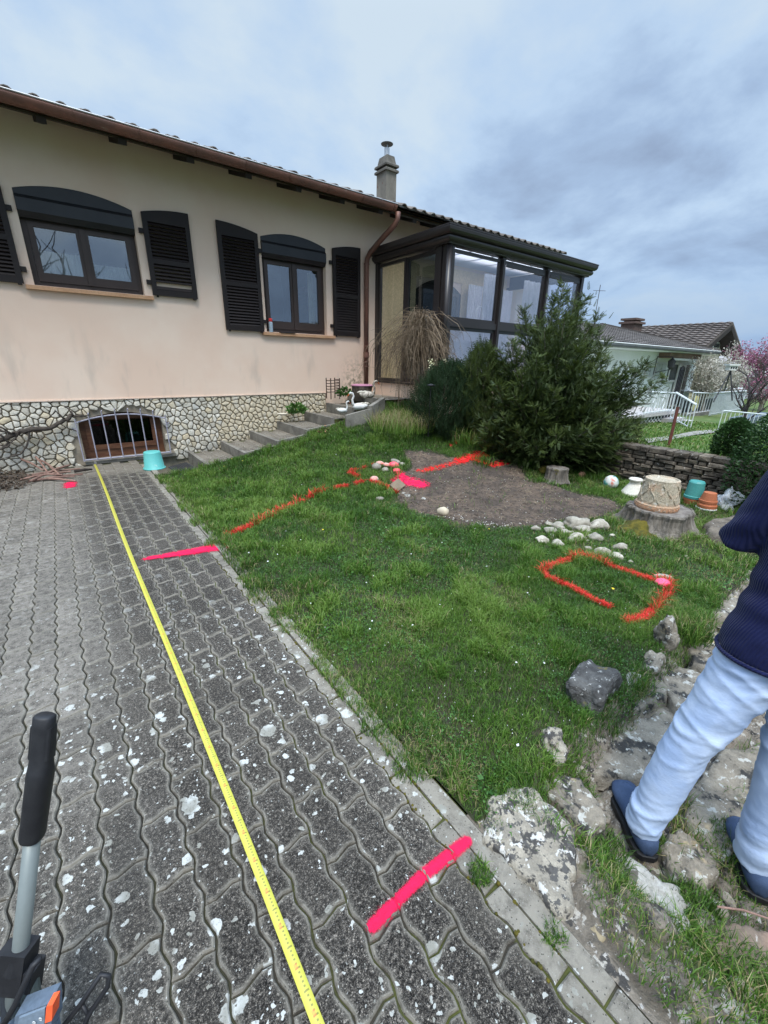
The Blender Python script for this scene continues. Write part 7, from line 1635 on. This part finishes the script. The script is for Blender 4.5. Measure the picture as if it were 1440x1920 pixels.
# taller weeds
tuft(GL(905, 872), 160, .16, .22, .006, M_grass, (.25, .6), label='grass tufts under the left side of the yew', spread=.8)
tuft(GL(985, 872), 260, .16, .20, .006, M_grass, (.3, .7), label='long blue green grass blades by the small stump', spread=.8)
tuft(GL(1125, 922), 500, .24, .10, .005, M_grass, (.35, .7), label='fresh green grass between soil and drystone wall', spread=.8)
tuft(GL(1000, 900), 260, .14, .06, .005, M_grass, (.35, .7), label='weeds in front of the small stump', spread=.9)
tuft(GL(1105, 893), 380, .24, .13, .006, M_grass, (.25, .75), label='rough grass under the right side of the yew', spread=.9)
p = G(1300, 1190, 0); tuft((p[0], p[1], -.02), 420, .10, .20, .0035, M_grass, (.25, .9), label='tall thin grass tuft on the lawn edge below the sweater elbow', spread=.9)
for (x, y, n, r_, h_, lab) in ((600, 1240, 200, .05, .035, 'grass fringe creeping over the kerb in the middle'), (700, 1360, 260, .06, .04, 'dry grass fringe hanging over the kerb'), (770, 1440, 300, .07, .045, 'dry brown grass fringe over the kerb near the lawn tip'), (460, 1085, 200, .06, .035, 'grass tongue over the edge pavers'), (400, 1020, 240, .07, .05, 'grass at the far end of the kerb by the pink line'),(1130, 1365, 420, .07, .10, 'grass tuft right below the dark boulder'), (1120, 1600, 700, .10, .09, 'dark grass patch beside the left shoe'), (1140, 1700, 900, .10, .09, 'grass patch left of the broken white stone'), (1250, 1800, 1400, .12, .10, 'long dark grass at the bottom among the slabs'),
                              (1180, 1740, 500, .06, .08, 'grass between the kerb slab and the white stone'), (1300, 1700, 500, .08, .07, 'mossy grass between the two shoes'), (1400, 1860, 900, .12, .10, 'grass in the lower right corner'), (1360, 1560, 260, .05, .05, 'small weeds behind the right shoe'), (1230, 1580, 260, .04, .05, 'green weeds at the left heel'), (1040, 1760, 200, .03, .05, 'sprigs of grass along the kerb joint'),
                              (900, 1640, 220, .035, .045, 'grass sprigs growing between kerb and pavers'), (960, 1480, 500, .10, .07, 'grass fringe overhanging the tip of the lawn'), (1090, 1480, 220, .05, .06, 'grass between the first two slabs'), (540, 1180, 160, .05, .03, 'brownish grass creeping over the kerb'), (520, 1150, 260, .05, .035, 'dry grass creeping over the edge pavers')):
    zz = -.13 if x > 1000 and y > 1350 else 0; zz = -.17 if x > 1160 and y > 1500 else zz
    if x == 1040: zz = -.01
    p = G(x, y, zz); dr_ = (.15, .8) if y > 1300 else (.3, .95); tuft((p[0], p[1], zz-.01 if zz else 0), n, r_, h_, .0028, M_grass, dr_, label=lab, spread=1.)
# joint moss lumps near the kerb
q = MB()
for _ in range(240):
    y = random.uniform(.2, 3.2); x = XE-.0+random.gauss(0, .006)+AW*0; r_ = random.uniform(.003, .008)
    if random.random() < .4: x = .783
    q.lathe([(r_, -.006), (r_*.8, .001), (0, .004)], (x, y, -.002), 5, capb=False, capt=False)
o_ = obj('joint_moss', q, M_moss, kind='stuff'); o_['label'] = 'moss cushions in the joints next to the kerb'; o_['category'] = 'moss'
# neighbour grass, lighter blade tint on average
n = 22000; x = 6.1+rng.random(n)**1.35*15; y = rng.uniform(-1, 7, n); P = np.stack([x, y, hnb(x, y)], 1); blades('neighbour_grass', P, rng.uniform(.04, .10, n), .008+.006*(x-6)/3, rng.uniform(.2, .9, n), rng.uniform(0, 6.28, n), np.clip(rng.normal(.62, .16, n), 0, 1), M_grass, 'rough grass of the neighbour garden above the drystone wall', 'grass')

# ================================================================= PERSON (seen from behind, back to the camera)
M_skin = mat('skin', (.52, .29, .21), (.47, .25, .18), 12, .55, fine=.05)
M_hair = mat('dark_hair', (.04, .028, .02), (.06, .04, .028), 30, .6)
def knit_mat():
    m, nt, b, out = new_mat('navy_knit'); n = NB(nt); col = n.mix(n.noise(30, 3), (.006, .009, .042), (.012, .016, .062)); nt.links.new(col, b.inputs['Base Color']); b.inputs['Roughness'].default_value = .95; b.inputs['Specular IOR Level'].default_value = .12
    b.inputs['Sheen Weight'].default_value = .08
    w = n.N.new('ShaderNodeTexWave'); w.inputs['Scale'].default_value = 55; w.inputs['Distortion'].default_value = 1.2; w.inputs['Detail'].default_value = 1; w.bands_direction = 'DIAGONAL'; nt.links.new(n.mapping(n.pos(), (1, 1, .12)), w.inputs['Vector'])
    nt.links.new(n.bump(w.outputs[0], .55, .005, n.bump(n.noise(9, 3), .4, .02)), b.inputs['Normal']); return m
def denim_mat():
    m, nt, b, out = new_mat('light_denim'); n = NB(nt); col = n.mix(n.rng(n.noise(7, 4), .35, .7), (.31, .40, .575), (.45, .53, .67)); w = n.N.new('ShaderNodeTexWave'); w.inputs['Scale'].default_value = 420; w.bands_direction = 'DIAGONAL'; nt.links.new(n.pos(), w.inputs['Vector'])
    col = n.mix(n.math('MULTIPLY', w.outputs[0], .12), col, (.30, .38, .55)); nt.links.new(col, b.inputs['Base Color']); b.inputs['Roughness'].default_value = .9; b.inputs['Specular IOR Level'].default_value = .15; nt.links.new(n.bump(n.noise(420, 2), .25, .002, n.bump(n.noise(24, 4, .65, n.mapping(n.pos(), (1, 1, 2.2))), .22, .010)), b.inputs['Normal']); return m
M_navy = knit_mat(); M_denim = denim_mat(); M_shoe = mat('navy_suede', (.028, .048, .095), (.04, .064, .12), 14, .85, .2, 300, fine=.1); M_sole = mat('black_sole', (.008, .008, .009), None, 9, .6)
fd = nrm(np.array([.75, .66, 0.])); lf = np.array([-fd[1], fd[0], 0.])
def loft(mb, rings, seg=28):       # rings: (centre, r_along_left, r_along_front[, tilt])
    o_ = len(mb.v); n = len(rings)
    for c, a, b in rings:
        c = np.array(c, float)
        for k in range(seg): q = 2*PI*k/seg; mb.v.append(tuple(c+lf*a*math.cos(q)+fd*b*math.sin(q)))
    for i in range(n-1):
        for k in range(seg): k2 = (k+1) % seg; mb.f.append((o_+i*seg+k, o_+i*seg+k2, o_+(i+1)*seg+k2, o_+(i+1)*seg+k))
    mb.f.append(tuple(o_+k for k in range(seg))[::-1]); mb.f.append(tuple(o_+(n-1)*seg+k for k in range(seg)))
def interp(pts, m_=6):
    out = []
    for (c0, a0, b0), (c1, a1, b1) in zip(pts[:-1], pts[1:]):
        for k in range(m_): t = k/m_; out.append((np.array(c0)*(1-t)+np.array(c1)*t, a0+(a1-a0)*t, b0+(b1-b0)*t))
    out.append((np.array(pts[-1][0]), pts[-1][1], pts[-1][2])); return out
def fused(mb, name, vox, smooth_it, disp=None):
    me = mb.mesh('tmp'); o_ = bpy.data.objects.new('tmp', me); C.objects.link(o_)
    r_ = o_.modifiers.new('r', 'REMESH'); r_.mode = 'VOXEL'; r_.voxel_size = vox
    s_ = o_.modifiers.new('s', 'SMOOTH'); s_.iterations = smooth_it; s_.factor = .5
    dg = bpy.context.evaluated_depsgraph_get(); dg.update(); m2 = bpy.data.meshes.new_from_object(o_.evaluated_get(dg)); m2.name = name
    bpy.data.objects.remove(o_); bpy.data.meshes.remove(me)
    if disp:
        n = len(m2.vertices); co = np.zeros(n*3); m2.vertices.foreach_get('co', co); co = co.reshape(-1, 3); no = np.zeros(n*3); m2.vertices.foreach_get('normal', no); no = no.reshape(-1, 3)
        co += no*disp(co)[:, None]; m2.vertices.foreach_set('co', co.ravel()); m2.update()
    m2.polygons.foreach_set('use_smooth', [True]*len(m2.polygons)); return m2
pers = thing('person', 'person seen from behind in navy ribbed sweater, pale jeans and blue suede loafers', 'person', (1.55, .12, -.2))
hc = np.array([1.70, .09, 0]); 
AL = np.array([1.425, .26, -.09]); KL = np.array([1.515, .225, .27]); HL = hc+lf*.085+np.array([0, 0, .60])
AR = np.array([1.615, -.02, -.09]); KR = np.array([1.665, .0, .27]); HR = hc-lf*.085+np.array([0, 0, .60])
jb = MB()
for A_, K_, H_ in ((AL, KL, HL), (AR, KR, HR)):
    loft(jb, interp([(A_+np.array([0, 0, -.03]), .058, .068), (A_+np.array([0, 0, .02]), .057, .066), (A_+(K_-A_)*.35, .062, .070), (A_+(K_-A_)*.7, .068, .074), (K_, .070, .076), (K_+(H_-K_)*.4, .080, .088), (K_+(H_-K_)*.8, .093, .103), (H_+np.array([0, 0, .05]), .09, .10)], 4))
loft(jb, interp([(hc+np.array([0, 0, .60]), .12, .09), (hc+np.array([0, 0, .64]), .165, .108), (hc+np.array([0, 0, .70]), .16, .10), (hc+np.array([.02, 0, .74]), .13, .08)], 4))
def folds(co):
    x, y, z_ = co.T; d = np.zeros(len(co)); ang = np.arctan2(y-.1, x-1.55)
    lat = x*lf[0]+y*lf[1]; s1 = z_+.45*lat; s2 = z_-.6*lat
    amp = .0025+.0062*np.exp(-((z_-.32)/.12)**2)+.0070*np.exp(-((z_+.03)/.07)**2)+.0055*np.exp(-((z_-.56)/.12)**2)
    rid = lambda a, b, o: (1-np.abs(2*vn(a, b, 1., o)-1))**2.2
    w = rid(s1*19, lat*5+y*2, 14)*.6+rid(s2*15, lat*4+x*2, 15)*.55+.30*rid(s1*37, lat*9, 18)
    d += -.003+.75*amp*(w*1.9-.75)+.010*(fbm(x*1.5+y, z_*1.2, 6, 16)-.5); return d
jm = fused(jb, 'jeans', .0075, 3, folds); jm.materials.append(M_denim); jo = obj('jeans', jm, None, pers, (0, 0, 0))
# outer seam of the left leg
# sweater
sb = MB(); tc = np.array([1.79, .085, 0])
def tcen(z_): t = (z_-.62)/(1.26-.62); return hc*(1-t)+tc*t+np.array([0, 0, z_])
loft(sb, interp([(tcen(.615), .196, .140), (tcen(.66), .200, .142), (tcen(.74), .188, .135), (tcen(.84), .175, .125), (tcen(.95), .178, .122), (tcen(1.06), .192, .125), (tcen(1.16), .200, .122), (tcen(1.235), .175, .105), (tcen(1.275), .10, .075), (tcen(1.30), .065, .062)], 4))
SL = tcen(1.215)+lf*.165; EL = np.array([1.675, .300, .962]); WLh = EL+fd*.10-lf*.20+np.array([0, 0, .0])
SR_ = tcen(1.215)-lf*.165; ER = SR_+np.array([.02, -.09, -.24])+fd*.02; WR = ER+fd*.21+lf*.05+np.array([0, 0, .05])
for S_, E_, W_ in ((SL, EL, WLh), (SR_, ER, WR)):
    sb.tube([S_, S_+(E_-S_)*.35, S_+(E_-S_)*.75, E_+np.array([0, 0, .0]), E_+(W_-E_)*.2, E_+(W_-E_)*.6, W_], [.072, .066, .058, .056, .054, .047, .038], 18)
def sfold(co):
    x, y, z_ = co.T; return .010*(fbm(x*1.4+z_*.5, y+z_*1.3, 8, 17)-.5)+.004*np.sin(z_*70+6*fbm(x, y, 5, 18))*np.exp(-((z_-.82)/.12)**2)+.004*np.sin((z_+x)*60)*np.exp(-((z_-1.0)/.07)**2)
smh = fused(sb, 'sweater', .009, 4, sfold); smh.materials.append(M_navy); so_ = obj('sweater', smh, None, pers, (0, 0, 0))
q = MB(); n = 40; pts = [tcen(.618)+lf*.199*math.cos(2*PI*k/n)+fd*.143*math.sin(2*PI*k/n)+np.array([0, 0, .0]) for k in range(n+1)]; q.tube(pts, .007, 6, False); obj('hem_band', q, M_navy, so_, smooth=True)
# body: neck, head, hands, feet in one continuous skin mesh each side of the clothes
bb = MB(); hd_c = tcen(1.44)+fd*.02
loft(bb, interp([(tcen(1.24), .06, .06), (tcen(1.30), .055, .058), (hd_c+np.array([0, 0, -.08]), .05, .062), (hd_c+np.array([0, 0, -.05])+fd*.02, .062, .085), (hd_c+np.array([0, 0, .0])+fd*.01, .074, .098), (hd_c+np.array([0, 0, .06]), .077, .100), (hd_c+np.array([0, 0, .11])-fd*.005, .062, .082), (hd_c+np.array([0, 0, .135])-fd*.005, .03, .04)], 3), 24)
bb.tube([hd_c+fd*.09+np.array([0, 0, .035]), hd_c+fd*.118+np.array([0, 0, -.005]), hd_c+fd*.10+np.array([0, 0, -.012])], [.008, .014, .010], 8)
for s_ in (-1, 1): bb.tube([hd_c+lf*s_*.072+np.array([0, 0, .03]), hd_c+lf*s_*.086+np.array([0, 0, .012]), hd_c+lf*s_*.074+np.array([0, 0, -.018])], [.008, .012, .008], 8)
bm3 = fused(bb, 'head', .006, 2); bm3.materials.append(M_skin); ho = obj('head', bm3, None, pers, (0, 0, 0))
q = MB()
for s_ in (-1, 1): q.lathe([(0, -.011), (.009, -.006), (.011, 0), (.009, .006), (0, .011)], hd_c+fd*.090+lf*s_*.03+np.array([0, 0, .035]), 8, capb=False, capt=False)
obj('eyes', q, M_white, ho, smooth=True); q = MB(); q.tube([hd_c+fd*.094+lf*.024+np.array([0, 0, -.042]), hd_c+fd*.10+np.array([0, 0, -.040]), hd_c+fd*.094-lf*.024+np.array([0, 0, -.042])], .005, 6); obj('mouth', q, M_pinkstone if False else mat('lips', (.38, .14, .12), None, 9, .5), ho)
hb = MB(); loft(hb, interp([(hd_c+np.array([0, 0, -.06])-fd*.035, .055, .05), (hd_c+np.array([0, 0, .0])-fd*.025, .080, .082), (hd_c+np.array([0, 0, .06])-fd*.014, .083, .094), (hd_c+np.array([0, 0, .115])-fd*.006, .070, .092), (hd_c+np.array([0, 0, .148]), .03, .04)], 3), 22); hm = fused(hb, 'hair', .007, 2, lambda co: .006*(fbm(co[:, 0]*3, co[:, 2]*3+co[:, 1], 20, 5)-.5)); hm.materials.append(M_hair); obj('hair', hm, None, pers, (0, 0, 0))
for W_, E_, s_ in ((WLh, EL, 1), (WR, ER, -1)):
    hb = MB(); d = nrm(W_-E_); sd = nrm(np.cross(d, (0, 0, 1))); up = np.cross(sd, d)
    hb.tube([W_-d*.03, W_+d*.01, W_+d*.03], [.026, .024, .026], 12)
    for a_, w_ in ((0, .030), (.03, .036), (.06, .038)): pass
    hb.obox(W_+d*.055, d*.038, sd*.036, up*.012)
    for k, ln in enumerate((.062, .072, .067, .052)):
        b0_ = W_+d*.088+sd*(.028-.0185*k); hb.tube([b0_-d*.012, b0_+d*ln*.45-up*.006, b0_+d*ln*.8-up*.024, b0_+d*ln*.85-up*.04], [.0095, .0088, .008, .0065], 8)
    hb.tube([W_+d*.03+sd*.026*s_, W_+d*.055+sd*.052*s_-up*.01, W_+d*.085+sd*.05*s_-up*.02], [.013, .011, .008], 8)
    hm = fused(hb, 'hand', .0036, 2); hm.materials.append(M_skin); obj('hand', hm, None, pers, (0, 0, 0))
# shoes
def shoe(heel, toe, zs, A_):
    heel = np.array([heel[0], heel[1], zs]); toe = np.array([toe[0], toe[1], zs]); d = nrm(toe-heel); L = np.linalg.norm(toe-heel); s = np.array([-d[1], d[0], 0])
    prof = [(0, .012, .048), (.03, .024, .060), (.10, .032, .066), (.22, .036, .064), (.36, .036, .058), (.50, .041, .058), (.64, .047, .056), (.78, .047, .046), (.90, .037, .038), (.97, .022, .030), (1., .008, .022)]
    prof = [(t, w*1.22, h*1.12) for t, w, h in prof]
    q = MB(); seg = 20; vs = []; n = len(prof)
    for t, w, h in prof:
        for k in range(seg):
            a = 2*PI*k/seg; cx_ = math.cos(a); sz = math.sin(a); vs.append(tuple(heel+d*L*t+s*w*np.sign(cx_)*abs(cx_)**.75+np.array([0, 0, .016+(h*.5)*(1+sz*(1 if sz > 0 else 1))*1.0])))
    q.add(vs, [(i*seg+k, i*seg+(k+1) % seg, (i+1)*seg+(k+1) % seg, (i+1)*seg+k) for i in range(n-1) for k in range(seg)]+[tuple(range(seg))[::-1], tuple((n-1)*seg+k for k in range(seg))])
    sh = obj('loafer', q, M_shoe, pers, smooth=True)
    q = MB(); out = []
    for t, w, h in prof: out.append(heel+d*(L*1.03*t-.004)+s*(w+.006))
    for t, w, h in prof[::-1]: out.append(heel+d*(L*1.03*t-.004)-s*(w+.006))
    q.prism([(p[0], p[1]) for p in out], zs-.004, zs+.022, .003); obj('sole', q, M_sole, sh)
    # apron seam on the vamp and the throat rim
    q = MB(); ap = []
    for k in range(13):
        a = PI*k/12-PI/2; t = .62+.26*math.cos(a) if abs(a) < PI/2 else .62; w = .030*math.sin(a); hh = np.interp(t, [p[0] for p in prof], [p[2] for p in prof]); ap.append(heel+d*L*t+s*w+np.array([0, 0, .016+hh*(.965-.25*(abs(w)/.047)**2)]))
    ap = [ap[0]-d*.06+np.array([0, 0, .001])]+ap+[ap[-1]-d*.06+np.array([0, 0, .001])]
    q.tube(ap, .0032, 6); obj('apron_seam', q, M_shoe, sh, smooth=True)
    q = MB(); rim = [heel+d*L*(.30+.25*math.cos(2*PI*k/24))+s*.034*math.sin(2*PI*k/24)+np.array([0, 0, .016+.062+(-.006 if math.cos(2*PI*k/24) > .3 else 0)]) for k in range(25)]; q.tube(rim, .0042, 6, False); obj('collar_rim', q, M_shoe, sh, smooth=True)
    q = MB(); c = heel+d*L*.30+np.array([0, 0, .055]); q.tube([c+d*.05+np.array([0, 0, .01]), c+d*.02+np.array([0, 0, .03]), (c+A_)/2+np.array([0, 0, .02]), A_+np.array([0, 0, .06])], [.026, .031, .034, .036], 14); obj('ankle', q, M_skin, pers, smooth=True)
shoe((1.372, .205), (1.585, .405), -.19, AL); shoe((1.545, -.07), (1.79, .055), -.19, AR)

# ================================================================= TOOL AT THE LOWER LEFT
camR = np.array([_R[0], _R[1], 0]); camFh = nrm(np.array([_F[0], _F[1], 0]))
tl = thing('measuring_wheel_handle', 'grey tube with black rubber grip and orange buttons above a small device', 'tool', DT(5, 1990, .93)*np.array([1, 1, 0]))
T0, T1, T2, T3, T4 = DT(84, 1340, .86), DT(76, 1450, .867), DT(60, 1572, .875), DT(38, 1785, .885), DT(22, 1900, .89)
q = MB(); q.tube([T2+(T1-T2)*.3, T3, T4+(T4-T3)*.8], .0152, 18); obj('tube', q, M_tubegrey, tl, smooth=True)
q = MB(); ax = nrm(T0-T2); sd = nrm(np.cross(ax, camFh)); fr_ = np.cross(sd, ax)
def ring_loft(mb, secs, seg=24, pw=.6):
    o_ = len(mb.v); n = len(secs)
    for c, a, b in secs:
        for k in range(seg):
            t = 2*PI*k/seg; cc, ss = math.cos(t), math.sin(t); mb.v.append(tuple(c+sd*a*np.sign(cc)*abs(cc)**pw+fr_*b*np.sign(ss)*abs(ss)**pw))
    for i in range(n-1):
        for k in range(seg): mb.f.append((o_+i*seg+k, o_+i*seg+(k+1) % seg, o_+(i+1)*seg+(k+1) % seg, o_+(i+1)*seg+k))
    mb.f.append(tuple(o_+k for k in range(seg))[::-1]); mb.f.append(tuple(o_+(n-1)*seg+k for k in range(seg)))
sec = [(T2, .0195, .0195), (T2+(T1-T2)*.05, .0215, .0215), (T2+(T1-T2)*.9, .0225, .0225), (T1, .0225, .024), (T1+(T0-T1)*.10, .0215, .021), (T1+(T0-T1)*.25, .0205, .017), (T1+(T0-T1)*.8, .0205, .016), (T1+(T0-T1)*.97, .020, .0155), (T0, .016, .012)]
ring_loft(q, sec, 24, .8); gp = obj('grip', q, M_rubber, tl, smooth=True)
q = MB(); ring_loft(q, [(T1+(T0-T1)*.28-fr_*.0, .0215, .0135), (T1+(T0-T1)*.82-fr_*.0, .0213, .0125)], 16, .35); obj('grip_inlay', q, M_rubber, gp)
dn = nrm(T4-T3)
q = MB(); c = T3+dn*.03; q.obox(c, dn*.045, sd*.024, fr_*.022); q.obox(c+sd*.028-dn*.02, dn*.016, sd*.010, fr_*.02); q.obox(c-sd*.03+dn*.03, dn*.035, sd*.012, fr_*.02); q.tube([T3-dn*.012, T3+dn*.03], [.021, .026], 16); obj('clamp', q, M_rubber, tl)
P_ = DT(13, 1825, .875); q = MB(); q.obox(P_, dn*.016, sd*.0045, fr_*.008); obj('orange_button', q, M_orangep, tl)
H0 = DT(45, 1925, .865); ang_ = .32; hx = nrm(camR*math.cos(ang_)+np.array([0, 0, 1])*math.sin(ang_)*.8); hy_ = nrm(np.cross(np.array([.2, .3, 1.]), hx)); hn = np.cross(hx, hy_)
q = MB(); q.obox(H0-np.array([0, 0, .05])-camR*.01, hx*.052, nrm(np.cross(hn, hx))*.03, hn*.05); hs = obj('housing', q, M_panel, tl)
def face_panel(px, dep, m, name, th=.003):
    v = [DT(x, y, dep) for x, y in px]; w = [p+camFh*th for p in v]; n = len(v); q = MB(); q.add(v+w, [tuple(range(n)), tuple(range(n, 2*n))[::-1]]+[(k, n+k, n+(k+1) % n, (k+1) % n) for k in range(n)]); return obj(name, q, m, tl)
face_panel([(28, 1906), (95, 1880), (97, 1930), (70, 1990), (20, 1990)], .84, M_panel, 'front_panel', .03)
face_panel([(35, 1910), (84, 1891), (83, 1930), (70, 1970), (25, 1970)], .835, mat('light_panel', (.16, .20, .245), (.13, .17, .21), 12, .4), 'display_panel', .004)
face_panel([(87, 1888), (99, 1884), (97, 1914), (84, 1919)], .83, M_orangep, 'orange_button', .02)
for (x, y) in ((76, 1911), (64, 1918)):
    q = MB(); c = DT(x, y, .832); pts = [c+camR*.0026*math.cos(t)+np.array([0, 0, 1])*.0044*math.sin(t) for t in np.linspace(0, 2*PI, 13)]; q.tube(pts, .0008, 4, False); obj('printed_ring', q, M_white, tl)
q = MB(); q.tube([DT(78, 1795, .87), DT(62, 1810, .86), DT(44, 1850, .855), DT(28, 1885, .85), DT(5, 1925, .85)], .0062, 8); obj('strap', q, M_rubber, tl, smooth=True)
q = MB(); q.tube([DT(52, 1830, .89), DT(60, 1880, .88)], .018, 12); obj('roller', q, mat('dark_green_grey', (.06, .075, .07), None, 5, .5), tl)
q = MB(); q.tube([DT(110, 1935, .87), DT(150, 1885, .88), DT(190, 1826, .89), DT(204, 1830, .89), DT(202, 1850, .89), DT(165, 1905, .88), DT(150, 1950, .87)], .0052, 8); q.tube([DT(153, 1882, .882), DT(168, 1908, .88)], .004, 6); obj('wire_loop', q, M_rubber, tl, smooth=True)
q = MB(); q.tube([DT(4, 1800, .89), DT(8, 1850, .89), DT(14, 1900, .88), DT(10, 1960, .88)], .011, 8); obj('bracket', q, mat('dark_slate_plastic', (.03, .035, .042), None, 5, .5), tl, smooth=True)
b_ = T4+(T4-T3)*.8; q = MB(); q.tube([b_, np.array([b_[0], b_[1], .004])], .012, 10); q.lathe([(.05, .003), (.05, .03), (.03, .05)], (b_[0], b_[1], 0), 20); obj('foot', q, M_rubber, tl)
